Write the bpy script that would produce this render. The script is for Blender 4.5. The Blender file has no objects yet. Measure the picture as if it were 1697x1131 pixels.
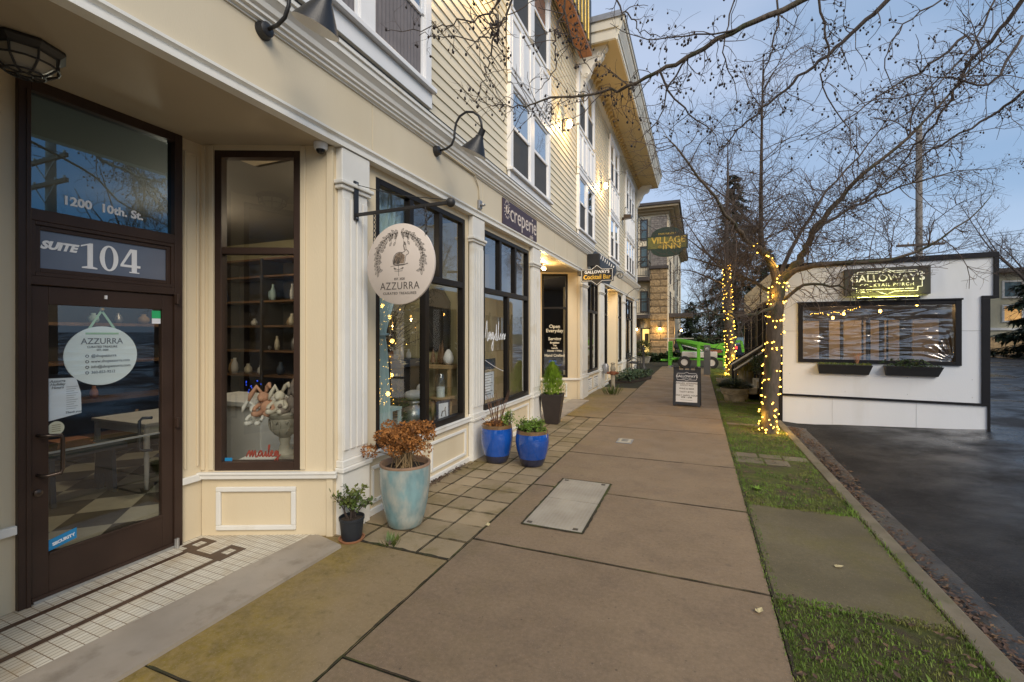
import bpy, bmesh, math, random
from mathutils import Matrix, Vector
random.seed(7)
SC = bpy.context.scene
COL = SC.collection
R = math.radians
V3 = Vector

# ------------------------------------------------------------------ mesh builder
class MB:
    def __init__(s, M=None):
        s.v = []; s.f = []; s.M = M
    def _add(s, vs, fs):
        b = len(s.v)
        if s.M is not None:
            vs = [tuple(s.M @ V3(p)) for p in vs]
        s.v.extend(tuple(p) for p in vs)
        s.f.extend([tuple(i + b for i in f) for f in fs])
        return s
    def box(s, x0, x1, y0, y1, z0, z1):
        if x0 > x1: x0, x1 = x1, x0
        if y0 > y1: y0, y1 = y1, y0
        if z0 > z1: z0, z1 = z1, z0
        vs = [(x0,y0,z0),(x1,y0,z0),(x1,y1,z0),(x0,y1,z0),(x0,y0,z1),(x1,y0,z1),(x1,y1,z1),(x0,y1,z1)]
        return s._add(vs, [(3,2,1,0),(4,5,6,7),(0,1,5,4),(1,2,6,5),(2,3,7,6),(3,0,4,7)])
    def bar(s, p, q, w, h=None, up=(0,0,1)):
        h = w if h is None else h
        p = V3(p); q = V3(q); d = (q-p).normalized(); up = V3(up)
        if abs(d.dot(up)) > .98: up = V3((1,0,0))
        a = d.cross(up).normalized(); b = a.cross(d)
        vs = []
        for c in (p, q):
            for sa, sb in ((-1,-1),(1,-1),(1,1),(-1,1)):
                vs.append(c + a*(sa*w/2) + b*(sb*h/2))
        return s._add(vs, [(3,2,1,0),(4,5,6,7),(0,1,5,4),(1,2,6,5),(2,3,7,6),(3,0,4,7)])
    def tube(s, pts, rad, n=8, cap=True, closed=False):
        pts = [V3(p) for p in pts]
        m = len(pts)
        if not hasattr(rad, '__len__'): rad = [rad]*m
        vs = []; a = None
        for i in range(m):
            if closed: d = pts[(i+1) % m] - pts[i-1]
            else: d = pts[min(i+1, m-1)] - pts[max(i-1, 0)]
            if d.length < 1e-9: d = V3((0,0,1))
            d.normalize()
            if a is None:
                a = d.orthogonal().normalized()
            else:
                a = a - d*a.dot(d)
                a = a.normalized() if a.length > 1e-6 else d.orthogonal().normalized()
            b = d.cross(a)
            for k in range(n):
                t = 2*math.pi*k/n
                vs.append(pts[i] + a*(math.cos(t)*rad[i]) + b*(math.sin(t)*rad[i]))
        fs = []
        for i in range(m if closed else m-1):
            j = (i+1) % m
            for k in range(n):
                l = (k+1) % n
                fs.append((i*n+k, i*n+l, j*n+l, j*n+k))
        if cap and not closed:
            fs.append(tuple(range(n-1, -1, -1))); fs.append(tuple((m-1)*n+k for k in range(n)))
        return s._add(vs, fs)
    def lathe(s, prof, c=(0,0,0), n=28, cap=True, rot=0):
        vs = []; fs = []
        for r, z in prof:
            for k in range(n):
                t = 2*math.pi*k/n + rot
                vs.append((c[0]+r*math.cos(t), c[1]+r*math.sin(t), c[2]+z))
        for i in range(len(prof)-1):
            for k in range(n):
                l = (k+1) % n
                fs.append((i*n+k, i*n+l, (i+1)*n+l, (i+1)*n+k))
        if cap and prof[0][0] > 1e-5: fs.append(tuple(range(n-1, -1, -1)))
        if cap and prof[-1][0] > 1e-5: fs.append(tuple((len(prof)-1)*n+k for k in range(n)))
        return s._add(vs, fs)
    def prism(s, poly, a0, a1, ax='y'):
        # poly in the two other axes, extruded along ax
        n = len(poly)
        def P(p, t):
            if ax == 'y': return (p[0], t, p[1])
            if ax == 'z': return (p[0], p[1], t)
            return (t, p[0], p[1])
        vs = [P(p, a0) for p in poly] + [P(p, a1) for p in poly]
        fs = [tuple(range(n)), tuple(range(2*n-1, n-1, -1))]
        for i in range(n):
            j = (i+1) % n
            fs.append((j, i, n+i, n+j))
        return s._add(vs, fs)
    def sphere(s, c, r, n=10, m=6, sc=(1,1,1)):
        vs = []; fs = []
        for i in range(m+1):
            ph = math.pi*i/m - math.pi/2
            for k in range(n):
                t = 2*math.pi*k/n
                vs.append((c[0]+r*sc[0]*math.cos(ph)*math.cos(t), c[1]+r*sc[1]*math.cos(ph)*math.sin(t), c[2]+r*sc[2]*math.sin(ph)))
        for i in range(m):
            for k in range(n):
                l = (k+1) % n
                fs.append((i*n+k, i*n+l, (i+1)*n+l, (i+1)*n+k))
        return s._add(vs, fs)
    def octa(s, c, r, h=None):
        x, y, z = c; h = r if h is None else h
        return s._add([(x+r,y,z),(x,y+r,z),(x-r,y,z),(x,y-r,z),(x,y,z+h),(x,y,z-h)],
            [(0,1,4),(1,2,4),(2,3,4),(3,0,4),(1,0,5),(2,1,5),(3,2,5),(0,3,5)])
    def poly(s, pts):
        return s._add(pts, [tuple(range(len(pts)))])
    def leaf(s, c, d, nrm, l, w):
        c = V3(c); d = V3(d).normalized(); nrm = V3(nrm)
        a = d.cross(nrm)
        a = a.normalized() if a.length > 1e-5 else d.orthogonal().normalized()
        up = a.cross(d)
        return s._add([c, c+d*l*.45+a*w*.5+up*w*.12, c+d*l, c+d*l*.45-a*w*.5+up*w*.12, c+d*l*.5], [(0,1,4),(1,2,4),(2,3,4),(3,0,4)])
    def strip(s, ringA, ringB):
        n = len(ringA)
        return s._add(list(ringA)+list(ringB), [(i, (i+1) % n, n+(i+1) % n, n+i) for i in range(n)])
    def obj(s, name, mt, parent=None, smooth=False, bevel=0, loc=None, seg=2):
        me = bpy.data.meshes.new(name)
        me.from_pydata(s.v, [], s.f)
        me.validate(verbose=False)
        if smooth: me.polygons.foreach_set('use_smooth', [True]*len(me.polygons))
        me.update()
        mts = mt if isinstance(mt, (list, tuple)) else [mt]
        for q in mts: me.materials.append(q)
        o = bpy.data.objects.new(name, me); COL.objects.link(o)
        fix = bmesh.new(); fix.from_mesh(me); bmesh.ops.recalc_face_normals(fix, faces=fix.faces); fix.to_mesh(me); fix.free()
        if smooth == 'auto':
            try: me.set_sharp_from_angle(angle=R(40))
            except Exception: pass
        if parent is not None: par(o, parent)
        if loc is not None: o.location = loc
        if bevel:
            b = o.modifiers.new('bevel', 'BEVEL'); b.width = bevel; b.segments = seg; b.limit_method = 'ANGLE'; b.angle_limit = R(35)
        return o

def par(o, p):
    o.parent = p
    M = Matrix.Identity(4); q = p
    while q is not None:
        M = q.matrix_basis.copy() @ M if q.parent is None else q.matrix_parent_inverse @ q.matrix_basis @ M
        q = q.parent
    o.matrix_parent_inverse = M.inverted()

def tag(o, label=None, cat=None, group=None, kind=None):
    if label: o['label'] = label
    if cat: o['category'] = cat
    if group: o['group'] = group
    if kind: o['kind'] = kind
    return o
def thing(name, label, cat, loc=(0,0,0), group=None, rz=0):
    o = bpy.data.objects.new(name, None); COL.objects.link(o)
    o.empty_display_size = .1; o.location = loc; o.rotation_euler = (0,0,rz)
    return tag(o, label, cat, group)
def dup(o, loc, rz=0, parent=None, label=None):
    c = o.copy(); COL.objects.link(c)
    if parent is None:
        c.location = loc; c.rotation_euler = (0,0,rz)
        if label: c['label'] = label
    else:
        c.parent = parent
    for ch in list(o.children): dup(ch, None, 0, c)
    return c
def struct(mb, name, mt, **k):
    return tag(mb.obj(name, mt, **k), kind='structure')
def WF(o, u):
    """wall frame: local x along u, local y INTO the wall, z up"""
    u = V3((u[0], u[1], 0)).normalized(); n = u.cross(V3((0,0,1)))
    M = Matrix.Identity(4)
    for i in range(3):
        M[i][0] = u[i]; M[i][1] = -n[i]; M[i][2] = (0,0,1)[i]; M[i][3] = o[i]
    return M
def text(name, body, size, M, x, z, mt, parent=None, depth=.002, align='CENTER', off=0, shear=0, sx=1, space=1, y=-.002, tilt=0, par_label=None):
    cu = bpy.data.curves.new(name, 'FONT'); cu.body = body; cu.size = size; cu.extrude = depth/2
    cu.align_x = align; cu.align_y = 'CENTER'; cu.offset = off; cu.shear = shear; cu.space_character = space
    cu.resolution_u = 3
    t = bpy.data.objects.new('t', cu); COL.objects.link(t)
    dg = bpy.context.evaluated_depsgraph_get(); dg.update()
    me = bpy.data.meshes.new_from_object(t.evaluated_get(dg))
    bpy.data.objects.remove(t)
    # text x -> wall x, text y -> wall z, text z -> out of the wall (-y)
    T = Matrix(((sx,0,0,x),(0,0,-1,y),(0,1,0,z),(0,0,0,1)))
    me.transform(M @ T @ Matrix.Rotation(tilt, 4, 'Z')); me.name = name
    me.materials.clear(); me.materials.append(mt)
    o = bpy.data.objects.new(name, me); COL.objects.link(o)
    if parent is not None: par(o, parent)
    return o

# ------------------------------------------------------------------ materials
def mat(name, col, rough=.6, var=.12, vs=3.0, bump=0, bs=60, metal=0, spec=.5, col2=None, c2s=1.2, c2lo=.5, c2hi=.65, det=6, coat=0, zs=1, bd=.02):
    m = bpy.data.materials.new(name); m.use_nodes = True
    N = m.node_tree.nodes; L = m.node_tree.links; P = N['Principled BSDF']
    P.inputs['Roughness'].default_value = rough; P.inputs['Metallic'].default_value = metal
    P.inputs['Specular IOR Level'].default_value = spec
    if coat: P.inputs['Coat Weight'].default_value = coat; P.inputs['Coat Roughness'].default_value = .08
    g = N.new('ShaderNodeNewGeometry'); mp = N.new('ShaderNodeMapping'); L.new(g.outputs['Position'], mp.inputs[0])
    mp.inputs['Scale'].default_value = (1,1,zs)
    src = None
    def noise(sc, d=det):
        n = N.new('ShaderNodeTexNoise'); n.inputs['Scale'].default_value = sc; n.inputs['Detail'].default_value = d
        L.new(mp.outputs[0], n.inputs['Vector']); return n.outputs['Fac']
    def mix(f, a, b, typ='MIX'):
        x = N.new('ShaderNodeMix'); x.data_type = 'RGBA'; x.blend_type = typ
        if isinstance(f, float): x.inputs[0].default_value = f
        else: L.new(f, x.inputs[0])
        for i, q in ((6,a),(7,b)):
            if hasattr(q, 'is_output'): L.new(q, x.inputs[i])
            else: x.inputs[i].default_value = (*q, 1)
        return x.outputs[2]
    c = tuple(col)
    if var:
        hi = tuple(min(1, q*(1+var)) for q in col); lo = tuple(q*(1-var) for q in col)
        r = N.new('ShaderNodeMapRange'); r.inputs[1].default_value = .3; r.inputs[2].default_value = .7
        L.new(noise(vs), r.inputs[0]); c = mix(r.outputs[0], lo, hi)
    if col2:
        r = N.new('ShaderNodeMapRange'); r.inputs[1].default_value = c2lo; r.inputs[2].default_value = c2hi
        L.new(noise(c2s, 8), r.inputs[0]); c = mix(r.outputs[0], c, col2)
    if hasattr(c, 'is_output'): L.new(c, P.inputs['Base Color'])
    else: P.inputs['Base Color'].default_value = (*c, 1)
    if bump:
        b = N.new('ShaderNodeBump'); b.inputs['Strength'].default_value = bump; b.inputs['Distance'].default_value = bd
        L.new(noise(bs, 4), b.inputs['Height']); L.new(b.outputs[0], P.inputs['Normal'])
    return m
def emis(name, col, st):
    m = bpy.data.materials.new(name); m.use_nodes = True; N = m.node_tree.nodes
    P = N['Principled BSDF']; P.inputs['Base Color'].default_value = (*col, 1)
    P.inputs['Emission Color'].default_value = (*col, 1); P.inputs['Emission Strength'].default_value = st
    return m
def glass(name, tint=(.9,.93,.92), k=1.0, b=.04, rough=0.0, bump=0, tc=(.92,.96,1)):
    m = bpy.data.materials.new(name); m.use_nodes = True; N = m.node_tree.nodes; L = m.node_tree.links
    N.remove(N['Principled BSDF']); out = N['Material Output']
    t = N.new('ShaderNodeBsdfTransparent'); t.inputs[0].default_value = (*tint, 1)
    g = N.new('ShaderNodeBsdfGlossy'); g.inputs['Roughness'].default_value = rough; g.inputs[0].default_value = (*tc,1)
    fr = N.new('ShaderNodeLayerWeight'); fr.inputs[0].default_value = .5
    # Schlick: f0 + (1-f0) * facing^5, doubled for the two faces of a pane
    pw = N.new('ShaderNodeMath'); pw.operation = 'POWER'; L.new(fr.outputs['Facing'], pw.inputs[0]); pw.inputs[1].default_value = 3.2
    ma = N.new('ShaderNodeMath'); ma.operation = 'MULTIPLY_ADD'; ma.use_clamp = True
    L.new(pw.outputs[0], ma.inputs[0]); ma.inputs[1].default_value = k; ma.inputs[2].default_value = .08+b
    x = N.new('ShaderNodeMixShader'); L.new(ma.outputs[0], x.inputs[0]); L.new(t.outputs[0], x.inputs[1]); L.new(g.outputs[0], x.inputs[2])
    L.new(x.outputs[0], out.inputs[0])
    if bump:
        n = N.new('ShaderNodeTexNoise'); n.inputs['Scale'].default_value = 1.3; n.inputs['Detail'].default_value = 1
        gg = N.new('ShaderNodeNewGeometry'); L.new(gg.outputs['Position'], n.inputs['Vector'])
        bb = N.new('ShaderNodeBump'); bb.inputs['Strength'].default_value = bump; bb.inputs['Distance'].default_value = .02
        L.new(n.outputs[0], bb.inputs['Height']); L.new(bb.outputs[0], g.inputs['Normal'])
    return m

M = {}
M['cream'] = mat('cream_paint', (.70,.59,.405), .55, .05, 1.5, .08, 140, zs=.25, col2=(.62,.49,.30), c2s=1.6, c2lo=.55, c2hi=.8)
M['fascia'] = mat('fascia_paint', (.66,.575,.42), .5, .05, 1.2, .06, 120, zs=.3, col2=(.58,.49,.33), c2s=.8, c2lo=.5, c2hi=.8)
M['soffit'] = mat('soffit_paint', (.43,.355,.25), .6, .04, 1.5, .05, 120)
M['trim'] = mat('white_trim', (.78,.76,.70), .45, .05, 2, .05, 100, col2=(.68,.63,.52), c2s=2.5, c2lo=.58, c2hi=.75)
M['upper_trim'] = mat('window_trim', (.80,.80,.80), .45, .04, 2, .04, 90)
M['siding'] = mat('lap_siding', (.68,.61,.46), .5, .05, 1.2, .06, 90, col2=(.62,.56,.42), c2s=.7)
M['ochre'] = mat('ochre_soffit', (.53,.40,.19), .6, .06, 1.5)
M['eave'] = mat('eave_trim', (.70,.66,.56), .5, .06, 2)
M['brown'] = mat('brown_metal', (.046,.027,.019), .42, .15, 4, .03, 80, spec=.3)
M['dark'] = mat('dark_frame', (.014,.011,.009), .4, .15, 4, spec=.25)
M['black'] = mat('black_metal', (.02,.02,.022), .42, .15, 6, .06, 50)
M['iron'] = mat('wrought_iron', (.03,.028,.027), .5, .2, 9, .1, 60)
M['bronze'] = mat('bronze', (.10,.075,.06), .35, .15, 8, metal=.8)
M['zinc'] = mat('grey_metal', (.34,.34,.35), .42, .1, 6, metal=.6)
M['alu'] = mat('aluminium', (.55,.55,.54), .35, .1, 10, metal=.8)
M['glass'] = glass('window_glass')
M['glass_tr'] = glass('transom_glass', (.6,.75,.85), 1.1, .10, tc=(.36,.74,1.0))
M['glass_up'] = glass('upper_glass', (.8,.85,.86), 1.3, .10, 0, .0)
M['white'] = mat('white_paint', (.80,.80,.80), .5, .03, 2)
M['paper'] = mat('paper', (.78,.80,.84), .8, .02, 3)
M['vinyl_white'] = mat('vinyl_white', (.85,.86,.88), .6, 0)
M['ink'] = mat('ink', (.10,.085,.07), .7, 0)
M['ink_grey'] = mat('ink_grey', (.16,.16,.16), .7, 0)
M['wood'] = mat('brown_wood', (.16,.09,.045), .55, .25, 6, .1, 30)
M['oak'] = mat('pale_wood', (.32,.22,.11), .5, .2, 6)
M['whitewood'] = mat('whitewashed_wood', (.62,.62,.60), .6, .08, 5)
M['gold'] = mat('gilding', (.75,.50,.10), .35, .1, 10, metal=.5)
M['terracotta'] = mat('terracotta', (.36,.16,.075), .75, .15, 8, .1, 60)
M['soil'] = mat('potting_soil', (.035,.024,.016), .95, .4, 30, .5, 60)
M['stone_c'] = mat('cast_stone', (.42,.38,.30), .85, .18, 9, .2, 60, col2=(.24,.22,.17), c2s=3)
M['plaster'] = mat('interior_plaster', (.30,.27,.21), .8, .05, 2)
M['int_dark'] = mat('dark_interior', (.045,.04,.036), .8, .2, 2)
M['bark'] = mat('bark', (.105,.080,.058), .9, .3, 22, .8, 45, col2=(.055,.06,.03), c2s=6, zs=.3)
M['bark2'] = mat('bark_dark', (.075,.058,.048), .9, .25, 30, .4, 60)
M['twig'] = mat('twig_bark', (.085,.062,.050), .8, .2, 20)
M['berry'] = mat('shrivelled_fruit', (.018,.010,.010), .5, .3, 40)
M['fairy'] = emis('fairy_bulb', (1,.56,.07), 7)
M['lamp_hot'] = emis('lamp_glass', (1,.72,.32), 40)
M['bulb_am'] = emis('amber_bulb', (1,.50,.10), 9)

# ------------------------------------------------------------------ camera
cam = bpy.data.cameras.new('camera'); co = bpy.data.objects.new('camera', cam); COL.objects.link(co)
cam.sensor_width = 36; cam.lens = 754.2/1697*36; cam.shift_y = -12.5/1697
cam.clip_start = .02; cam.clip_end = 3000
co.location = (0,0,1.7); co.rotation_euler = (R(90), 0, R(22.2467))
SC.camera = co
# ------------------------------------------------------------------ sky and sun
SUN_EL, SUN_AZ = 36, 134      # azimuth measured from +Y towards +X
w = bpy.data.worlds.new('World'); SC.world = w; w.use_nodes = True
N = w.node_tree.nodes; L = w.node_tree.links; bg = N['Background']
sky = N.new('ShaderNodeTexSky'); sky.sky_type = 'NISHITA'; sky.sun_disc = False
sky.sun_elevation = R(SUN_EL); sky.sun_rotation = R(SUN_AZ); sky.air_density = 1.0; sky.dust_density = 1.0; sky.ozone_density = 2
tc = N.new('ShaderNodeTexCoord'); mp = N.new('ShaderNodeMapping'); L.new(tc.outputs['Generated'], mp.inputs[0])
mp.inputs['Scale'].default_value = (1, 1, 3.2)
n1 = N.new('ShaderNodeTexNoise'); n1.inputs['Scale'].default_value = 1.9; n1.inputs['Detail'].default_value = 3; n1.inputs['Roughness'].default_value = .42
L.new(mp.outputs[0], n1.inputs['Vector'])
# overcast veil: pale grey cloud to the north-west (over the roofs), bluer to the east
sep = N.new('ShaderNodeSeparateXYZ'); L.new(tc.outputs['Generated'], sep.inputs[0])
mr = N.new('ShaderNodeMapRange'); mr.inputs[1].default_value = .85; mr.inputs[2].default_value = -.35
L.new(sep.outputs['X'], mr.inputs[0])
ad = N.new('ShaderNodeMath'); ad.operation = 'MULTIPLY_ADD'; L.new(n1.outputs['Fac'], ad.inputs[0]); ad.inputs[1].default_value = 2.2; ad.inputs[2].default_value = -1.1
ad2 = N.new('ShaderNodeMath'); ad2.operation = 'ADD'; ad2.use_clamp = True; L.new(ad.outputs[0], ad2.inputs[0]); L.new(mr.outputs[0], ad2.inputs[1])
cl = N.new('ShaderNodeMix'); cl.data_type = 'RGBA'; L.new(ad2.outputs[0], cl.inputs[0])
cl.inputs[6].default_value = (1.0, 1.78, 2.85, 1); cl.inputs[7].default_value = (2.75, 3.2, 4.1, 1)
mx = N.new('ShaderNodeMix'); mx.data_type = 'RGBA'; mx.inputs[0].default_value = .8
L.new(sky.outputs[0], mx.inputs[6]); L.new(cl.outputs[2], mx.inputs[7])
L.new(mx.outputs[2], bg.inputs['Color']); bg.inputs['Strength'].default_value = .15
sl = bpy.data.lights.new('sun', 'SUN'); so = bpy.data.objects.new('sun', sl); COL.objects.link(so)
sl.energy = 2.05; sl.angle = R(34); sl.color = (1, .89, .74)
d = V3((math.sin(R(SUN_AZ))*math.cos(R(SUN_EL)), math.cos(R(SUN_AZ))*math.cos(R(SUN_EL)), math.sin(R(SUN_EL))))
so.rotation_euler = d.to_track_quat('Z', 'Y').to_euler()
so.location = d*30
SC.view_settings.view_transform = 'Standard'; SC.view_settings.look = 'None'; SC.view_settings.gamma = 1; SC.view_settings.exposure = .50
SC.cycles.max_bounces = 8; SC.cycles.transparent_max_bounces = 24; SC.cycles.use_denoising = True
SC.cycles.sample_clamp_indirect = 4

# ------------------------------------------------------------------ ground and paving
def gmat(name, kind):
    m = bpy.data.materials.new(name); m.use_nodes = True
    N = m.node_tree.nodes; L = m.node_tree.links; P = N['Principled BSDF']
    g = N.new('ShaderNodeNewGeometry'); pos = g.outputs['Position']
    sx = N.new('ShaderNodeSeparateXYZ'); L.new(pos, sx.inputs[0])
    def noise(sc, d=6, ro=.55):
        n = N.new('ShaderNodeTexNoise'); n.inputs['Scale'].default_value = sc; n.inputs['Detail'].default_value = d; n.inputs['Roughness'].default_value = ro
        L.new(pos, n.inputs['Vector']); return n.outputs['Fac']
    def rng(v, a, b, lo=0, hi=1):
        r = N.new('ShaderNodeMapRange'); r.inputs[1].default_value = a; r.inputs[2].default_value = b; r.inputs[3].default_value = lo; r.inputs[4].default_value = hi
        L.new(v, r.inputs[0]); return r.outputs[0]
    def mix(f, a, b, typ='MIX'):
        x = N.new('ShaderNodeMix'); x.data_type = 'RGBA'; x.blend_type = typ
        if isinstance(f, float): x.inputs[0].default_value = f
        else: L.new(f, x.inputs[0])
        for i, q in ((6,a),(7,b)):
            if hasattr(q, 'is_output'): L.new(q, x.inputs[i])
            else: x.inputs[i].default_value = (*q, 1)
        return x.outputs[2]
    def mul(a, b):
        x = N.new('ShaderNodeMath'); x.operation = 'MULTIPLY'
        for i, q in enumerate((a,b)):
            if hasattr(q, 'is_output'): L.new(q, x.inputs[i])
            else: x.inputs[i].default_value = q
        return x.outputs[0]
    def add(a, b):
        x = N.new('ShaderNodeMath'); x.operation = 'ADD'; x.use_clamp = True
        for i, q in enumerate((a,b)):
            if hasattr(q, 'is_output'): L.new(q, x.inputs[i])
            else: x.inputs[i].default_value = q
        return x.outputs[0]
    def bump(h, st, dist):
        b = N.new('ShaderNodeBump'); b.inputs['Strength'].default_value = st; b.inputs['Distance'].default_value = dist
        L.new(h, b.inputs['Height']); L.new(b.outputs[0], P.inputs['Normal'])
    if kind == 'walk':
        c = mix(rng(noise(.7, 8, .62), .36, .64), (.140,.096,.050), (.275,.198,.112)); c = mix(.22, c, mix(g.outputs['Random Per Island'], (.11,.075,.045), (.28,.20,.12)))
        c = mix(rng(noise(5, 8, .7), .42, .66, 0, .4), c, (.27,.195,.125))
        c = mix(rng(noise(2.6, 9, .75), .50, .68, 0, .7), c, (.080,.054,.036))     # damp dark blotches
        v = N.new('ShaderNodeTexVoronoi'); v.inputs['Scale'].default_value = 95; L.new(pos, v.inputs['Vector'])
        sp = rng(v.outputs['Distance'], .12, .3, 1, 0)
        vc = N.new('ShaderNodeSeparateColor'); L.new(v.outputs['Color'], vc.inputs[0])
        c = mix(mul(sp, rng(vc.outputs[0], .62, .78, 0, .75)), c, (.36,.30,.24))          # pale aggregate
        c = mix(mul(sp, rng(vc.outputs[1], .72, .85, 0, .8)), c, (.06,.045,.038))
        # moss creeping in from the shop side, gum spots, hairline cracks
        c = mix(mul(rng(sx.outputs['X'], -.9, -1.75, 0, 1), rng(noise(1.6, 8, .7), .46, .66, 0, .75)), c, (.15,.115,.028))
        v2 = N.new('ShaderNodeTexVoronoi'); v2.inputs['Scale'].default_value = 4.2; L.new(pos, v2.inputs['Vector'])
        v2c = N.new('ShaderNodeSeparateColor'); L.new(v2.outputs['Color'], v2c.inputs[0])
        c = mix(mul(rng(v2.outputs['Distance'], .06, .11, 1, 0), rng(v2c.outputs[0], .45, .5, 0, .7)), c, (.055,.040,.032))
        v3 = N.new('ShaderNodeTexVoronoi'); v3.feature = 'DISTANCE_TO_EDGE'; v3.inputs['Scale'].default_value = .42
        wn = N.new('ShaderNodeVectorMath'); wn.operation = 'MULTIPLY_ADD'; nn_ = N.new('ShaderNodeTexNoise'); nn_.inputs['Scale'].default_value = 3; nn_.inputs['Detail'].default_value = 6; L.new(pos, nn_.inputs['Vector'])
        L.new(nn_.outputs['Color'], wn.inputs[0]); wn.inputs[1].default_value = (.5,.5,.5); L.new(pos, wn.inputs[2]); L.new(wn.outputs[0], v3.inputs['Vector'])
        c = mix(rng(noise(34, 5, .75), .35, .65, 0, .55), mix(.5, c, (.30,.215,.14)), mix(.45, c, (.075,.052,.034)))
        v4 = N.new('ShaderNodeTexVoronoi'); v4.inputs['Scale'].default_value = 15; L.new(pos, v4.inputs['Vector']); v4c = N.new('ShaderNodeSeparateColor'); L.new(v4.outputs['Color'], v4c.inputs[0])
        c = mix(mul(rng(v4.outputs['Distance'], .05, .13, 1, 0), rng(v4c.outputs[1], .72, .8, 0, .75)), c, (.06,.043,.032))
        L.new(c, P.inputs['Base Color']); L.new(rng(noise(1.7), .35, .65, .50, .80), P.inputs['Roughness'])
        bump(noise(140, 4, .7), .6, .007)
    elif kind == 'moss':
        c = mix(rng(noise(1.3), .35, .65), (.20,.145,.075), (.28,.205,.11))
        f = add(mul(rng(sx.outputs['X'], -1.75, -2.5, .0, .75), 1.0), rng(noise(1.1), .42, .7, -.35, .55))
        c = mix(f, c, mix(rng(noise(9), .4, .6), (.165,.115,.013), (.25,.175,.028)))
        c = mix(rng(noise(30, 6, .75), .4, .64, 0, .5), c, (.30,.22,.12)); c = mix(rng(noise(11, 7, .75), .55, .7, 0, .55), c, (.10,.075,.02))
        v = N.new('ShaderNodeTexVoronoi'); v.inputs['Scale'].default_value = 95; L.new(pos, v.inputs['Vector'])
        vc = N.new('ShaderNodeSeparateColor'); L.new(v.outputs['Color'], vc.inputs[0])
        sp = rng(v.outputs['Distance'], .12, .3, 1, 0)
        c = mix(mul(sp, rng(vc.outputs[0], .62, .78, 0, .6)), c, (.36,.29,.2))
        L.new(c, P.inputs['Base Color']); P.inputs['Roughness'].default_value = .8
        bump(noise(120, 4, .7), .5, .006)
    elif kind == 'paver':
        rpi = g.outputs['Random Per Island']
        c = mix(rng(noise(2.2), .35, .65), (.22,.165,.095), (.36,.275,.165))
        c = mix(.5, c, mix(rpi, (.17,.125,.065), (.42,.325,.205)))
        c = mix(.25, c, mix(rng(noise(.8), .4, .6), (.20,.155,.075), (.40,.31,.19)))
        c = mix(rng(noise(1.6, 8, .7), .50, .66, 0, .75), c, (.14,.105,.024))
        L.new(c, P.inputs['Base Color']); P.inputs['Roughness'].default_value = .75
        bump(noise(70, 5, .7), .5, .008)
    elif kind == 'pad':
        c = mix(rng(noise(1.3), .35, .65), (.10,.082,.042), (.165,.135,.075))
        c = mix(rng(noise(1.0, 8, .65), .48, .68, 0, .8), c, (.135,.115,.018)); c = mix(rng(noise(32, 6, .75), .4, .64, 0, .5), c, (.085,.07,.04))
        v = N.new('ShaderNodeTexVoronoi'); v.inputs['Scale'].default_value = 95; L.new(pos, v.inputs['Vector'])
        vc = N.new('ShaderNodeSeparateColor'); L.new(v.outputs['Color'], vc.inputs[0])
        sp = rng(v.outputs['Distance'], .12, .3, 1, 0)
        c = mix(mul(sp, rng(vc.outputs[0], .7, .85, 0, .6)), c, (.30,.26,.2))
        L.new(c, P.inputs['Base Color']); P.inputs['Roughness'].default_value = .85
        bump(noise(110, 5, .75), .7, .01)
    elif kind == 'curb':
        c = mix(rng(noise(2.0), .35, .65), (.115,.095,.062), (.185,.155,.105))
        c = mix(rng(noise(3.4, 8, .7), .5, .66, 0, .7), c, (.09,.085,.035))
        L.new(c, P.inputs['Base Color']); P.inputs['Roughness'].default_value = .8; bump(noise(90, 5, .7), .5, .008)
    elif kind == 'road':
        c = mix(rng(noise(70, 3, .6), .35, .65), (.007,.007,.008), (.040,.038,.037))
        wet = mul(rng(noise(.8, 7, .62), .40, .60), rng(sx.outputs['X'], 1.8, 4.2, .12, 1))
        L.new(c, P.inputs['Base Color'])
        ro = N.new('ShaderNodeMapRange'); L.new(wet, ro.inputs[0]); ro.inputs[3].default_value = .70; ro.inputs[4].default_value = .10
        L.new(ro.outputs[0], P.inputs['Roughness']); L.new(rng(wet, 0, 1, .22, 1.0), P.inputs['Specular IOR Level'])
        c2_ = mix(rng(noise(1.1, 8, .7), .42, .62), c, (.006,.006,.007)); v = N.new('ShaderNodeTexVoronoi'); v.inputs['Scale'].default_value = 70; L.new(pos, v.inputs['Vector']); vc = N.new('ShaderNodeSeparateColor'); L.new(v.outputs['Color'], vc.inputs[0])
        c2_ = mix(mul(rng(v.outputs['Distance'], .1, .28, 1, 0), rng(vc.outputs[0], .55, .8, 0, .6)), c2_, (.11,.105,.10)); L.new(c2_, P.inputs['Base Color'])
        hb = mix(.35, noise(30, 6, .8), noise(4, 5, .6)); bump(hb, .8, .022); L.new(rng(wet, 0, 1, .9, .22), N['Bump'].inputs['Strength'])
    elif kind == 'verge':
        c = mix(rng(noise(3.2, 8, .65), .40, .60), (.075,.050,.030), (.085,.105,.016)); c = mix(rng(noise(14, 6, .7), .45, .65, 0, .6), c, (.14,.15,.025)); L.new(c, P.inputs['Base Color']); P.inputs['Roughness'].default_value = .95
        bump(noise(55, 6, .8), 1, .03)
    elif kind == 'joint':
        c = mix(rng(noise(7), .45, .6), (.014,.011,.007), (.030,.034,.008)); L.new(c, P.inputs['Base Color']); P.inputs['Roughness'].default_value = 1
    elif kind == 'earth':
        c = mix(rng(noise(6), .4, .6), (.05,.045,.025), (.055,.075,.02)); L.new(c, P.inputs['Base Color']); P.inputs['Roughness'].default_value = .95
        bump(noise(40), .8, .03)
    elif kind == 'tile':
        br = N.new('ShaderNodeTexBrick'); mpn = N.new('ShaderNodeMapping'); L.new(pos, mpn.inputs[0])
        mpn.inputs['Rotation'].default_value = (0,0,R(90))
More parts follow.
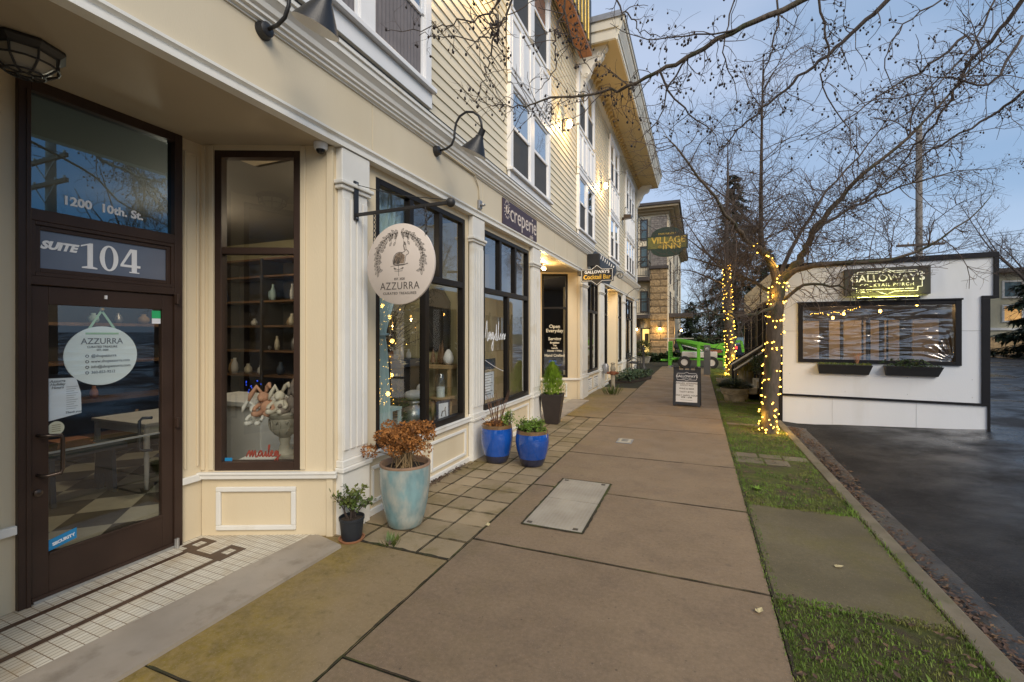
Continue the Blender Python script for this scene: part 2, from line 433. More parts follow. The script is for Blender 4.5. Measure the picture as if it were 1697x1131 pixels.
        L.new(mpn.outputs[0], br.inputs['Vector']); br.offset = 0; br.inputs['Scale'].default_value = 1
        br.inputs['Brick Width'].default_value = .064; br.inputs['Row Height'].default_value = .032; br.inputs['Mortar Size'].default_value = .0022
        br.inputs['Mortar Smooth'].default_value = .1; br.inputs['Bias'].default_value = .0
        br.inputs['Color1'].default_value = (.58,.54,.44,1); br.inputs['Color2'].default_value = (.66,.63,.54,1); br.inputs['Mortar'].default_value = (.17,.11,.06,1)
        c = mix(rng(noise(3.2, 7), .5, .72, 0, .6), br.outputs['Color'], (.40,.29,.16))
        L.new(c, P.inputs['Base Color']); P.inputs['Roughness'].default_value = .4
        b = N.new('ShaderNodeBump'); b.invert = True; b.inputs['Strength'].default_value = .5; b.inputs['Distance'].default_value = .003
        L.new(br.outputs['Fac'], b.inputs['Height']); L.new(b.outputs[0], P.inputs['Normal'])
    elif kind == 'check':
        ck = N.new('ShaderNodeTexChecker'); ck.inputs['Scale'].default_value = 1/.42; mpn = N.new('ShaderNodeMapping'); L.new(pos, mpn.inputs[0])
        mpn.inputs['Location'].default_value = (.07,.03,.013); mpn.inputs['Rotation'].default_value = (0,0,R(45)); L.new(mpn.outputs[0], ck.inputs[0])
        ck.inputs[1].default_value = (.50,.49,.40,1); ck.inputs[2].default_value = (.05,.045,.04,1)
        c = mix(rng(noise(5), .4, .7, 0, .3), ck.outputs[0], (.2,.18,.14)); L.new(c, P.inputs['Base Color']); P.inputs['Roughness'].default_value = .3
    elif kind == 'plate':
        wv = N.new('ShaderNodeTexWave'); wv.bands_direction = 'X'; wv.inputs['Scale'].default_value = 62; L.new(pos, wv.inputs['Vector'])
        c = mix(rng(noise(2), .35, .65), (.38,.325,.26), (.50,.44,.36)); c = mix(rng(noise(6, 8), .55, .72, 0, .6), c, (.22,.18,.13))
        L.new(c, P.inputs['Base Color']); P.inputs['Roughness'].default_value = .45; P.inputs['Metallic'].default_value = .25
        bump(wv.outputs['Fac'], .5, .004)
    elif kind == 'diamond':
        ch = N.new('ShaderNodeTexChecker'); ch.inputs['Scale'].default_value = 42; mpn = N.new('ShaderNodeMapping'); L.new(pos, mpn.inputs[0])
        mpn.inputs['Rotation'].default_value = (0,0,R(45)); mpn.inputs['Location'].default_value = (0,0,.011); L.new(mpn.outputs[0], ch.inputs[0])
        c = mix(rng(noise(3), .35, .65), (.26,.23,.18), (.37,.335,.27)); c = mix(mul(ch.outputs['Fac'], .3), c, (.38,.36,.33))
        L.new(c, P.inputs['Base Color']); P.inputs['Roughness'].default_value = .5; P.inputs['Metallic'].default_value = .0
        bump(ch.outputs['Fac'], .6, .004)
    return m
for k in ('joint','verge','walk','moss','paver','pad','curb','road','earth','tile','check','plate','diamond'): M['g_'+k] = gmat('ground_'+k, k)

b = MB(); b.poly([(-600,-300,-.30),(600,-300,-.30),(600,900,-.30),(-600,900,-.30)]); struct(b, 'ground', M['g_earth'])
# dark bed that shows in the joints
b = MB(); b.box(-9.2, 1.36, -8, 34, -.29, -.010); struct(b, 'footpath_bed', M['g_joint'])
def slab(b, x0, x1, y0, y1, g=.006, z0=-.05, z1=0):
    b.box(x0+g, x1-g, y0+g, y1-g, z0, z1)
ys = [-6, -4.3, -2.7, -1.15, .36, 1.88, 3.37, 4.85, 6.38, 8.41, 9.9, 11.4, 12.9, 14.4, 15.9, 17.4, 18.9, 20.4, 21.9, 23.4, 24.9]
b = MB()
for i in range(len(ys)-1):
    if ys[i] < 4 < ys[i+1] or ys[i] < 5 < ys[i+1]: pass
    slab(b, -1.735, .445, ys[i], ys[i+1], .009)
struct(b, 'footpath', M['g_walk'], bevel=.006)
b = MB()
slab(b, -3.0, -1.735, -6, 1.45); slab(b, -3.0, -1.735, 1.45, 2.98)
slab(b, -2.855, -1.735, 9.15, 10.7); slab(b, -2.9, -1.735, 10.7, 11.45); slab(b, -2.855, -1.735, 11.45, 14.5)
struct(b, 'mossy_footpath_edge', M['g_moss'], bevel=.006)
b = MB()
cols = [-2.86, -2.585, -2.31, -2.03, -1.735]
y = 2.985
rw = 0
while y < 9.1:
    y1 = min(y + .305, 9.145)
    for i in range(4):
        slab(b, cols[i], cols[i+1], y, y1, .006, -.05, random.uniform(-.006, 0))
    y = y1
struct(b, 'paver_strip', M['g_paver'], bevel=.003)
# wide crosswalk apron beyond the slabs
b = MB(); b.box(-3.2, 1.3, 24.95, 31.0, -.06, -.012); struct(b, 'rear_walk', M['g_walk'])
# entry recess one
b = MB(); b.prism([(-3.86,.3),(-3.86,2.53),(-2.96,2.925),(-2.99,2.87),(-3.07,1.14),(-3.09,.3)], -.05, .012, 'z'); struct(b, 'entry_tiles', M['g_tile'])
M['tile_dark'] = mat('dark_tile', (.075,.042,.026), .45, .2, 30)
b = MB()
T0, T1 = .0122, .0145
for x in (-3.665, -3.325): b.box(x-.022, x+.022, .3, 2.30, T0, T1)
b.box(-3.71, -3.28, 2.30, 2.345, T0, T1)
for x in (-3.71, -3.37):      # the two open squares of the key border
    b.box(x-.075, x+.09, 2.345, 2.39, T0, T1) ; b.box(x-.075, x-.03, 2.39, 2.47, T0, T1); b.box(x+.045, x+.09, 2.39, 2.47, T0, T1); b.box(x-.075, x+.09, 2.47, 2.515, T0, T1)
struct(b, 'tile_border', M['tile_dark'])
b = MB(); b.prism([(-2.618,-1),(-2.618,2.825),(-2.93,2.9),(-2.985,2.868),(-3.068,1.139),(-3.17,-1)], .001, .024, 'z'); struct(b, 'entry_threshold', M['g_plate'])
# entry recess two
b = MB(); b.prism([(-3.86,8.5),(-3.86,11.09),(-2.86,11.45),(-2.86,8.2)], -.05, .012, 'z'); struct(b, 'second_entry_tiles', M['g_tile'])
b = MB(); b.prism([(-2.54,8.45),(-2.54,11.32),(-2.99,11.40),(-2.99,8.3)], .001, .026, 'z'); struct(b, 'second_entry_threshold', M['g_plate'])

# verge, kerb, road
b = MB()
b.box(.455, 1.365, 3.345, 5.105, -.06, .004); struct(b, 'verge_slab', M['g_pad'], bevel=.006)
b = MB(); b.box(.446, 1.377, -6, 34, -.28, -.007); struct(b, 'verge_soil', M['g_verge'])
b = MB()
y = -6
while y < 10.2:
    b.box(1.378, 1.50, y+.004, min(y+2.6, 10.22)-.004, -.4, .008); y += 2.6
struct(b, 'kerb', M['g_curb'], bevel=.014)
b = MB()
for x0, x1, y0, y1 in ((.47,.76,7.05,7.28),(.78,1.05,7.08,7.28),(1.07,1.36,7.06,7.27),(.47,.8,6.75,7.02),(.82,1.1,6.74,7.0),(.5,.95,9.45,9.62),(.97,1.36,9.44,9.6)):
    b.box(x0, x1, y0, y1, -.05, .0)
for x0, x1, y0, y1 in ((.5,1.5,12.35,12.62),(.5,.72,14.6,15.4),(.78,1.5,15.9,17.2),(.7,1.5,18.6,19.2)): b.box(x0, x1, y0, y1, -.05, .012)
struct(b, 'stepping_stones', M['g_curb'], bevel=.01)
# asphalt: falls to the gutter, rises gently to the east
b = MB(); nx, ny = 40, 30
def rz(x, y):
    t = max(0, x-1.5)
    z = -.115 + .085*max(0, t-.4) - .02*math.exp(-((t-.35)/.3)**2)
    z += .0016*math.sin(x*2.1+y*1.3)
    if t > 3.6: z -= .055*(t-3.6)
    return z + .113*min(1, max(0, (y-6.5)/3.5))*max(0, 1-t/2.5)
xs = [1.49+ (i/nx)**1.8*60 for i in range(nx+1)]; yy = [-12 + j*.9 for j in range(ny+1)] + [18, 24, 34, 50]
vs = [(x, y, rz(x, y)) for y in yy for x in xs]
fs = [(j*(nx+1)+i, j*(nx+1)+i+1, (j+1)*(nx+1)+i+1, (j+1)*(nx+1)+i) for j in range(len(yy)-1) for i in range(nx)]
b._add(vs, fs); struct(b, 'road', M['g_road'], smooth=True)

# concrete gutter pan beside the kerb, and mossy joint lines
b = MB(); yy2 = [-6+.45*k for k in range(36)]; xg = [1.502, 1.62, 1.74, 1.86]
b._add([(x+(.012*math.sin(y*3.1) if x > 1.8 else 0), y, rz(x, y)+.004) for y in yy2 for x in xg], [(j*4+i, j*4+i+1, (j+1)*4+i+1, (j+1)*4+i) for j in range(len(yy2)-1) for i in range(3)])
M['gutter'] = mat('gutter_concrete', (.050,.045,.038), .5, .3, 4, .4, 50, col2=(.025,.022,.02), c2s=3)
struct(b, 'gutter', M['gutter'], smooth=True)
from mathutils import noise as mn
def ribbon(p, q, w0, w1, z=.0035, seed=0.0):
    p, q = V3(p), V3(q); L_ = (q-p).length; n = max(4, int(L_/.03)); d = (q-p)/L_; nn = V3((-d.y, d.x, 0)); vs = []
    for k in range(n+1):
        c = p+d*(L_*k/n); w = w0+(w1-w0)*max(0, min(1, .5+1.1*mn.noise(V3((c.x*9+seed, c.y*9, 1.1)))+.6*mn.noise(V3((c.x*31, c.y*31, seed))))); o = .004*mn.noise(V3((c.x*5, c.y*5, seed+7)))
        vs += [c+nn*(o+w/2)+V3((0,0,z)), c+nn*(o-w/2)+V3((0,0,z))]
    jb._add(vs, [(2*k, 2*k+1, 2*k+3, 2*k+2) for k in range(n)])
M['joint_moss'] = mat('joint_moss', (.034,.026,.014), 1, .4, 9, .4, 60, col2=(.055,.060,.010), c2s=4, c2lo=.48, c2hi=.62)
jb = MB()
for y in ys[3:]: ribbon((-1.73, y, 0), (.44, y, 0), .005, .015, seed=y)
for a_, b_ in ((-1.0, 9.1), (9.1, 24)): ribbon((-1.735, a_, 0), (-1.735, b_, 0), .005, .018, seed=3.3)
ribbon((-2.62, 2.985, 0), (-1.74, 2.985, 0), .012, .04, seed=8); ribbon((-2.6, 1.45, 0), (-1.74, 1.45, 0), .008, .02, seed=5); ribbon((-2.83, 9.148, 0), (-1.74, 9.148, 0), .01, .03, seed=6)
ribbon((.449, -1, 0), (.449, 24, 0), .006, .03, z=.0045, seed=2)
for x in cols[1:4]: ribbon((x, 2.99, 0), (x, 9.14, 0), .002, .013, z=.003, seed=x)
k = 2.985
while k < 9.0: k += .305; ribbon((-2.85, k, 0), (-1.74, k, 0), .0015, .012, z=.0026, seed=k)
for p_, q_ in (((-1.462,3.79),(-.905,3.79)),((-1.462,5.16),(-.905,5.16)),((-1.462,3.79),(-1.462,5.16)),((-.905,3.79),(-.905,5.16))): ribbon((*p_,0), (*q_,0), .012, .03, z=.006, seed=p_[1])
struct(jb, 'joint_moss', M['joint_moss'])

# grass: tufts of blades
def blades(b, x0, x1, y0, y1, n, hmin, hmax, zf=lambda x,y: -.008, keep=lambda x,y: True):
    for _ in range(n):
        x = random.uniform(x0, x1); y = random.uniform(y0, y1)
        if not keep(x, y): continue
        h = random.uniform(hmin, hmax); a = random.uniform(0, 6.28); ln = random.uniform(.1, .9)*h; wd = random.uniform(.0018, .0035)
        z = zf(x, y); ca, sa = math.cos(a), math.sin(a)
        b._add([(x-sa*wd, y+ca*wd, z), (x+sa*wd, y-ca*wd, z), (x+ca*ln*.4+sa*wd*.7, y+sa*ln*.4-ca*wd*.7, z+h*.65), (x+ca*ln*.4-sa*wd*.7, y+sa*ln*.4+ca*wd*.7, z+h*.65), (x+ca*ln, y+sa*ln, z+h*.95)],
               [(0,1,2,3),(3,2,4)])
M['grass'] = mat('grass_blades', (.115,.19,.018), .7, .55, 3.5, col2=(.19,.18,.04), c2s=2.2, c2lo=.5, c2hi=.66)
from mathutils import noise as mn
def patch(x, y, s=2.3, t=-.12): return mn.noise(V3((x*s, y*s, 3.3))) + .7*mn.noise(V3((x*s*3, y*s*3, 1.3))) > t + random.uniform(-.12,.2)
b = MB()
blades(b, .45, 1.37, 1.6, 3.34, 9500, .008, .026, keep=lambda x,y: patch(x, y))
blades(b, .425, .50, 1.6, 12, 3200, .008, .028, lambda x,y: -.002); blades(b, .47, 1.36, 3.30, 3.40, 900, .008, .022, lambda x,y: .002); blades(b, .47, 1.36, 5.06, 5.14, 700, .008, .022, lambda x,y: .002); blades(b, 1.34, 1.40, 1.6, 6, 1500, .012, .04, lambda x,y: -.005)
blades(b, .45, 1.37, 5.11, 7.4, 9500, .008, .024, keep=lambda x,y: patch(x, y, 2.6, -.05) or y < 5.5)
blades(b, .45, 1.40, 7.3, 12.3, 15000, .01, .03, keep=lambda x,y: patch(x, y, 1.8, -.35))
blades(b, .45, 1.45, 12.3, 24, 9000, .03, .08)
b.obj('grass', M['grass']); tag(bpy.data.objects['grass'], kind='stuff', label='patchy short grass and moss growing on the kerbside verge', cat='grass')
# fallen leaves along the gutter and foot of the wall
M['leaf_dead'] = mat('dead_leaf', (.075,.042,.027), .75, .5, 25, col2=(.17,.10,.05), c2s=18)
b = MB()
for _ in range(3400):
    y = random.uniform(2.0, 9.6)
    if math.sin(y*2.1)+.6*math.sin(y*5.3+1) < random.uniform(-2.2,1.2): continue
    x = 1.53 + abs(random.gauss(0, .09)) + .10*max(0, (6-y)/6)*random.random() + (.15 if 6.5 < y < 8.8 else 0)*random.random()
    a = random.uniform(0, 6.28); l = random.uniform(.022, .055)
    b.leaf((x, y, rz(x, y)+random.uniform(.008, .035)), (math.cos(a), math.sin(a), random.uniform(-.25, .35)), (random.uniform(-.5,.5), random.uniform(-.5,.5), 1), l, l*random.uniform(.35, .7))
for _ in range(260):
    y = random.uniform(4.1, 5.25); x = -2.83 + abs(random.gauss(0, .05)); a = random.uniform(0, 6.28); l = random.uniform(.02, .05)
    b.leaf((x, y, random.uniform(.004, .02)), (math.cos(a), math.sin(a), random.uniform(-.2, .3)), (random.uniform(-.5,.5), random.uniform(-.5,.5), 1), l, l*.5)
for _ in range(420):
    x = random.uniform(.46, 1.36); y = random.choice((random.uniform(1.7, 3.4), random.uniform(5.1, 9.5))); a = random.uniform(0, 6.28); l = random.uniform(.02, .055)
    b.leaf((x, y, random.uniform(.004, .025)), (math.cos(a), math.sin(a), random.uniform(-.2, .4)), (random.uniform(-.5,.5), random.uniform(-.5,.5), 1), l, l*.5)
b.obj('fallen_leaves', M['leaf_dead']); tag(bpy.data.objects['fallen_leaves'], kind='stuff', label='brown fallen leaves drifted along the gutter and the foot of the shopfront', cat='leaves')
M['leaf_bits'] = mat('litter_bits', (.17,.12,.07), .8, .6, 60)
b = MB()
for _ in range(700):
    x = random.uniform(-1.7, 1.3); y = random.uniform(1.5, 9); a = random.uniform(0, 6.28); l = random.choice((.006,.008,.01,.012,.02))
    b.leaf((x, y, .007), (math.cos(a), math.sin(a), .02), (0,0,1), l, l*.35)
b.obj('leaf_litter', M['leaf_bits']); tag(bpy.data.objects['leaf_litter'], kind='stuff', label='tiny twigs and leaf crumbs scattered on the footpath slabs', cat='litter')
M['leaf_pale'] = mat('pale_leaf', (.52,.44,.24), .7, .2, 30)
for i, (x, y, a, lab) in enumerate(((.92,3.93,.4,'pale yellow fallen leaf on the mossy verge slab'),(.34,3.11,1.2,'small cream fallen leaf near the right edge of the footpath'),(-1.70,3.62,2.2,'pale fallen leaf on the pavers by the turquoise planter'))):
    b = MB(); b.leaf((0,0,0), (math.cos(a),math.sin(a),.15), (0,0,1), .06, .035); b.leaf((0,0,0), (math.cos(a+.8),math.sin(a+.8),.1), (0,0,1), .04, .025)
    o = b.obj('fallen_leaf', M['leaf_pale'], loc=(x,y,.012)); tag(o, lab, 'leaf')

# vault cover and valve box set in the footpath
t = thing('utility_cover', 'double steel vault cover with two diamond plates set in the footpath', 'utility cover', (-1.185,4.47,0))
b = MB(); b.box(-1.462,-.905,3.79,5.16,.0006,.004); b.obj('rim', M['g_earth'], t)
for y0, y1 in ((3.81,4.49),(4.50,5.14)):
    b = MB(); b.box(-1.447,-.92,y0,y1,.001,.010); b.obj('plate', M['g_diamond'], t, bevel=.002)
for x, y in ((-1.40,3.84),(-.98,3.84),(-1.40,5.09),(-.98,5.09)):
    b = MB(); b.box(x-.022,x+.022,y-.018,y+.018,.0105,.013); b.obj('lifting_slot', M['black'], t)
t = thing('valve_box', 'small pale square valve box lid set in the footpath beyond the vault cover', 'utility cover', (-1.07,7.3,0))
b = MB(); b.box(-1.19,-.95,7.16,7.48,.0006,.008); b.obj('frame', M['zinc'], t, bevel=.003)
b = MB(); b.box(-1.165,-.975,7.185,7.455,.0085,.013); b.obj('lid', M['stone_c'], t, bevel=.002)
b = MB()
for k in range(4): b.box(-1.12,-1.02,7.25+k*.045,7.265+k*.045,.0135,.0155)
b.obj('lid_mark', M['ink_grey'], t)

for i, (x, y, lab) in enumerate(((.62,2.05,'broad leaved weed rosette near the footpath in the nearest grass'),(1.05,2.75,'small weed rosette in the middle of the nearest grass'),(.60,5.6,'weed rosette in the grass just past the mossy verge slab'))):
    b = MB()
    for k in range(13): a = k*2.4; b.leaf((0,0,.0), (math.cos(a),math.sin(a),.35+.03*k), (0,0,1), random.uniform(.05,.10), .025)
    o = b.obj('weed', M['grass'], loc=(x,y,-.006)); tag(o, lab, 'plant')
# ------------------------------------------------------------------ the long cream shop building
BX = -2.85
SB = thing('shop_building', 'long cream three-storey lap-sided building with black shopfronts along the left of the footpath', 'building', (BX, 9, 0))
def part(b, name, mt, parent=None, **k): return b.obj(name, mt, parent or SB, **k)

def glazing(name, F, x0, x1, z0, z1, bars_v=(), bars_h=(), fr=.055, dep=.07, mt=None, cells=None, parent=None, gl=None, back=.045, proud=.0, bev=.004):
    """a framed window in wall frame F; cells = list of pane rects"""
    mt = mt or M['dark']
    b = MB(F)
    y0, y1 = -proud, dep
    b.box(x0, x0+fr, y0, y1, z0, z1); b.box(x1-fr, x1, y0, y1, z0, z1)
    b.box(x0+fr, x1-fr, y0, y1, z0, z0+fr*1.25); b.box(x0+fr, x1-fr, y0, y1, z1-fr, z1)
    for (xa, za, zb, wd) in bars_v: b.box(xa-wd/2, xa+wd/2, y0+.004, y1, za, zb)
    for (za, xa, xb, wd) in bars_h: b.box(xa, xb, y0+.002, y1, za-wd/2, za+wd/2)
    o = part(b, name, mt, parent, bevel=bev)
    for (xa, xb, za, zb) in cells or [(x0+fr, x1-fr, z0+fr, z1-fr)]:
        g = MB(F); g.poly([(xa,back,za),(xb,back,za),(xb,back,zb),(xa,back,zb)])
        part(g, 'pane', gl or M['glass'], o)
    return o
FW = WF((BX,0,0), (0,1))
def casing(b, x0, x1, z0, z1, x0o, x1o, z0o, z1o, y0=-.0, y1=.12):
    """solid wall round a hole"""
    b.box(x0o, x0, y0, y1, z0o, z1o); b.box(x1, x1o, y0, y1, z0o, z1o)
    if z0o < z0: b.box(x0, x1, y0, y1, z0o, z0)
    if z1 < z1o: b.box(x0, x1, y0, y1, z1, z1o)

# --- storefront bays: (y0, y1) window openings
def bay(y0, y1, yl, yr, sill=.585, panels=2, vents=False, narrow=False):
    top = 3.20; tr = 2.33
    b = MB(FW); casing(b, y0, y1, sill, top, yl, yr, 0, 3.30); part(b, 'bay_wall', M['cream'])
    f = .06
    if narrow:
        glazing('shop_window', FW, y0, y1, sill, top, [], [(tr, y0+f, y1-f, .06)], f, .08, cells=[(y0+f,y1-f,sill+f,tr),(y0+f,y1-f,tr,top-f)])
    else:
        w = (y1-y0); a = y0+w/3; c = y0+2*w/3; m = (y0+y1)/2
        glazing('shop_window', FW, y0, y1, sill, top, [(a, tr, top-f, .075), (c, tr, top-f, .075), (m, sill+f, tr, .085)], [(tr, y0+f, y1-f, .075)], f, .08,
                cells=[(y0+f,a,tr,top-f),(a,c,tr,top-f),(c,y1-f,tr,top-f),(y0+f,m,sill+f,tr),(m,y1-f,sill+f,tr)])
    # sill band and skirting
    b = MB(FW); b.box(yl, yr, -.045, 0, .525, .575); b.box(yl, yr, -.055, 0, .5755, .59); part(b, 'sill_band', M['trim'], bevel=.006)
    b = MB(FW); b.box(yl, yr, -.03, 0, -.02, .055); part(b, 'skirting', M['trim'], bevel=.005)
    n = panels; w = (yr-yl)/n if n else 0
    for k in range(n):
        a0 = yl+w*k+.09; a1 = yl+w*(k+1)-.09
        b = MB(FW); z0, z1, t = .10, .45, .035
        b.box(a0,a1,-.022,0,z0,z0+t); b.box(a0,a1,-.022,0,z1-t,z1); b.box(a0,a0+t,-.0222,0,z0+t,z1-t); b.box(a1-t,a1,-.0222,0,z0+t,z1-t)
        if vents:
            zz = z0+t+.02
            while zz < z1-t-.03:
                b._add([(a0+t,-.018,zz),(a1-t,-.018,zz),(a1-t,-.004,zz+.035),(a0+t,-.004,zz+.035),(a0+t,-.012,zz-.006),(a1-t,-.012,zz-.006)], [(0,1,2,3),(0,4,5,1)]); zz += .05
        part(b, 'vent_grille' if vents else 'panel_moulding', M['trim'], bevel=.005)
        if vents:
            b = MB(FW); b.poly([(a0+t,-.003,z0+t),(a1-t,-.003,z0+t),(a1-t,-.003,z1-t),(a0+t,-.003,z1-t)]); part(b, 'vent_back', M['int_dark'])
def pilaster(y0, y1, plain=False):
    p = .06
    b = MB(FW)
    w = y1-y0
    b.box(y0+.02, y1-.02, -p, 0, .62, 2.93)
    for k in range(4):
        a = y0+.02+(w-.04)*(k+.12)/4; c = y0+.02+(w-.04)*(k+.88)/4
        b.box(a, c, -p-.012, -p, .70, 2.86)
    o = part(b, 'pilaster', M['trim'], bevel=.006)
    b = MB(FW)
    b.box(y0-.012, y1+.012, -p-.02, 0, 2.93, 2.965); b.box(y0-.028, y1+.028, -p-.04, 0, 2.9655, 3.0); b.box(y0, y1, -p-.012, 0, 3.0005, 3.275)
    part(b, 'capital', M['trim'], o, bevel=.008)
    b = MB(FW)
    b.box(y0, y1, -p-.014, 0, -.02, .52); b.box(y0-.014, y1+.014, -p-.035, 0, .5205, .56); b.box(y0, y1, -p-.018, 0, .5605, .62)
    part(b, 'plinth', M['trim'], o, bevel=.008)
bay(3.53, 5.33, 3.36, 5.42); bay(5.88, 7.78, 5.78, 7.82)
bay(12.38, 13.95, 12.28, 14.0, panels=2, vents=True); bay(14.78, 15.48, 14.66, 15.58, panels=1, narrow=True)
bay(17.72, 18.55, 17.62, 18.6, panels=1, narrow=True); bay(19.35, 21.95, 19.25, 22.05)
for a in ((3.01,3.36),(5.42,5.78),(7.82,8.26),(11.62,12.28),(14.0,14.66),(18.6,19.25),(22.05,22.75)): pilaster(*a)
for ya, yb in ((22.75,23.4),(2.975,3.36)): b = MB(FW); b.box(ya, yb, 0, .12, -.02, 3.28); part(b, 'corner_wall', M['cream'])

# --- fascia boards, architrave, cornice
b = MB(FW); seams = [-1.7, -.4, 1.05, 3.42, 5.76, 8.2, 9.2, 10.2, 11.2, 12.3, 14.3, 16.3, 18.3, 20.3, 22.3, 23.47]
for i in range(len(seams)-1): b.box(seams[i]+.003, seams[i+1]-.003, -.05, .02, 3.37, 3.85)
part(b, 'fascia', M['fascia'], bevel=.003)
b = MB(FW); b.box(-1.69, 23.46, .02, .2, 3.281, 4.2); part(b, 'fascia_backing', M['int_dark'])
def extr(name, prof, y0, y1, mt, **k):
    b = MB(); b.prism([(BX+a, z) for a, z in prof], y0, y1, 'y'); return part(b, name, mt, **k)
extr('architrave', [(0,3.28),(.085,3.28),(.085,3.315),(.070,3.322),(.070,3.338),(.095,3.352),(.095,3.372),(0,3.372)], -1.75, 23.5, M['trim'])
extr('cornice', [(0,3.83),(.062,3.83),(.062,3.842),(.085,3.85),(.085,3.872),(.105,3.88),(.105,3.90),(.125,3.915),(.135,3.95),(.165,3.985),(.172,3.99),(.172,4.035),(.188,4.04),(.188,4.075),(0,4.075)], -1.8, 23.56, M['trim'])
extr('cornice_flashing', [(0,4.0755),(.194,4.0755),(.194,4.083),(0,4.10)], -1.8, 23.565, M['dark'])
# --- siding
b = MB()
def sid(b, F, a0, a1, z0, z1, hole=None):
    z = z0; e = .135
    while z < z1-.01:
        zt = min(z+e, z1)
        b.M = F
        b._add([(a0,-.019,z),(a1,-.019,z),(a1,-.005,zt),(a0,-.005,zt),(a0,-.0,z),(a1,-.0,z)], [(0,1,2,3),(0,4,5,1)])
        z += e
sid(b, FW, -1.7, 23.4, 4.22, 9.3); part(b, 'siding', M['siding'])
b = MB(FW); b.box(-1.7, 23.42, -.03, .0, 4.085, 4.22); part(b, 'frieze_board', M['fascia'])
FE = WF((BX,23.4,0), (-1,0))
b = MB(); sid(b, FE, 0, 9, 3.3, 9.3); part(b, 'end_siding', M['siding'])
b = MB(); b.box(-12, BX-.001, -1.69, 23.39, 4.2, 9.25); part(b, 'wall_core', M['int_dark'])
b = MB(); b.box(-12, -2.95, 23.28, 23.38, -.02, 4.2); b.box(-12,-11.9,-1.55,23.28,-.02,4.2); part(b, 'end_wall', M['cream'])
b = MB(FW); b.box(23.28, 23.43, -.04, .0, 4.1, 9.2); part(b, 'corner_board', M['upper_trim'])

# --- upper windows
M['screen'] = mat('insect_screen', (.055,.055,.055), .7, .1, 8)
M['blind'] = mat('window_blind', (.42,.42,.42), .8, .06, 3)
M['curtain_dark'] = mat('grey_curtain', (.17,.155,.16), .9, .1, 5)
FWs = WF((BX+.030,0,0),(0,1))
def sash(y0, y1, z0, z1, units=2, sill=True, curtain=False):
    cw = .115; f = .045
    b = MB(FWs)
    b.box(y0, y0+cw, -.05, .03, z0, z1); b.box(y1-cw, y1, -.05, .03, z0, z1); b.box(y0-.02, y1+.02, -.06, 0, z1+.0005, z1+.14)
    b.box(y0-.03, y1+.03, -.075, 0, z1+.1405, z1+.17)
    w = (y1-y0-2*cw); m = .20 if units == 2 else .12
    us = (w-m*(units-1))/units
    for k in range(1, units):
        a = y0+cw+us*k+m*(k-1); b.box(a, a+m, -.045, 0, z0, z1)
    if sill:
        b.box(y0-.04, y1+.04, -.10, 0, z0-.05, z0-.0005); b.box(y0-.02, y1+.02, -.045, 0, z0-.225, z0-.0505)
    o = part(b, 'sash_window', M['upper_trim'], bevel=.005)
    for k in range(units):
        a = y0+cw+(us+m)*k; c = a+us; zm = z0+(z1-z0)*.52
        b = MB(FWs)
        b.box(a, a+f, -.03, 0, zm, z1); b.box(c-f, c, -.03, 0, zm, z1); b.box(a+f, c-f, -.03, 0, z1-f, z1); b.box(a+f, c-f, -.03, 0, zm-.02, zm+.035)
        b.box(a, a+f*.8, -.018, 0, z0, zm-.02); b.box(c-f*.8, c, -.018, 0, z0, zm-.02); b.box(a+f*.8, c-f*.8, -.018, 0, z0, z0+.06)
        part(b, 'sash', M['upper_trim'], o, bevel=.003)
        b = MB(FWs); b.poly([(a+f,-.012,zm+.03),(c-f,-.012,zm+.03),(c-f,-.012,z1-f),(a+f,-.012,z1-f)]); part(b, 'pane', M['glass_up'], o)
        b = MB(FWs)
        if curtain:
            n = 26; 
            for q in range(n):
                x0 = a+f*.8+(us-1.6*f)*q/n; x1 = a+f*.8+(us-1.6*f)*(q+1)/n; d0 = -.0015-.008*(q % 2); d1 = -.0015-.008*((q+1) % 2)
                b._add([(x0,d0,z0+.05),(x1,d1,z0+.05),(x1,d1,z1-f),(x0,d0,z1-f)], [(0,1,2,3)])
            part(b, 'curtain', M['curtain_dark'], o)
        else:
            b.poly([(a+f*.8,-.006,z0+.05),(c-f*.8,-.006,z0+.05),(c-f*.8,-.006,zm-.02),(a+f*.8,-.006,zm-.02)]); part(b, 'insect_screen', M['screen'], o)
            b = MB(FWs); b.poly([(a+f,-.004,zm+.03),(c-f,-.004,zm+.03),(c-f,-.004,z1-f),(a+f,-.004,z1-f)]); part(b, 'blind', M['blind'], o)
def spandrel(y0, y1, z0, z1, n):
    b = MB(FWs); b.box(y0, y1, -.03, 0, z0, z1)
    w = (y1-y0)/n
    for k in range(n):
        a, c = y0+w*k+.05, y0+w*(k+1)-.05; t = .035
        for q in range(2):
            aa = a+(c-a)*q/2+.03; cc = a+(c-a)*(q+1)/2-.03
            b.box(aa, aa+t, -.05, -.03, z0+.1, z1-.1); b.box(cc-t, cc, -.05, -.03, z0+.1, z1-.1); b.box(aa+t, cc-t, -.05, -.03, z0+.1, z0+.1+t); b.box(aa+t, cc-t, -.05, -.03, z1-.1-t, z1-.1)
    b.box(y0-.04, y0, -.055, 0, z0, z1); b.box(y1, y1+.04, -.055, 0, z0, z1)
    part(b, 'spandrel_panel', M['upper_trim'], bevel=.004)
sash(2.28, 4.39, 4.45, 5.90, 2, curtain=True); 
for y0, y1, n in ((6.72,8.84,2),(11.22,13.14,2),(15.68,17.55,2),(19.42,22.1,3)):
    sash(y0, y1, 4.36, 5.72, n); spandrel(y0, y1, 5.90, 6.93, n); sash(y0, y1, 7.0, 8.36, n, sill=False)

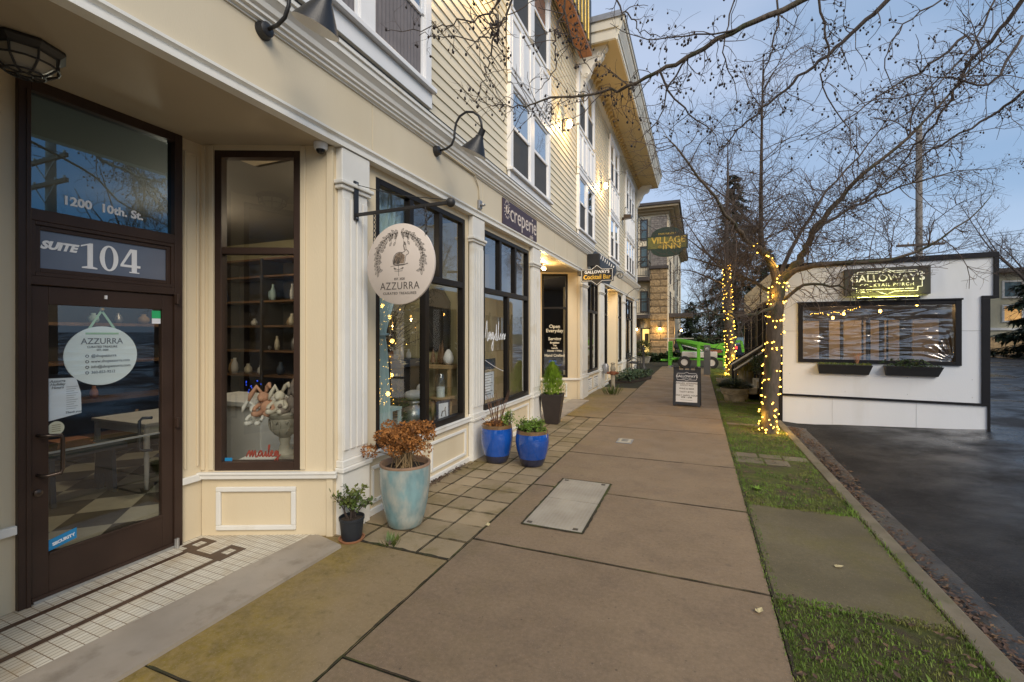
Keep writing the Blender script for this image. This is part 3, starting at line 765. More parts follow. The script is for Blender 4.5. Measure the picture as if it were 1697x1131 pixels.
# --- eaves of the far part
extr('eave_fascia', [(.98,8.95),(1.02,8.95),(1.02,9.06),(1.05,9.08),(1.05,9.12),(1.09,9.2),(1.14,9.3),(1.14,9.38),(1.18,9.40),(1.18,9.5),(.98,9.5)], 11.35, 23.75, M['eave'])
b = MB(); b.box(BX, BX+.98, 11.35, 23.75, 8.98, 9.03); part(b, 'eave_soffit', M['ochre'])
b = MB(); b.box(BX-9, BX+1.20, 11.3, 23.8, 9.501, 9.56); part(b, 'roof', M['zinc'])
b = MB(); b.box(BX, BX+.979, 11.28, 11.349, 8.95, 9.5); b.box(BX, BX+1.06, 11.24, 11.279, 9.2, 9.5); part(b, 'eave_return', M['eave']); b = MB(); b.box(BX, BX+.979, 23.751, 23.80, 8.95, 9.5); part(b, 'eave_return', M['eave'])
b = MB(); b.box(BX, BX+1.1, 11.2, 11.2395, 9.42, 9.56); part(b, 'gutter_end', M['zinc'])
b = MB(); b.prism([(BX,9.03),(BX+.10,9.03),(BX+.10,8.86),(BX+.05,8.80),(BX,8.72)], 11.4, 23.4, 'y'); part(b, 'eave_moulding', M['eave'])
y = 11.7
while y < 23.2:
    b = MB(); b.prism([(BX+.1,8.975),(BX+.26,8.975),(BX+.25,8.93),(BX+.18,8.90),(BX+.15,8.83),(BX+.1,8.80)], y, y+.10, 'y'); part(b, 'dentil', M['ochre']); y += .28
def corbel(y):
    pr = [(0,9.0),(.72,9.0),(.74,8.93),(.70,8.86),(.62,8.82),(.64,8.72),(.56,8.62),(.44,8.60),(.36,8.52),(.30,8.36),(.20,8.24),(.16,8.08),(.08,7.95),(0,7.9)]
    b = MB(); b.prism([(BX+a, z) for a, z in pr], y, y+.16, 'y')
    for cx_, cz_, r in ((.55,8.78,.10),(.20,8.30,.07)):
        for q in (y-.015, y+.16): b.tube([(BX+cx_+r*(1-k/16)*math.cos(k*.7), q+.007, cz_+r*(1-k/16)*math.sin(k*.7)) for k in range(15)], .016, 5)
    part(b, 'corbel', M['trim'], bevel=.012)
corbel(11.5); corbel(23.2)
# near end: wall goes up past the frame
b = MB(); sid(b, FW, -1.7, 11.28, 9.3, 11.2); part(b, 'upper_siding', M['siding'])
b = MB(); b.box(-12, BX-.001, -1.69, 11.27, 9.251, 11.2); part(b, 'upper_core', M['int_dark'])

# --- recess one: door wall, jambs, angled window
FD = WF((-3.85,0,0), (0,1))
b = MB(FD); b.box(-1, 1.42, 0, .12, -.02, 3.28); b.box(2.372, 2.545, 0, .12, -.02, 3.28); part(b, 'entry_wall', M['cream'])
b = MB(FD)
b.box(2.40, 2.415, -.014, 0, .60, 3.18); b.box(2.50, 2.515, -.014, 0, .60, 3.18); b.box(2.415, 2.50, -.014, 0, 3.165, 3.18)
part(b, 'jamb_moulding', M['cream'], bevel=.004)
for ya, yb in ((2.373,2.52),(.5,1.418)): b = MB(FD); b.box(ya, yb, -.035, 0, .48, .535); part(b, 'entry_rail', M['trim'], bevel=.006)
P0, P1 = V3((-3.84,2.54,0)), V3((-2.84,2.975,0)); AL = (P1-P0).length
FA = WF(P0, P1-P0)
b = MB(FA); casing(b, .102, .815, .55, 3.235, 0, AL, -.02, 3.28, 0, .10); part(b, 'angled_wall', M['cream'])
b = MB(FA)
b.box(.06, .10, -.016, 0, .56, 3.27); b.box(.817, .86, -.016, 0, .56, 3.27); b.box(AL-.055, AL, -.018, 0, -.02, 3.27); b.box(0,.03,-.015,0,.56,3.27)
part(b, 'window_casing', M['cream'], bevel=.005)
b = MB(FA); b.box(-.02, AL+.035, -.04, 0, .49, .525); b.box(-.02, AL+.035, -.05, 0, .5255, .545); part(b, 'angled_rail', M['trim'], bevel=.006)
b = MB(FA); t = .04
b.box(.126,.785,-.025,0,.06,.06+t); b.box(.126,.785,-.025,0,.42-t,.42); b.box(.126,.126+t,-.0252,0,.06+t,.42-t); b.box(.785-t,.785,-.0252,0,.06+t,.42-t)
part(b, 'panel_moulding', M['trim'], bevel=.007)
glazing('shop_window', FA, .102, .815, .55, 3.235, [], [(2.395,.16,.76,.055)], .058, .08, M['brown'], [(.16,.757,.61,2.37),(.16,.757,2.42,3.18)])
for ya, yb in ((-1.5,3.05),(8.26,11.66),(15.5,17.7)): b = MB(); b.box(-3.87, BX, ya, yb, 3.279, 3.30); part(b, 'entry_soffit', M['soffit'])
# left return of the recess (mirror of the angled wall, mostly outside the frame)
FL = WF((-2.84,.82,0), (-1,.42))
b = MB(FL); casing(b, .25, .95, .55, 3.2, 0, 1.0847, -.02, 3.28, 0, .1); part(b, 'return_wall', M['cream'])
glazing('shop_window', FL, .25, .95, .55, 3.2, mt=M['brown'])
b = MB(FW); b.box(-1.7, .82, 0, .12, -.02, 3.30); part(b, 'bay_wall', M['cream'])
b = MB(); b.box(-12, BX-.12, -1.7, -1.58, -.02, 4.2); part(b, 'near_wall', M['cream'])

# door set
b = MB(FD); y0, y1 = -.035, .06
b.box(1.42,1.478,y0,y1,0,3.28); b.box(2.312,2.372,y0,y1,0,3.28); b.box(1.478,2.312,y0,y1,3.21,3.28); b.box(1.478,2.312,y0,y1,2.405,2.478); b.box(1.478,2.312,y0,y1,2.005,2.06)
b.box(1.455,1.478,y0-.006,y1,.0,3.21)
df = part(b, 'door_frame', M['brown'], bevel=.004)
def pane(F, x0, x1, z0, z1, par_, y=.01, m=None):
    g = MB(F); g.poly([(x0,y,z0),(x1,y,z0),(x1,y,z1),(x0,y,z1)]); return part(g, 'pane', m or M['glass'], par_)
pane(FD, 1.478, 2.312, 2.478, 3.21, df, m=M['glass_tr'])
b = MB(FD); b.box(1.478,1.50,-.03,.03,2.06,2.405); b.box(2.29,2.312,-.03,.03,2.06,2.405); b.box(1.50,2.29,-.03,.03,2.06,2.085); b.box(1.50,2.29,-.03,.03,2.38,2.405)
b.box(1.50,1.528,-.018,.03,2.085,2.38); b.box(2.262,2.29,-.018,.03,2.085,2.38); b.box(1.528,2.262,-.018,.03,2.085,2.113); b.box(1.528,2.262,-.018,.03,2.352,2.38)
sp = part(b, 'suite_panel', M['brown'], bevel=.003)
M['frost'] = mat('frosted_film', (.13,.15,.20), .22, .06, 4, spec=.8)
b = MB(FD); b.box(1.528,2.262,-.006,.005,2.113,2.352); part(b, 'number_plate', M['frost'], sp)
dr = MB(FD); y0, y1 = -.018, .03
dr.box(1.482,1.568,y0,y1,.016,2.0); dr.box(2.232,2.310,y0,y1,.016,2.0); dr.box(1.568,2.232,y0,y1,1.885,2.0); dr.box(1.568,2.232,y0,y1,.016,.29)
D = part(dr, 'door', M['brown'], bevel=.004)
b = MB(FD); b.box(1.568,2.232,-.026,-.0185,.285,.302); b.box(1.484,2.308,-.03,-.0185,.018,.05); part(b, 'door_trim', M['zinc'] if False else M['brown'], D, bevel=.002)
pane(FD, 1.568, 2.232, .29, 1.885, D, .0)
b = MB(FD); b.box(1.49,2.305,-.036,-.02,.012,.03); part(b, 'door_sweep', M['alu'], D)
b = MB(FD); hx = 1.515
b.tube([(hx,-.018,1.06),(hx,-.075,1.06),(hx+.02,-.09,1.06),(hx+.075,-.105,1.055),(hx+.085,-.105,1.03),(hx+.085,-.105,.84),(hx+.075,-.105,.815),(hx+.02,-.09,.81),(hx,-.075,.81),(hx,-.018,.81)], .0115, 10)
part(b, 'handle', M['bronze'], D, smooth=True)
b = MB(FD); b.lathe([(.001,0),(.022,0),(.022,.012),(.012,.018),(.001,.018)], n=18)
bb = MB(FD @ Matrix.Translation((1.515,-.018,.70)) @ Matrix.Rotation(R(90),4,'X')); bb.lathe([(.022,0),(.022,.012),(.012,.018),(.0005,.018)], n=18); part(bb, 'lock', M['bronze'], D, smooth='auto')
bb = MB(FD); bb.tube([(2.20,.05,1.05),(2.16,.10,1.05),(2.14,.10,1.03),(2.14,.10,.82),(2.16,.10,.80),(2.20,.05,.80)], .011, 8); part(bb, 'inner_handle', M['black'], D, smooth=True)
for z in (.05, 1.0, 1.97):
    b = MB(FD); b.box(2.305,2.33,-.055,-.036,z-.035,z+.035); b.tube([(2.318,-.062,z-.04),(2.318,-.062,z+.04)], .011, 8); part(b, 'hinge', M['alu'] if z < .2 else M['brown'], D, bevel=.003)
b = MB(FD); b.box(1.86,1.872,-.032,-.0185,1.94,1.965); part(b, 'door_clip', M['white'], D)
b = MB(FD); b.bar((1.57,.02,.93),(2.23,.02,.93),.02,.012); part(b, 'push_bar', M['alu'], D)
# lettering on the transom, suite plate and door
for s_, x_ in (('1200',1.645),('10th.',1.85),('St.',2.035)): text('street_number', s_, .079, FD, x_, 2.575, M['vinyl_white'], df, off=.0028, y=.0075, align='LEFT')
o_ = text('suite_word', 'SUITE', .068, FD, 1.62, 2.262, M['vinyl_white'], sp, y=-.009, off=.004, shear=.3, sx=1.05)
b = MB(FD)
def d1(b, x):
    b.prism([(x+.035,2.158),(x+.035,2.30),(x,2.285),(x,2.295),(x+.05,2.315),(x+.065,2.315),(x+.065,2.158),(x+.09,2.15),(x+.09,2.142),(x+.005,2.142),(x+.005,2.15)], -.010, -.0065, 'y')
def d0(b, x):
    n = 24; o = [(x+.055+.055*math.cos(k*2*math.pi/n), 2.228+.09*math.sin(k*2*math.pi/n)) for k in range(n)]
    i = [(x+.055+.026*math.cos(k*2*math.pi/n), 2.228+.078*math.sin(k*2*math.pi/n)) for k in range(n)]
    b._add([(p[0],-.010,p[1]) for p in o]+[(p[0],-.010,p[1]) for p in i], [(k,(k+1)%n,n+(k+1)%n,n+k) for k in range(n)])
def d4(b, x):
    b.prism([(x+.07,2.142),(x+.07,2.315),(x+.102,2.315),(x+.102,2.142)], -.010, -.0065, 'y')
    b.prism([(x,2.182),(x,2.196),(x+.06,2.315),(x+.07,2.315),(x+.07,2.296),(x+.018,2.199),(x+.0699,2.199),(x+.0699,2.182)], -.010, -.0065, 'y')
    b.box(x+.1021,x+.125,-.010,-.0065,2.182,2.199); b.box(x+.055,x+.0699,-.0101,-.0065,2.142,2.150); b.box(x+.1021,x+.118,-.0101,-.0065,2.142,2.150)
d1(b, 1.735); d0(b, 1.838); d4(b, 1.962); part(b, 'suite_number', M['vinyl_white'], sp)

# --- recess two (angled far wall with chalk lettering) and recess three
FD2 = WF((-3.85,0,0), (0,1))
b = MB(FD2); casing(b, 8.75, 10.75, 0, 3.0, 8.2, 11.10, -.02, 3.28); part(b, 'entry_wall', M['cream'])
glazing('entry_door', FD2, 8.75, 10.75, .01, 3.0, [(9.75,.01,3.0,.16)], [(2.2,8.8,10.7,.07),(.25,8.8,10.7,.3)], .09, .06, M['brown'], [(8.84,9.75,.4,2.2),(9.75,10.66,.4,2.2),(8.84,9.75,2.2,2.92),(9.75,10.66,2.2,2.92)])
Q0, Q1 = V3((-3.84,11.10,0)), V3((-2.84,11.60,0)); QL = (Q1-Q0).length
FQ = WF(Q0, Q1-Q0)
b = MB(FQ); casing(b, .12, .80, .56, 3.24, 0, QL, -.02, 3.28, 0, .1); b.box(QL-.06,QL,-.018,0,-.02,3.27); part(b, 'angled_wall', M['cream'])
g2 = glazing('shop_window', FQ, .12, .80, .56, 3.24, [], [(2.36,.17,.75,.055)], .055, .08, M['dark'], [(.17,.75,.62,2.34),(.17,.75,2.38,3.19)])
b = MB(FQ); b.box(0, QL+.03, -.045, 0, .49, .545); b.box(.14,.78,-.025,0,.06,.10); b.box(.14,.78,-.025,0,.38,.42); b.box(.14,.18,-.0252,0,.10,.38); b.box(.74,.78,-.0252,0,.10,.38); part(b, 'angled_rail', M['trim'], bevel=.006)
FN = WF((-2.86,8.24,0), (-1,.45))
b = MB(FN); b.box(0, 1.09, 0, .1, -.02, 3.28); part(b, 'return_wall', M['cream'])
M['chalk'] = mat('chalk', (.75,.68,.52), .8, 0); M['chalk_blue'] = mat('blue_chalk', (.05,.16,.55), .8, 0)
for i, (s, z, sz, mt_) in enumerate((('Open',1.88,.125,'chalk'),('Everyday',1.77,.125,'chalk'),('Serving',1.56,.115,'chalk'),('Breakfast',1.46,.065,'chalk'),('Tea',1.39,.065,'chalk'),('Lunch',1.32,.065,'chalk'),('Dinner / Wine',1.25,.065,'chalk'),('Hand Crafted',1.13,.095,'chalk'))):
    text('window_lettering', s, sz, FQ, .46, z, M[mt_], g2, y=.03, off=.002)
b = MB(FQ); random.seed(3)
for k in range(9):
    x = random.uniform(.3,.5); z = random.uniform(.78,1.02); b.tube([(x+q*.03, .03, z+random.uniform(-.015,.02)) for q in range(random.randint(3,7))], .006, 4)
part(b, 'chalk_scribble', M['chalk_blue'], g2)
b = MB(FD2); b.box(15.0, 18.2, .3, .4, -.02, 3.28); part(b, 'entry_wall', M['cream'])
FQ3 = WF((-3.84,17.15,0), (1,.5)); b = MB(FQ3); b.box(0, 1.11, 0, .1, -.02, 3.28); part(b, 'angled_wall', M['cream'])
FN3 = WF((-2.86,15.58,0), (-1,.45)); b = MB(FN3); b.box(0, 1.09, 0, .1, -.02, 3.28); part(b, 'return_wall', M['cream'])
# --- interiors
b = MB(); b.box(-9, -2.97, -1.55, 23.2, -.03, .006)
part(b, 'shop_floor', M['g_check'])
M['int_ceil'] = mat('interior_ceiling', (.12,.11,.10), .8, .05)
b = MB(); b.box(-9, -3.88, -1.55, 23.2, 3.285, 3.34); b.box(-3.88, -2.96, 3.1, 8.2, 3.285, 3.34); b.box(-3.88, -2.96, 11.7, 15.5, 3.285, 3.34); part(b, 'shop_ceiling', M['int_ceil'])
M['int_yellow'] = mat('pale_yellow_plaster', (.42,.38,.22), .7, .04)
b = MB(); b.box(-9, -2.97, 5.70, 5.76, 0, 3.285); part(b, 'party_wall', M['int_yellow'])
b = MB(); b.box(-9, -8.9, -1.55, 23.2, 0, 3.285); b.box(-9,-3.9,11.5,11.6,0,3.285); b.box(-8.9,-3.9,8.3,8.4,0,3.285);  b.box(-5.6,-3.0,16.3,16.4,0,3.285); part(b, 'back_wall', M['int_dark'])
b = MB(); b.box(-3.95, -2.97, 3.50, 5.69, .006, .56); part(b, 'display_plinth', M['whitewood'])
b = MB(FA); b.prism([(.1,.085),(.9,.085),(.9,.6),(.1,.6)], .50, .548, 'z'); part(b, 'display_ledge', M['whitewood'])
# ------------------------------------------------------------------ signs, lamps and fittings on the shop building
def gooseneck(y, lab):
    t = thing('gooseneck_lamp', lab, 'wall lamp', (BX+.1, y, 3.80), 'gooseneck lamps above the shopfronts')
    b = MB(WF((BX+.05, y, 3.80), (0,1)) @ Matrix.Rotation(R(90), 4, 'X'))
    b.lathe([(.062,0),(.062,.012),(.05,.03),(.05,.05),(.03,.062),(.001,.062)], n=20); b.obj('wall_plate', M['black'], t, smooth='auto')
    x = BX+.11; pts = [(x,y,3.80),(x+.12,y,3.81)]
    for k in range(0, 9): 
        a = R(-70+k*8); pts.append((x+.12+.10*math.cos(a)*1.0-.03, y, 3.93+.12*math.sin(a)))
    pts = [(x,y,3.80),(x+.08,y,3.805),(x+.15,y,3.84),(x+.185,y,3.91),(x+.19,y,3.99),(x+.21,y,4.08),(x+.255,y,4.145),(x+.34,y,4.18),(x+.43,y,4.16),(x+.49,y,4.11),(x+.525,y,4.03),(x+.535,y,3.93)]
    b = MB(); b.tube(pts, .0135, 10); b.obj('arm', M['black'], t, smooth=True)
    cx_ = x+.535
    # shade leans a little away from the wall
    T = Matrix.Translation((cx_,y,3.93)) @ Matrix.Rotation(R(26),4,'Y')
    b = MB(T); b.lathe([(.001,.02),(.035,.02),(.035,-.055),(.045,-.06),(.050,-.085),(.148,-.245),(.151,-.252)], n=32, cap=False)
    b.obj('shade', M['black'], t, smooth='auto')
    b = MB(T); b.lathe([(.001,-.07),(.04,-.085),(.144,-.247),(.151,-.252)], n=32, cap=False); b.obj('shade_lining', M['white'], t, smooth='auto')
    b = MB(T); b.sphere((0,0,-.17), .032, 12, 8, (1,1,1.3)); b.obj('bulb', M['paper'], t, smooth=True)
gooseneck(2.27, 'black gooseneck barn lamp near the shop door, cut off by the top of the picture')
gooseneck(4.52, 'black gooseneck barn lamp curving out above the round hanging sign')

def sconce(y, z, lab, power=44):
    t = thing('wall_lantern', lab, 'wall light', (BX+.05, y, z), 'lit wall lanterns on the siding')
    b = MB(WF((BX+.028,y,z),(0,1))); b.box(-.055,.055,-.03,0,-.13,.14); b.obj('back_plate', M['bronze'], t, bevel=.01)
    b = MB(); b.tube([(BX+.05,y,z-.02),(BX+.12,y,z+.09),(BX+.17,y,z+.10)], .012, 8); b.obj('arm', M['bronze'], t, smooth=True)
    b = MB(); b.lathe([(.03,.115),(.075,.10),(.08,.085),(.03,.08)], (BX+.17,y,z), 20); b.obj('cap', M['bronze'], t, smooth='auto')
    b = MB(); b.lathe([(.001,-.09),(.04,-.075),(.062,-.02),(.058,.04),(.04,.075),(.001,.078)], (BX+.17,y,z), 18); b.obj('globe', M['lamp_hot'], t, smooth=True)
    l = bpy.data.lights.new('lantern_light', 'POINT'); l.energy = power; l.color = (1,.66,.28); l.shadow_soft_size = .06
    o = bpy.data.objects.new('lantern_light', l); COL.objects.link(o); o.location = (BX+.25, y, z+.0)
    o.parent = t; o.matrix_parent_inverse = Matrix.Translation(-V3(t.location))
sconce(5.55, 6.62, 'lit wall lantern high on the siding above the first shopfront, nearest the camera')
sconce(9.95, 6.40, 'lit wall lantern on the siding between the second and third window stacks')
sconce(14.30, 6.32, 'lit wall lantern on the siding left of the fourth window stack')
t = thing('floodlight', 'small unlit bronze floodlight box on the siding near the far eave corner', 'wall light', (BX+.1,18.6,6.3))
b = MB(); b.box(BX+.02,BX+.10,18.56,18.64,6.25,6.36); b.obj('bracket', M['bronze'], t, bevel=.01)
b = MB(); b.prism([(BX+.10,6.28),(BX+.38,6.30),(BX+.40,6.42),(BX+.10,6.45)], 18.46, 18.74, 'y'); b.obj('housing', M['bronze'], t, bevel=.015)
# ceiling lantern in the near recess
t = thing('ceiling_lantern', 'dark cage ceiling lantern on the soffit over the shop door', 'ceiling light', (-3.42,1.30,3.28))
cl_ = (-3.42,1.30,3.28)
b = MB(); b.lathe([(.001,-.003),(.17,-.003),(.175,-.02),(.15,-.045),(.14,-.05),(.001,-.05)], cl_, 8); b.obj('canopy', M['iron'], t)
M['lamp_off'] = mat('milky_glass', (.42,.38,.30), .4, .05, 4)
b = MB(); b.lathe([(.13,-.045),(.125,-.10),(.07,-.145),(.001,-.15)], cl_, 8); b.obj('diffuser', M['lamp_off'], t)
b = MB()
for k in range(8):
    a = 2*math.pi*k/8; ca, sa = math.cos(a), math.sin(a)
    b.tube([(cl_[0]+r*ca, cl_[1]+r*sa, cl_[2]+z) for r, z in ((.145,-.04),(.138,-.105),(.08,-.155),(.03,-.16))], .006, 5)
for r, z in ((.138,-.105),(.08,-.155),(.03,-.16)): b.tube([(cl_[0]+r*math.cos(2*math.pi*k/16), cl_[1]+r*math.sin(2*math.pi*k/16), cl_[2]+z) for k in range(16)], .006, 5, closed=True)
b.obj('cage', M['iron'], t)
# dome camera
t = thing('security_camera', 'white dome security camera at the soffit corner beside the angled window', 'camera', (-2.90,2.90,3.28))
b = MB(); b.lathe([(.001,-.002),(.055,-.002),(.055,-.035),(.046,-.055),(.046,-.056),(.001,-.056)], (-2.90,2.895,3.28), 20); b.obj('housing', M['white'], t, smooth='auto')
b = MB(); b.sphere((-2.90,2.895,3.226), .038, 16, 8); b.obj('dome', mat('dark_dome', (.01,.01,.012), .1, 0), t, smooth=True)
# conduit box
t = thing('junction_box', 'grey outlet cover and conduit on the fascia left of the purple sign', 'fitting', (BX+.06,5.63,3.50))
b = MB(WF((BX+.05,5.63,3.47),(0,1))); b.box(-.045,.045,-.04,0,-.06,.06); b.lathe([(.001,.0),(.04,0),(.045,.02),(.001,.03)], (0,-.06,-.02), 14); b.obj('box', M['zinc'], t, bevel=.01)
b = MB(); b.tube([(BX+.058,5.63,3.53),(BX+.058,5.63,3.66),(BX+.062,5.60,3.72),(BX+.075,5.45,3.835),(BX+.075,4.6,3.842)], .009, 8); b.obj('conduit', M['fascia'], t, smooth=True)

# round hanging sign on its bracket
sy = 3.17
t = thing('sign_bracket', 'dark steel sign bracket with ball end on the first fluted pilaster', 'bracket', (BX+.08,sy,2.85))
b = MB(); b.box(BX+.073, BX+.085, sy-.028, sy+.028, 2.69, 3.03); b.obj('back_plate', M['black'], t, bevel=.002)
b = MB(); b.bar((BX+.085,sy,2.735),(-1.85,sy,2.745),.026); b.obj('arm', M['iron'], t, bevel=.002)
b = MB(); b.sphere((-1.825,sy,2.745), .038, 18, 12); b.obj('ball', M['iron'], t, smooth=True)
b = MB(); b.tube([(BX+.085,sy,3.0),(-2.35,sy,2.865),(-1.84,sy,2.765)], .0035, 5); b.obj('stay_wire', M['iron'], t)
for z in (2.71, 3.01):
    b = MB(WF((BX+.0855,sy,z),(0,1)) @ Matrix.Rotation(R(90),4,'X')); b.lathe([(.009,0),(.009,.006),(.001,.007)], n=8); b.obj('bolt', M['zinc'], t)
hc = (-2.305, sy, 2.28); HR = .338
t = thing('hanging_sign', 'round cream shop sign with a rabbit in a leaf wreath, hanging on two chains', 'sign', hc)
M['board'] = mat('sign_board', (.72,.63,.55), .55, .03, 3)
b = MB(Matrix.Translation(hc) @ Matrix.Rotation(R(90),4,'X')); b.lathe([(HR-.004,-.012),(HR,-.009),(HR,.009),(HR-.004,.012)], n=72); b.obj('board', M['board'], t, smooth='auto')
for x in (-.27, .25):
    b = MB(); zt = hc[2]+math.sqrt(HR**2-x*x)-.03; z = zt; k = 0
    while z < 2.725:
        a = k % 2; cz_ = z+.022
        b.tube([(hc[0]+x+(.010*math.cos(q*math.pi/5) if a else 0), sy+(0 if a else .010*math.cos(q*math.pi/5)), cz_+.024*math.sin(q*math.pi/5)) for q in range(10)], .0038, 5, closed=True); z += .036; k += 1
    b.obj('chain', M['iron'], t)
FH = WF((hc[0], sy-.0125, hc[2]), (1,0))
ink = M['ink']
text('sign_lettering', 'AZZURRA', .088, FH, 0, -.185, ink, t, y=-.001, sx=.92, space=1.1, off=-.0005)
text('sign_lettering', 'CURATED TREASURES', .030, FH, 0, -.245, ink, t, y=-.001, space=1.15)
text('sign_lettering', 'EST. 2020', .026, FH, 0, -.125, ink, t, y=-.001)
b = MB(FH); random.seed(11)
def stroke(pts, w=.0035, y=-.001):
    n = len(pts)
    for i in range(n-1):
        p, q = V3((pts[i][0],0,pts[i][1])), V3((pts[i+1][0],0,pts[i+1][1])); d = (q-p)
        if d.length < 1e-6: continue
        nn = V3((-d.z,0,d.x)).normalized()*w/2
        b._add([(p.x+nn.x,y,p.z+nn.z),(p.x-nn.x,y,p.z-nn.z),(q.x-nn.x,y,q.z-nn.z),(q.x+nn.x,y,q.z+nn.z)], [(0,1,2,3)])
def leafo(x, z, a, l, w):
    ca, sa = math.cos(a), math.sin(a)
    for sgn in (1,-1): stroke([(x+ca*l*t-sa*sgn*w*math.sin(math.pi*t), z+sa*l*t+ca*sgn*w*math.sin(math.pi*t)) for t in (0,.25,.5,.75,1)], .0028)
    stroke([(x,z),(x+ca*l*.8,z+sa*l*.8)], .002)
for sgn in (1,-1):
    arc = [(sgn*.232*math.sin(R(a))*(1-.0*a), .03+.232*math.cos(R(a))) for a in range(4, 118, 6)]
    stroke(arc, .0032)
    for i, (x, z) in enumerate(arc):
        for q in (0,1):
            a = math.atan2(z-.03, x) + (0.9 if q else 2.6)*sgn*-1 + random.uniform(-.3,.3); leafo(x, z, a if q else a+.2, random.uniform(.03,.055), .009)
    x, z = arc[11]; stroke([(x+.016*math.cos(k*.8)*(1-k/14), z+.016*math.sin(k*.8)*(1-k/14)) for k in range(13)], .0028)
    for x0 in (.03, .07): leafo(sgn*x0, .255, R(-95+20*sgn), .05, .01); stroke([(sgn*x0,.255),(sgn*(x0+.012),.185)], .002); leafo(sgn*(x0+.012), .185, R(-90+30*sgn), .035, .008)
b.obj('wreath', ink, t)
# the rabbit, facing right on its branch
b = MB(FH)
b.poly([(-.055,-.0006,.004),(-.06,-.0006,.03),(-.05,-.0006,.062),(-.028,-.0006,.085),(.0,-.0006,.093),(.028,-.0006,.087),(.052,-.0006,.07),(.05,-.0006,.03),(.04,-.0006,.004)]); b.obj('rabbit_shading', mat('sepia_wash', (.27,.20,.14), .7, .35, 60), t)
b = MB(FH)
body = [(-.062,.0),(-.066,.03),(-.055,.066),(-.03,.09),(0,.098),(.025,.092),(.04,.098),(.05,.098)]
stroke(body, .005); stroke([(.05,.098),(.058,.112),(.072,.114),(.088,.10),(.092,.086),(.082,.076),(.066,.07),(.06,.05),(.056,.02),(.045,.002)], .0045)
stroke([(.055,.108),(.044,.15),(.05,.178),(.062,.165),(.066,.115)], .0045); stroke([(.048,.112),(.038,.15),(.045,.17)], .003)
stroke([(-.062,0),(-.03,-.008),(.02,-.006),(.06,-.004),(.085,.002)], .006); stroke([(-.045,.01),(-.02,.05),(.0,.052),(.008,.03),(-.005,.002)], .007)
for k in range(26):
    x = random.uniform(-.055,.05); z = random.uniform(.01,.085); stroke([(x,z),(x+random.uniform(.004,.012),z+random.uniform(.01,.02))], .0022)
b.poly([(-.06,-.002,.0),(-.06,-.002,.03),(-.045,-.002,.06),(-.04,-.002,.01)]); b.poly([(-.03,-.002,.0),(-.012,-.002,.045),(.0,-.002,.03),(-.005,-.002,.0)])
stroke([(.078,.098),(.081,.098)], .005); stroke([(-.09,-.02),(-.05,-.012),(0,-.012),(.05,-.01)], .003); stroke([(-.01,-.012),(-.008,-.10)], .0035)
for sgn in (-1,1):
    stroke([(-.009,-.05),(-.009+sgn*.05,-.03)], .003); stroke([(-.009,-.06),(-.009+sgn*.04,-.058)], .003); leafo(-.009+sgn*.03, -.045, R(90-50*sgn), .022, .006)
b.obj('rabbit_drawing', ink, t)

# purple creperie board on the fascia
M['purple'] = mat('aubergine_board', (.060,.036,.050), .5, .08, 5)
t = thing('fascia_sign', 'flat aubergine board reading creperie fixed to the fascia over the second shopfront', 'sign', (BX+.07,7.25,3.55))
b = MB(FW); b.box(6.43,8.02,-.068,-.05,3.40,3.80); b.obj('board', M['purple'], t, bevel=.003)
text('sign_lettering', 'creperie', .40, FW, 7.36, 3.63, M['board'], t, y=-.069, sx=.95, off=-.001)
text('sign_lettering', 'cafe', .11, FW, 7.72, 3.435, M['board'], t, y=-.069, shear=.35)
b = MB(FW)
for k in range(16):
    a = 2*math.pi*k/16; b.bar((6.60+.085*math.cos(a),-.0695,3.65+.115*math.sin(a)),(6.60+.115*math.cos(a),-.0695,3.65+.15*math.sin(a)),.014,.002,(0,1,0))
for rr in (.055,.035): b.tube([(6.60+rr*math.cos(2*math.pi*k/14),-.0695,3.65+rr*1.2*math.sin(2*math.pi*k/14)) for k in range(14)], .006, 4, closed=True)
b.obj('emblem', M['board'], t)

# projecting cocktail bar sign
def deco_outline(cx, cz, w, h): 
    return [(cx-w/2,cz-h/2),(cx-.13,cz-h/2),(cx,cz-h/2-.10),(cx+.13,cz-h/2),(cx+w/2,cz-h/2),(cx+w/2,cz+h/2),(cx+.13,cz+h/2),(cx,cz+h/2+.10),(cx-.13,cz+h/2),(cx-w/2,cz+h/2)]
cy = 11.2
t = thing('projecting_sign', 'black art deco projecting sign with gold Cocktail Bar lettering on the third pilaster', 'sign', (-2.3,cy,3.25))
b = MB(); b.prism(deco_outline(-2.31,3.14,.80,.32), cy-.03, cy+.03, 'y'); b.obj('board', M['black'], t, bevel=.004)
b = MB(); b.bar((BX+.05,cy,3.20),(-2.70,cy,3.20),.10,.12); b.obj('mount', M['black'], t, bevel=.01)
FC = WF((-2.31,cy-.031,3.14),(1,0))
ol = deco_outline(0,0,.76,.28); b = MB(FC)
for i in range(len(ol)):
    p, q = ol[i], ol[(i+1) % len(ol)]; b.bar((p[0],-.002,p[1]),(q[0],-.002,q[1]),.010,.004,(0,1,0))
b.obj('border', M['vinyl_white'], t)
text('sign_lettering', "GALLOWAY'S", .10, FC, 0, .075, M['vinyl_white'], t, y=-.002, off=.003)
text('sign_lettering', 'Cocktail Bar', .155, FC, 0, -.05, M['gold'], t, y=-.002, off=.003, sx=.86)
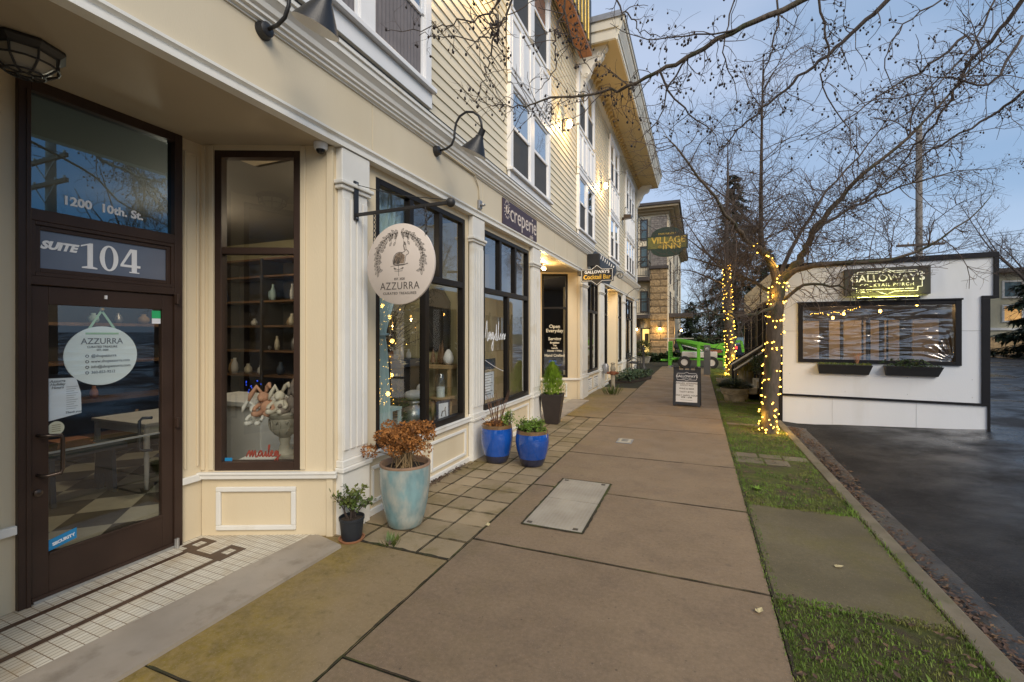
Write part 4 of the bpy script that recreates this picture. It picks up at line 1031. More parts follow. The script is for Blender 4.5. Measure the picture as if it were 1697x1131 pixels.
# slate-blue blade sign just behind
cy = 12.35
M['slate'] = mat('slate_blue', (.045,.065,.10), .5, .1, 5)
t = thing('projecting_sign', 'slate blue lozenge projecting sign seen behind the black cocktail bar sign', 'sign', (-2.4,cy,3.5))
b = MB(); b.prism([(-2.82,3.70),(-2.60,3.95),(-2.05,3.55),(-2.02,3.35),(-2.22,3.02),(-2.55,3.12)], cy-.03, cy+.03, 'y'); b.obj('board', M['slate'], t, bevel=.01)
b = MB(); b.box(-2.80,-2.46,cy-.12,cy-.04,3.52,3.86); b.obj('lamp_box', M['black'], t, bevel=.01)
FS = WF((-2.32,cy-.031,3.45),(1,0)); b = MB(FS)
for k in range(7): b.bar((-.12+k*.055,-.003,.26-k*.045),(-.10+k*.055,-.003,.36-k*.05),.022,.004,(0,1,0))
for k in range(6): b.bar((-.10+k*.05,-.003,-.22-k*.015),(-.07+k*.05,-.003,-.14-k*.01),.018,.004,(0,1,0))
b.obj('sign_marks', M['vinyl_white'], t)
# wrought scroll brackets along the fascia
def scroll(name, cx, y, z, lab, s=1.0):
    t = thing(name, lab, 'bracket', (BX+.05,y,z))
    b = MB(); pts = [(BX+.05,y,z-.22*s),(BX+.15*s,y,z-.05*s),(BX+.35*s,y,z+.09*s),(BX+.6*s,y,z+.12*s)]
    for k in range(18):
        a = R(90-k*30); r = .14*s*(1-k/20); pts.append((BX+.66*s+r*math.cos(a), y, z-.02*s+r*math.sin(a)))
    b.tube(pts, .011, 6); b.obj('scroll', M['iron'], t, smooth=True)
scroll('scroll_bracket', 0, 14.35, 3.52, 'wrought iron scroll bracket on the fascia just past the cocktail bar sign', .9)
scroll('scroll_bracket', 0, 19.4, 3.44, 'wrought iron scroll bracket near the far end of the fascia', 1.1)
# inn sign at the far corner
cy = 23.1
t = thing('inn_sign', 'dark green and gold inn sign on a scrolled bracket at the far building corner', 'sign', (-1.4,cy,6.05))
M['inn_green'] = mat('inn_green', (.022,.045,.030), .45, .15, 4); M['inn_gold'] = mat('inn_gold_ground', (.16,.15,.035), .4, .25, 3)
ell = lambda n, a0, a1, rx, rz_, cz: [(-1.39+rx*math.cos(R(a0+(a1-a0)*k/n)), cz+rz_*math.sin(R(a0+(a1-a0)*k/n))) for k in range(n+1)]
out = [(-2.33,5.75),(-2.33,6.40)] + list(reversed(ell(14, 0, 180, .74, .42, 6.401))) + [(-.45,6.40),(-.45,5.75)] + list(reversed(ell(14, 180, 360, .74, .36, 5.749)))
b = MB(); b.prism(out, cy-.05, cy+.05, 'y'); b.obj('board', M['inn_green'], t, bevel=.01)
b = MB(); b.box(-2.27,-.51,cy-.056,cy-.051,5.80,6.35); b.obj('panel', M['inn_gold'], t)
FI = WF((-1.39,cy-.057,6.05),(1,0))
text('sign_lettering', 'FAIRHAVEN', .15, FI, 0, .44, M['gold'], t, y=-.002)
text('sign_lettering', 'VILLAGE', .42, FI, .06, .13, M['gold'], t, y=-.002, off=.010, sx=.98)
text('sign_lettering', 'INN', .38, FI, .22, -.17, M['gold'], t, y=-.002, off=.007, sx=1.25)
b = MB(FI); b.tube([(-.33+.09*math.cos(k*.6)*(1-k/26), -.004, -.18+.07*math.sin(k*.6)*(1-k/26)) for k in range(20)], .012, 4); b.obj('flourish', M['gold'], t)
b = MB()
for z, s in ((6.35,1),(5.85,-1)):
    b.tube([(-2.78,cy,z),(-2.33,cy,z)], .02, 6)
for (cz_, s) in ((6.75,1),(7.25,1),(5.35,-1),(6.1,1)):
    b.tube([(-2.62+.20*(1-k/22)*math.cos(k*.55), cy, cz_+s*.26*(1-k/22)*math.sin(k*.55)) for k in range(20)], .014, 5)
b.tube([(-2.76,cy,4.9),(-2.74,cy,7.6)], .022, 6); b.tube([(-2.76,cy,7.5),(-2.3,cy,7.0),(-1.9,cy,6.75)], .014, 5); b.tube([(-2.76,cy,5.0),(-2.4,cy,5.3),(-2.2,cy,5.7)], .014, 5)
b.obj('scroll_bracket', M['iron'], t)
# long boxed sign under the eave at the top
t = thing('roof_sign', 'long boxed sign with gold relief high on the siding at the top of the picture', 'sign', (-2.55,8.5,9))
b = MB(); b.box(-2.72,-2.42,5.2,11.15,8.55,8.62); b.obj('underside', M['terracotta'], t, bevel=.01)
b = MB(); b.box(-2.72,-2.44,5.2,11.14,8.621,9.9); b.obj('case', M['black'], t)
b = MB(); 
y = 5.6
while y < 11:
    b.box(-2.439,-2.415,y,y+.10,8.72,9.7); y += .32
b.obj('relief', M['gold'], t, bevel=.006)
# recess two ceiling fixture
def ceil_light(x, y, lab, pw):
    t = thing('ceiling_light', lab, 'ceiling light', (x,y,3.27))
    b = MB(); b.lathe([(.001,-.002),(.07,-.002),(.07,-.02),(.02,-.03),(.02,-.06),(.001,-.06)], (x,y,3.278), 16); b.obj('base', M['bronze'], t, smooth='auto')
    for dy in (-.12,.12):
        b = MB(); b.tube([(x,y,3.24),(x,y+dy*.6,3.235),(x,y+dy,3.22)], .009, 6); b.obj('arm', M['bronze'], t, smooth=True)
        b = MB(); b.sphere((x,y+dy,3.175), .042, 12, 8); b.obj('bulb', M['lamp_hot'], t, smooth=True)
    l = bpy.data.lights.new('ceiling_lamp', 'POINT'); l.energy = pw; l.color = (1,.66,.26); l.shadow_soft_size = .05
    o = bpy.data.objects.new('ceiling_lamp', l); COL.objects.link(o); o.location = (x,y,3.07); o.parent = t; o.matrix_parent_inverse = Matrix.Translation(-V3(t.location))
ceil_light(-3.25, 9.75, 'two-bulb lit ceiling light in the recessed entry beyond the purple sign', 22)
ceil_light(-3.3, 16.5, 'lit ceiling light in the farther ochre recess of the cream building', 22)
t = thing('meter_box', 'small grey meter housing on the pilaster beside the standpipe', 'fitting', (-2.75,14.3,.55))
b = MB(); b.lathe([(.09,0),(.10,.03),(.10,.22),(.07,.30),(.001,.31)], (-2.68,14.3,.45), 14); b.obj('body', M['zinc'], t, smooth='auto')
b = MB(); b.box(-2.79,-2.70,14.26,14.34,.50,.66); b.obj('bracket', M['zinc'], t)

# ------------------------------------------------------------------ things behind and on the glass
FDg = WF((-3.85,0,0),(0,1))
t = thing('door_sign', 'white oval sign hanging by a pale green ribbon inside the glass door', 'sign', (-3.85,1.86,1.53))
b = MB(FDg @ Matrix.Translation((1.865,.016,1.545)) @ Matrix.Rotation(R(90),4,'X')); n = 48
b._add([(.212*math.cos(2*math.pi*k/n), .205*math.sin(2*math.pi*k/n), z) for z in (-.003,.003) for k in range(n)], [tuple(range(n)), tuple(range(2*n-1,n-1,-1))]+[(k,(k+1)%n,n+(k+1)%n,n+k) for k in range(n)])
M['sign_white'] = mat('enamel_white', (.80,.85,.84), .45, .02, 2)
b.obj('board', M['sign_white'], t)
M['ribbon'] = mat('green_ribbon', (.42,.62,.42), .5, .05, 9)
b = MB(FDg); b.bar((1.77,.012,1.70),(1.96,.012,1.70),.012,.003,(0,1,0)); b.bar((1.79,.0165,1.73),(1.862,.0165,1.86),.014,.003,(0,1,0)); b.bar((1.862,.0165,1.86),(1.94,.0165,1.73),.014,.003,(0,1,0)); b.obj('ribbon', M['ribbon'], t)
b = MB(FDg); b.sphere((1.862,.012,1.872), .016, 10, 6); b.obj('suction_cup', M['lamp_off'], t, smooth=True)
for s, x, z, sz, al in (('AZZURRA',1.865,1.645,.058,'CENTER'),('CURATED TREASURE',1.865,1.607,.020,'CENTER'),('EST. 2020',1.865,1.585,.018,'CENTER'),('@shopazzurra',1.80,1.545,.027,'LEFT'),('www.shopazzurra.com',1.80,1.507,.027,'LEFT'),('info@shopazzurra.com',1.80,1.469,.027,'LEFT'),('360-853-9212',1.80,1.431,.027,'LEFT')):
    text('sign_lettering', s, sz, FDg, x, z, M['ink_grey'], t, y=.0115, align=al, sx=.92)
for z in (1.545,1.507,1.469,1.431):
    b = MB(FDg @ Matrix.Translation((1.778,.0115,z)) @ Matrix.Rotation(R(90),4,'X')); b.tube([(.009*math.cos(k), .009*math.sin(k), 0) for k in range(7)], .0025, 4, closed=True); b.obj('icon', M['ink_grey'], t)
t = thing('door_notice', 'white paper notice taped inside the lower left of the door glass', 'notice', (-3.85,1.64,1.2))
b = MB(FDg); b.prism([(1.572,1.135),(1.745,1.165),(1.742,1.30),(1.715,1.405),(1.572,1.41)], .006, .008, 'y'); b.obj('sheet', M['paper'], t)
for i, s in enumerate(('Azzurra','Holiday','Hours')): text('notice_lettering', s, .024, FDg, 1.62, 1.39-i*.021, M['ink_grey'], t, y=.0045, shear=.25)
b = MB(FDg)
for k in range(11): b.box(1.665, 1.725-.01*(k % 3), .0048,.0058,1.345-k*.0145,1.349-k*.0145)
b.obj('notice_lines', mat('print_grey', (.42,.43,.46), .8, 0), t)
text('notice_lettering', 'Thank you', .02, FDg, 1.70, 1.178, M['ink_grey'], t, y=.0045, shear=.3)
t = thing('hours_tag', 'small cream oval tag stuck on the door glass under the paper notice', 'sticker', (-3.85,1.61,1.08))
b = MB(FDg @ Matrix.Translation((1.612,.004,1.085)) @ Matrix.Rotation(R(90),4,'X')); b._add([(.042*math.cos(2*math.pi*k/24), .045*math.sin(2*math.pi*k/24), z) for z in (-.001,.001) for k in range(24)], [tuple(range(24)), tuple(range(47,23,-1))]+[(k,(k+1)%24,24+(k+1)%24,24+k) for k in range(24)])
b.obj('disc', mat('cream_card', (.72,.68,.52), .7, .03, 4), t)
b = MB(FDg)
for k in range(4): b.box(1.59,1.634,.0015,.0025,1.105-k*.013,1.108-k*.013)
b.obj('print', M['oak'], t)
M['sec_blue'] = mat('security_blue', (.02,.25,.52), .45, .05, 9)
t = thing('security_sticker', 'blue security sticker at the lower left corner of the door glass', 'sticker', (-3.85,1.65,.36))
b = MB(FDg); b.prism([(1.572,.305),(1.715,.335),(1.715,.405),(1.572,.375)], -.003, -.001, 'y'); b.obj('film', M['sec_blue'], t)
text('sticker_lettering', 'SECURITY', .026, FDg, 1.648, .352, M['vinyl_white'], t, y=-.004, off=.0015, tilt=R(12))
t = thing('security_sticker', 'tiny blue security sticker at the lower left corner of the angled window', 'sticker', (-3.7,2.6,.64))
b = MB(FA); b.box(.165,.225,.040,.043,.612,.648); b.obj('film', M['sec_blue'], t)
t = thing('card_sticker', 'green and white payment sticker in the top right corner of the door glass', 'sticker', (-3.85,2.2,1.84))
b = MB(FDg); b.box(2.168,2.228,-.003,-.001,1.815,1.875); b.obj('top_half', mat('sticker_green', (.03,.45,.16), .5, 0), t)
b = MB(FDg); b.box(2.168,2.228,-.003,-.001,1.775,1.8145); b.obj('lower_half', M['paper'], t)
# script lettering on the glass
def script(name, pts_list, F, mt, parent, r=.006):
    b = MB(F)
    for pts in pts_list:
        q = []
        for i in range(len(pts)-1):       # Catmull-Rom
            p0 = pts[max(i-1,0)]; p1 = pts[i]; p2 = pts[i+1]; p3 = pts[min(i+2,len(pts)-1)]
            for k in range(5):
                u = k/5; q.append(tuple(.5*((2*p1[j])+(-p0[j]+p2[j])*u+(2*p0[j]-5*p1[j]+4*p2[j]-p3[j])*u*u+(-p0[j]+3*p1[j]-3*p2[j]+p3[j])*u**3) for j in (0,1)))
        q.append(pts[-1]); b.tube([(x,0,z) for x, z in q], r, 5)
    return b.obj(name, mt, parent)
M['red'] = mat('red_script', (.30,.055,.035), .5, .1, 20)
t = thing('script_sign', 'red cursive name sign standing on the sill of the angled window', 'sign', (-3.5,2.72,.62))
m_ = [(0,0),(.5,1),(.55,0),(.95,1),(1.0,0),(1.4,1),(1.5,0),(1.8,.1),(2.1,.7),(2.5,.85),(2.2,.9),(1.95,.4),(2.2,.05),(2.55,.7),(2.6,.05),(2.9,.2),(3.1,.85),(3.15,.1),(3.4,.2),(3.75,1.7),(3.6,1.7),(3.6,.1),(3.9,.2),(4.25,.7),(4.05,.95),(3.9,.4),(4.2,.02),(4.6,.3),(4.95,.85),(4.65,.8),(4.6,.3),(4.9,.2),(5.1,.9),(5.05,-.6),(4.7,-.9),(4.6,-.6),(5.1,-.1),(5.5,.3)]
script('lettering', [[(x*.052, z*.052) for x, z in m_]], FA @ Matrix.Translation((.34,.05,.655)), M['red'], t, .0065)
b = MB(FA); b.box(.34,.64,.045,.055,.6095,.612); b.obj('base', M['red'], t)
t = thing('window_script', 'white cursive name lettered across the second shopfront window', 'lettering', (BX,6.4,1.6))
mg = [(0,0),(.35,1.6),(.5,.2),(.95,1.7),(1.0,0),(1.3,.2),(1.7,.7),(1.35,.6),(1.45,.05),(1.8,.6),(1.85,0),(2.2,.7),(2.0,.4),(2.2,.1),(2.4,.7),(2.3,-.9),(2.0,-.6),(2.7,.3),(3.1,.6),(2.75,.3),(3.0,0),(3.15,1.4),(3.2,0),(3.5,.2),(3.75,1.7),(3.6,.8),(3.75,0),(4.1,.3),(4.3,.6),(4.05,.3),(4.3,0),(4.6,.5),(4.7,0),(4.8,.5),(5.0,.5),(5.1,0),(5.5,.6),(5.2,.3),(5.5,.05),(5.6,.5),(5.7,0),(6.2,.3)]
script('lettering', [[(x*.155, z*.17) for x, z in mg], [(.2,-.55),(.75,-.75),(.3,-.95),(.6,-1.1)] and [(.05,-.28),(.45,-.42),(.75,-.5)]], FW @ Matrix.Translation((5.95,.045,1.60)), M['vinyl_white'], t, .0045)
t = thing('window_menu', 'pale menu card and small notice stuck low inside the second shopfront window', 'notice', (BX,6.15,.95))
b = MB(FW); b.box(5.97,6.36,.052,.056,.72,1.12); b.obj('sheet', M['paper'], t)
b = MB(FW); b.box(5.98,6.42,.052,.056,1.16,1.32); b.obj('header_sheet', M['slate'], t)
b = MB(FW)
for k in range(8): b.box(6.02,6.30-.04*(k % 3),.050,.0518,1.07-k*.04,1.08-k*.04)
b.obj('print', M['ink_grey'], t)

# shop window one: curtain, tables and ornaments
t = thing('curtain', 'pale blue tied-back curtain at the left of the first shopfront window', 'curtain', (-3.02,3.75,2))
M['curtain_blue'] = mat('pale_blue_cloth', (.38,.52,.54), .85, .06, 5)
b = MB(); n = 40; rows = [(3.2,.66,.0),(2.7,.56,.0),(2.1,.36,0),(1.74,.19,0),(1.66,.17,0),(1.55,.20,0),(1.1,.25,0),(.58,.27,0)]
vs = []
for z, wd, _ in rows:
    for k in range(n+1): u = k/n; vs.append((-3.04-.028*math.sin(u*34)-.01*math.sin(u*11), 3.74+wd*u, z))
b._add(vs, [(j*(n+1)+k, j*(n+1)+k+1, (j+1)*(n+1)+k+1, (j+1)*(n+1)+k) for j in range(len(rows)-1) for k in range(n)])
b.obj('drape', M['curtain_blue'], t, smooth=True)
b = MB(); b.tube([(-3.0,3.73,1.69),(-2.985,3.82,1.685),(-3.0,3.92,1.69),(-3.08,3.88,1.70)], .012, 6); b.obj('tieback', M['curtain_blue'], t, smooth=True)
def table(name, lab, x, y, z0, w, d, h, mt, round_=False):
    t = thing(name, lab, 'table', (x,y,z0))
    b = MB()
    if round_: b.lathe([(w/2-.01,h-.03),(w/2,h-.02),(w/2,h-.005),(w/2-.01,h)], (x,y,z0), 26)
    else: b.box(x-w/2,x+w/2,y-d/2,y+d/2,z0+h-.035,z0+h)
    b.obj('tabletop', mt, t, bevel=.006 if not round_ else 0)
    if not round_:
        b = MB(); b.box(x-w/2+.04,x+w/2-.04,y-d/2+.04,y+d/2-.04,z0+h-.12,z0+h-.0355); b.obj('apron', mt, t)
    for sx_ in (-1,1):
        for sy_ in (-1,1):
            q = .36 if round_ else .5
            b = MB(); lx, ly = x+sx_*(w*q-.04), y+sy_*(d*q-.04)
            b.lathe([(.018,0),(.022,.1),(.026,h*.5),(.020,h*.55),(.030,h*.6),(.028,h-.036)], (lx,ly,z0), 8); b.obj('leg', mt, t, smooth=True)
    return t
table('side_table', 'small round gilded wood table inside the right of the first shopfront window', -3.14, 5.22, .56, .34, .34, .31, M['oak'], True)
t = thing('shelf_stand', 'tall pale wood stand against the yellow wall in the first shop window', 'shelf', (-3.6,5.25,.56))
for z in (1.22, .72): 
    b = MB(); b.box(-3.50,-3.08,5.34,5.69,z,z+.05); b.obj('shelf', M['oak'], t, bevel=.005)
for x in (-3.48,-3.11):
    for y in (5.37,5.66):
        b = MB(); b.box(x-.02,x+.02,y-.02,y+.02,.561,1.22); b.obj('leg', M['oak'], t)
t = thing('arched_mirror', 'dark framed arch-top mirror on the yellow wall inside the first shop window', 'mirror', (-3.7,5.5,1.9))
FM = WF((-3.50,5.695,0),(1,0)); out = [(-.22,1.45),(.22,1.45),(.22,2.15),(.10,2.35),(-.10,2.35),(-.22,2.15)]
b = MB(FM); b.prism(out, -.03, 0, 'y'); b.obj('frame', M['dark'], t)
b = MB(FM); b.prism([(p[0]*.8, 1.9+(p[1]-1.9)*.88) for p in out], -.034, -.0305, 'y'); b.obj('glass', mat('mirror_glass', (.05,.05,.05), .1, .3, 3), t)
t = thing('candle', 'white pillar candle in a glass on the round table in the shop window', 'candle', (-3.36,4.95,1.08))
b = MB(); b.lathe([(.055,0),(.055,.13),(.001,.13)], (-3.12,5.16,.871), 18); b.obj('wax', M['white'], t, smooth='auto')
b = MB(); b.lathe([(.07,0),(.072,.24),(.05,.30)], (-3.12,5.16,.8705), 18, cap=False); b.obj('chimney', M['glass'], t, smooth=True)
t = thing('egg_ornament', 'white pine cone shaped ornament on the shelf below the arched mirror', 'ornament', (-3.5,5.2,1.41))
b = MB(); b.lathe([(.03,0),(.065,.04),(.075,.09),(.055,.16),(.02,.21),(.001,.215)], (-3.16,5.43,1.2705), 18); b.obj('body', M['white'], t, smooth=True)
random.seed(5)
t = thing('bottle_brush_trees', 'group of small brown bottle brush trees on the shelf beside the white ornament', 'ornament', (-3.6,5.3,1.41))
for k in range(4):
    x, y, h = -3.46+k*.075, 5.52+.06*(k % 2), .22+.06*(k % 3)
    b = MB(); b.lathe([(.045,.02),(.03,h*.5),(.001,h)], (x,y,1.2705), 9); b.lathe([(.015,0),(.015,.03)], (x,y,1.2705), 6); b.obj('tree', M['wood'], t)
t = thing('framed_print', 'small framed deer print standing on the display floor under the round table', 'picture', (-3.2,5.0,.56))
b = MB(WF((-3.03,4.92,.565),(.3,1))); b.box(0,.22,0,.02,0,.28); b.obj('frame', M['slate'], t)
b = MB(WF((-3.03,4.92,.565),(.3,1))); b.box(.03,.19,-.003,-.0005,.03,.25); b.obj('print', M['paper'], t)
b = MB(WF((-3.03,4.92,.565),(.3,1)) @ Matrix.Translation((.11,-.005,.12))); b.tube([(-.04,0,-.03),(-.02,0,.03),(.03,0,.03),(.04,0,-.04)], .006, 4); b.tube([(.02,0,.03),(.03,0,.08)], .005, 4); b.obj('deer_drawing', M['ink'], t)
t = thing('silver_ornament', 'round silver jar with a plush on top inside the first shop window', 'ornament', (-3.4,4.3,.6))
b = MB(); b.lathe([(.06,0),(.12,.05),(.14,.14),(.11,.23),(.05,.26),(.05,.28),(.09,.30),(.001,.33)], (-3.22,4.70,.561), 22); b.obj('jar', M['alu'], t, smooth=True)
b = MB(); b.sphere((-3.22,4.70,.95), .10, 12, 8, (1.2,1.3,.6)); b.sphere((-3.18,4.80,1.02), .06, 10, 8); b.obj('cloth', M['whitewood'], t, smooth=True)
t = thing('mantelpiece', 'dark painted mantel shelf standing behind the tied-back curtain', 'shelf', (-4.0,4.2,0))
b = MB(); b.box(-4.05,-3.68,4.3,5.68,1.24,1.34); b.obj('shelf', M['slate'], t, bevel=.01)
b = MB(); b.box(-4.02,-3.76,4.35,5.66,.006,1.24); b.obj('body', M['int_dark'], t)
M['petal'] = mat('silk_petal', (.62,.58,.46), .8, .15, 20)
t = thing('flower_arrangement', 'large arrangement of cream silk flowers and twigs inside the first shop window', 'flowers', (-3.6,4.15,1.4))
b = MB()
for k in range(26):
    x, y, z = -3.55+random.gauss(0,.14), 4.82+random.gauss(0,.22), 1.85+random.gauss(0,.2); b.tube([(-3.72,4.85,1.45),((x-3.72)/2,(y+4.85)/2,z-.1),(x,y,z)], .004, 4)
b.obj('stems', M['twig'], t)
b = MB()
for k in range(95):
    x, y, z = -3.52+random.gauss(0,.15), 4.78+random.gauss(0,.25), 1.85+random.gauss(0,.24)
    for q in range(6):
        a = q*1.05; b.leaf((x,y,z), (math.cos(a),math.sin(a),random.uniform(-.2,.6)), (0,0,1), random.uniform(.04,.075), .04)
b.obj('petals', M['petal'], t)
b = MB(); b.lathe([(.05,0),(.09,.06),(.08,.14),(.06,.17)], (-3.80,4.85,1.3405), 16); b.obj('vase', M['whitewood'], t, smooth=True)
M['fir'] = mat('fir_green', (.030,.055,.022), .8, .3, 12)
def little_fir(lab, x, y, z0, h, r):
    t = thing('artificial_fir', lab, 'ornament', (x,y,z0))
    b = MB(); b.tube([(x,y,z0),(x,y,z0+h)], .008, 5); b.obj('stem', M['twig'], t)
    b = MB()
    for k in range(260):
        u = random.random(); a = random.uniform(0,6.28); rr = r*(1-u); b.leaf((x+math.cos(a)*rr*.3, y+math.sin(a)*rr*.3, z0+.1*h+u*h*.9), (math.cos(a),math.sin(a),.15), (0,0,1), rr*.7+.02, .018)
    b.obj('needles', M['fir'], t)
little_fir('small artificial fir tree beside the silver jar in the first shop window', -3.25, 4.44, .561, .66, .17)
little_fir('slim artificial fir tree left of the candle in the first shop window', -3.36, 5.12, .561, .78, .12)
t = thing('blue_stool', 'small pale blue chair half hidden behind the curtain in the first shop window', 'chair', (-3.3,3.85,.56))
b = MB(); b.box(-3.36,-3.12,4.12,4.32,.84,.87); b.obj('seat', M['curtain_blue'], t)
for x in (-3.34,-3.14):
    for y in (4.14,4.30):
        b = MB(); b.box(x-.015,x+.015,y-.015,y+.015,.561,.84); b.obj('leg', M['curtain_blue'], t)
# angled window: stone urn with plush rabbits, blue light cluster
t = thing('stone_urn', 'carved cast stone pedestal urn standing in the angled window', 'urn', (-3.3,2.9,.61))
ub = FA @ V3((.545,.30,.548)); uc = (ub.x, ub.y, .6005)
b = MB(); b.lathe([(.085,0),(.088,.02),(.075,.03),(.05,.06),(.038,.11),(.05,.15),(.045,.165),(.075,.19),(.115,.24),(.125,.30),(.122,.34),(.14,.36),(.15,.385),(.13,.395),(.001,.39)], uc, 28); b.obj('bowl', M['stone_c'], t, smooth='auto')
b = MB()
for k in range(10):
    a = 2*math.pi*k/10; b.tube([(uc[0]+r*math.cos(a+da), uc[1]+r*math.sin(a+da), uc[2]+z) for r, z, da in ((.078,.2,0),(.117,.24,.1),(.129,.29,.25),(.126,.33,.12),(.128,.30,0))], .008, 5)
b.obj('carving', M['stone_c'], t, smooth=True)
def plush(lab, x, y, z, col, s=1.0, lean=0):
    m_ = mat('plush_cloth', col, .95, .1, 25)
    t = thing('plush_rabbit', lab, 'toy', (x,y,z)); u = FA.to_3x3() @ V3((1,0,0)); nn = FA.to_3x3() @ V3((0,-1,0))
    def P(a, d, h): q = V3((x,y,z)) + u*a*s + nn*d*s; return (q.x, q.y, z+h*s)
    b = MB(); b.sphere(P(0,0,.07), .065*s, 12, 8, (1,1,1.15)); b.sphere(P(lean*.03,.02,.165), .05*s, 12, 8); b.sphere(P(lean*.03,.06,.155), .026*s, 8, 6)
    for sg in (-1,1):
        b.tube([P(sg*.03,.03,.03),P(sg*.05,.09,.015),P(sg*.055,.15,.03)], [.028*s,.026*s,.022*s], 8); b.tube([P(sg*.05,.02,.11),P(sg*.085,.06,.07),P(sg*.08,.09,.05)], [.02*s,.018*s,.018*s], 8)
    b.obj('body', m_, t, smooth=True)
    for sg in (-1,1):
        b = MB(); b.tube([P(lean*.03+sg*.02,.01,.205),P(lean*.05+sg*.05,.0,.26),P(lean*.06+sg*.085,.02,.235+.05*sg),P(lean*.06+sg*.10,.03,.19+.06*sg)], [.014*s,.022*s,.022*s,.010*s], 8); b.obj('ear', m_, t, smooth=True)
z_ = .995
q = FA @ V3((0.405,.27,0)); plush('floppy salmon plush rabbit lying over the left rim of the stone urn', q.x, q.y, z_-.02, (.45,.24,.15), .95, -1)
q = FA @ V3((0.525,.26,0)); plush('cream plush rabbit in the middle of the stone urn', q.x, q.y, z_, (.55,.50,.40), .9, 0)
q = FA @ V3((0.635,.30,0)); plush('grey brown plush rabbit at the right of the stone urn', q.x, q.y, z_, (.22,.18,.15), 1.1, 1)
q = FA @ V3((0.325,.26,0)); plush('white plush rabbit hanging low at the left side of the stone urn', q.x, q.y, z_-.10, (.60,.58,.52), .8, -1)
t = thing('blue_lights', 'cluster of glowing blue fairy lights deep behind the angled window', 'lights', (-4.4,3.4,1))
M['blue_bulb'] = emis('blue_bulb', (.02,.08,.8), .8)
b = MB(); 
for k in range(16): b.octa((-4.35+random.gauss(0,.06), 3.42+random.gauss(0,.03), 1.14+random.gauss(0,.04)), .008)
b.obj('bulbs', M['blue_bulb'], t)
b = MB(); b.tube([(-4.35+.05*math.sin(k*2.1), 3.42, 1.10+.01*k) for k in range(10)], .003, 4); b.obj('wire', M['black'], t)
t = thing('counter', 'white panelled counter standing behind the angled window', 'counter', (-4.7,3.6,0))
b = MB(); b.box(-5.1,-4.1,3.3,3.8,.006,.95); b.obj('body', M['whitewood'], t, bevel=.01)
b = MB(); b.box(-5.15,-4.05,3.25,3.85,.9505,1.0); b.obj('worktop', M['whitewood'], t, bevel=.008)
# things seen through the door
table('display_table', 'white turned-leg display table seen through the door glass', -6.0, 3.68, .006, 1.0, 1.3, .72, M['whitewood'])
t = thing('bench', 'grey painted trestle bench seen low through the door glass', 'bench', (-5.0,2.35,0))
b = MB(); b.box(-6.15,-5.75,2.3,3.0,.47,.52); b.obj('seat', M['slate'], t)
for y in (2.4,2.9):
    b = MB(); b.prism([(-6.13,.006),(-6.03,.006),(-5.95,.2),(-5.87,.006),(-5.77,.006),(-5.81,.47),(-6.09,.47)], y-.02, y+.02, 'y'); b.obj('leg', M['slate'], t)
for k in range(3):
    b = MB(); b.box(-6.07+.01*k,-5.85+.012*k,2.45,2.77-.03*k,.521+k*.035,.555+k*.035); o = b.obj('book', M['terracotta'], bevel=.003)
    tag(o, ('brown book at the bottom of the stack on the bench behind the door','brown book in the middle of the stack on the bench behind the door','brown book on top of the stack on the bench behind the door')[k], 'book', 'books stacked on the bench')
for k in range(2):
    b = MB(); x, y = -5.7, 3.75+k*.16; b.lathe([(.03,0),(.03,.12),(.012,.14),(.012,.165),(.001,.166)], (x,y,.727), 12); b.tube([(x,y,.89),(x,y,.91),(x+.05,y-.02,.91)], .006, 5); o = b.obj('soap_bottle', M['alu'], smooth='auto')
    tag(o, ('left pump bottle on the white display table behind the door','right pump bottle on the white display table behind the door')[k], 'bottle', 'pump bottles on the display table')
t = thing('shelving', 'dark open shelving stocked with goods at the back of the shop', 'shelf', (-7.4,2.8,0))
for z in (.3,.8,1.3,1.8):
    b = MB(); b.box(-7.7,-7.3,1.2,4.6,z,z+.04); b.obj('shelf', M['wood'], t)
b = MB(); b.box(-7.74,-7.70,1.2,4.6,.006,2.2); b.obj('back_board', M['int_dark'], t)
for i in range(26):
    z = random.choice((.34,.84,1.34,1.84)); y = random.uniform(1.3,4.5); r = random.uniform(.04,.08); h = random.uniform(.12,.3)
    b = MB(); b.lathe([(r*.7,0),(r,h*.3),(r*.9,h*.6),(r*.4,h*.85),(r*.45,h)], (-7.42,y,z+.0005), 12); o = b.obj('jar', random.choice((M['whitewood'],M['terracotta'],M['oak'],M['curtain_blue'],M['zinc'])), t, smooth=True)
t = thing('string_lights', 'row of tiny coloured lights across the shop ceiling behind the door', 'lights', (-6,2.5,2.6))
b = MB()
for k in range(44): b.octa((-6.2,1.5+k*.05,2.62+.05*math.sin(k*.9)), .010)
b.obj('bulbs', M['bulb_am'], t)
b = MB(); b.tube([(-6.2,1.5+k*.05,2.635+.05*math.sin(k*.9)) for k in range(44)], .003, 4); b.obj('wire', M['black'], t)
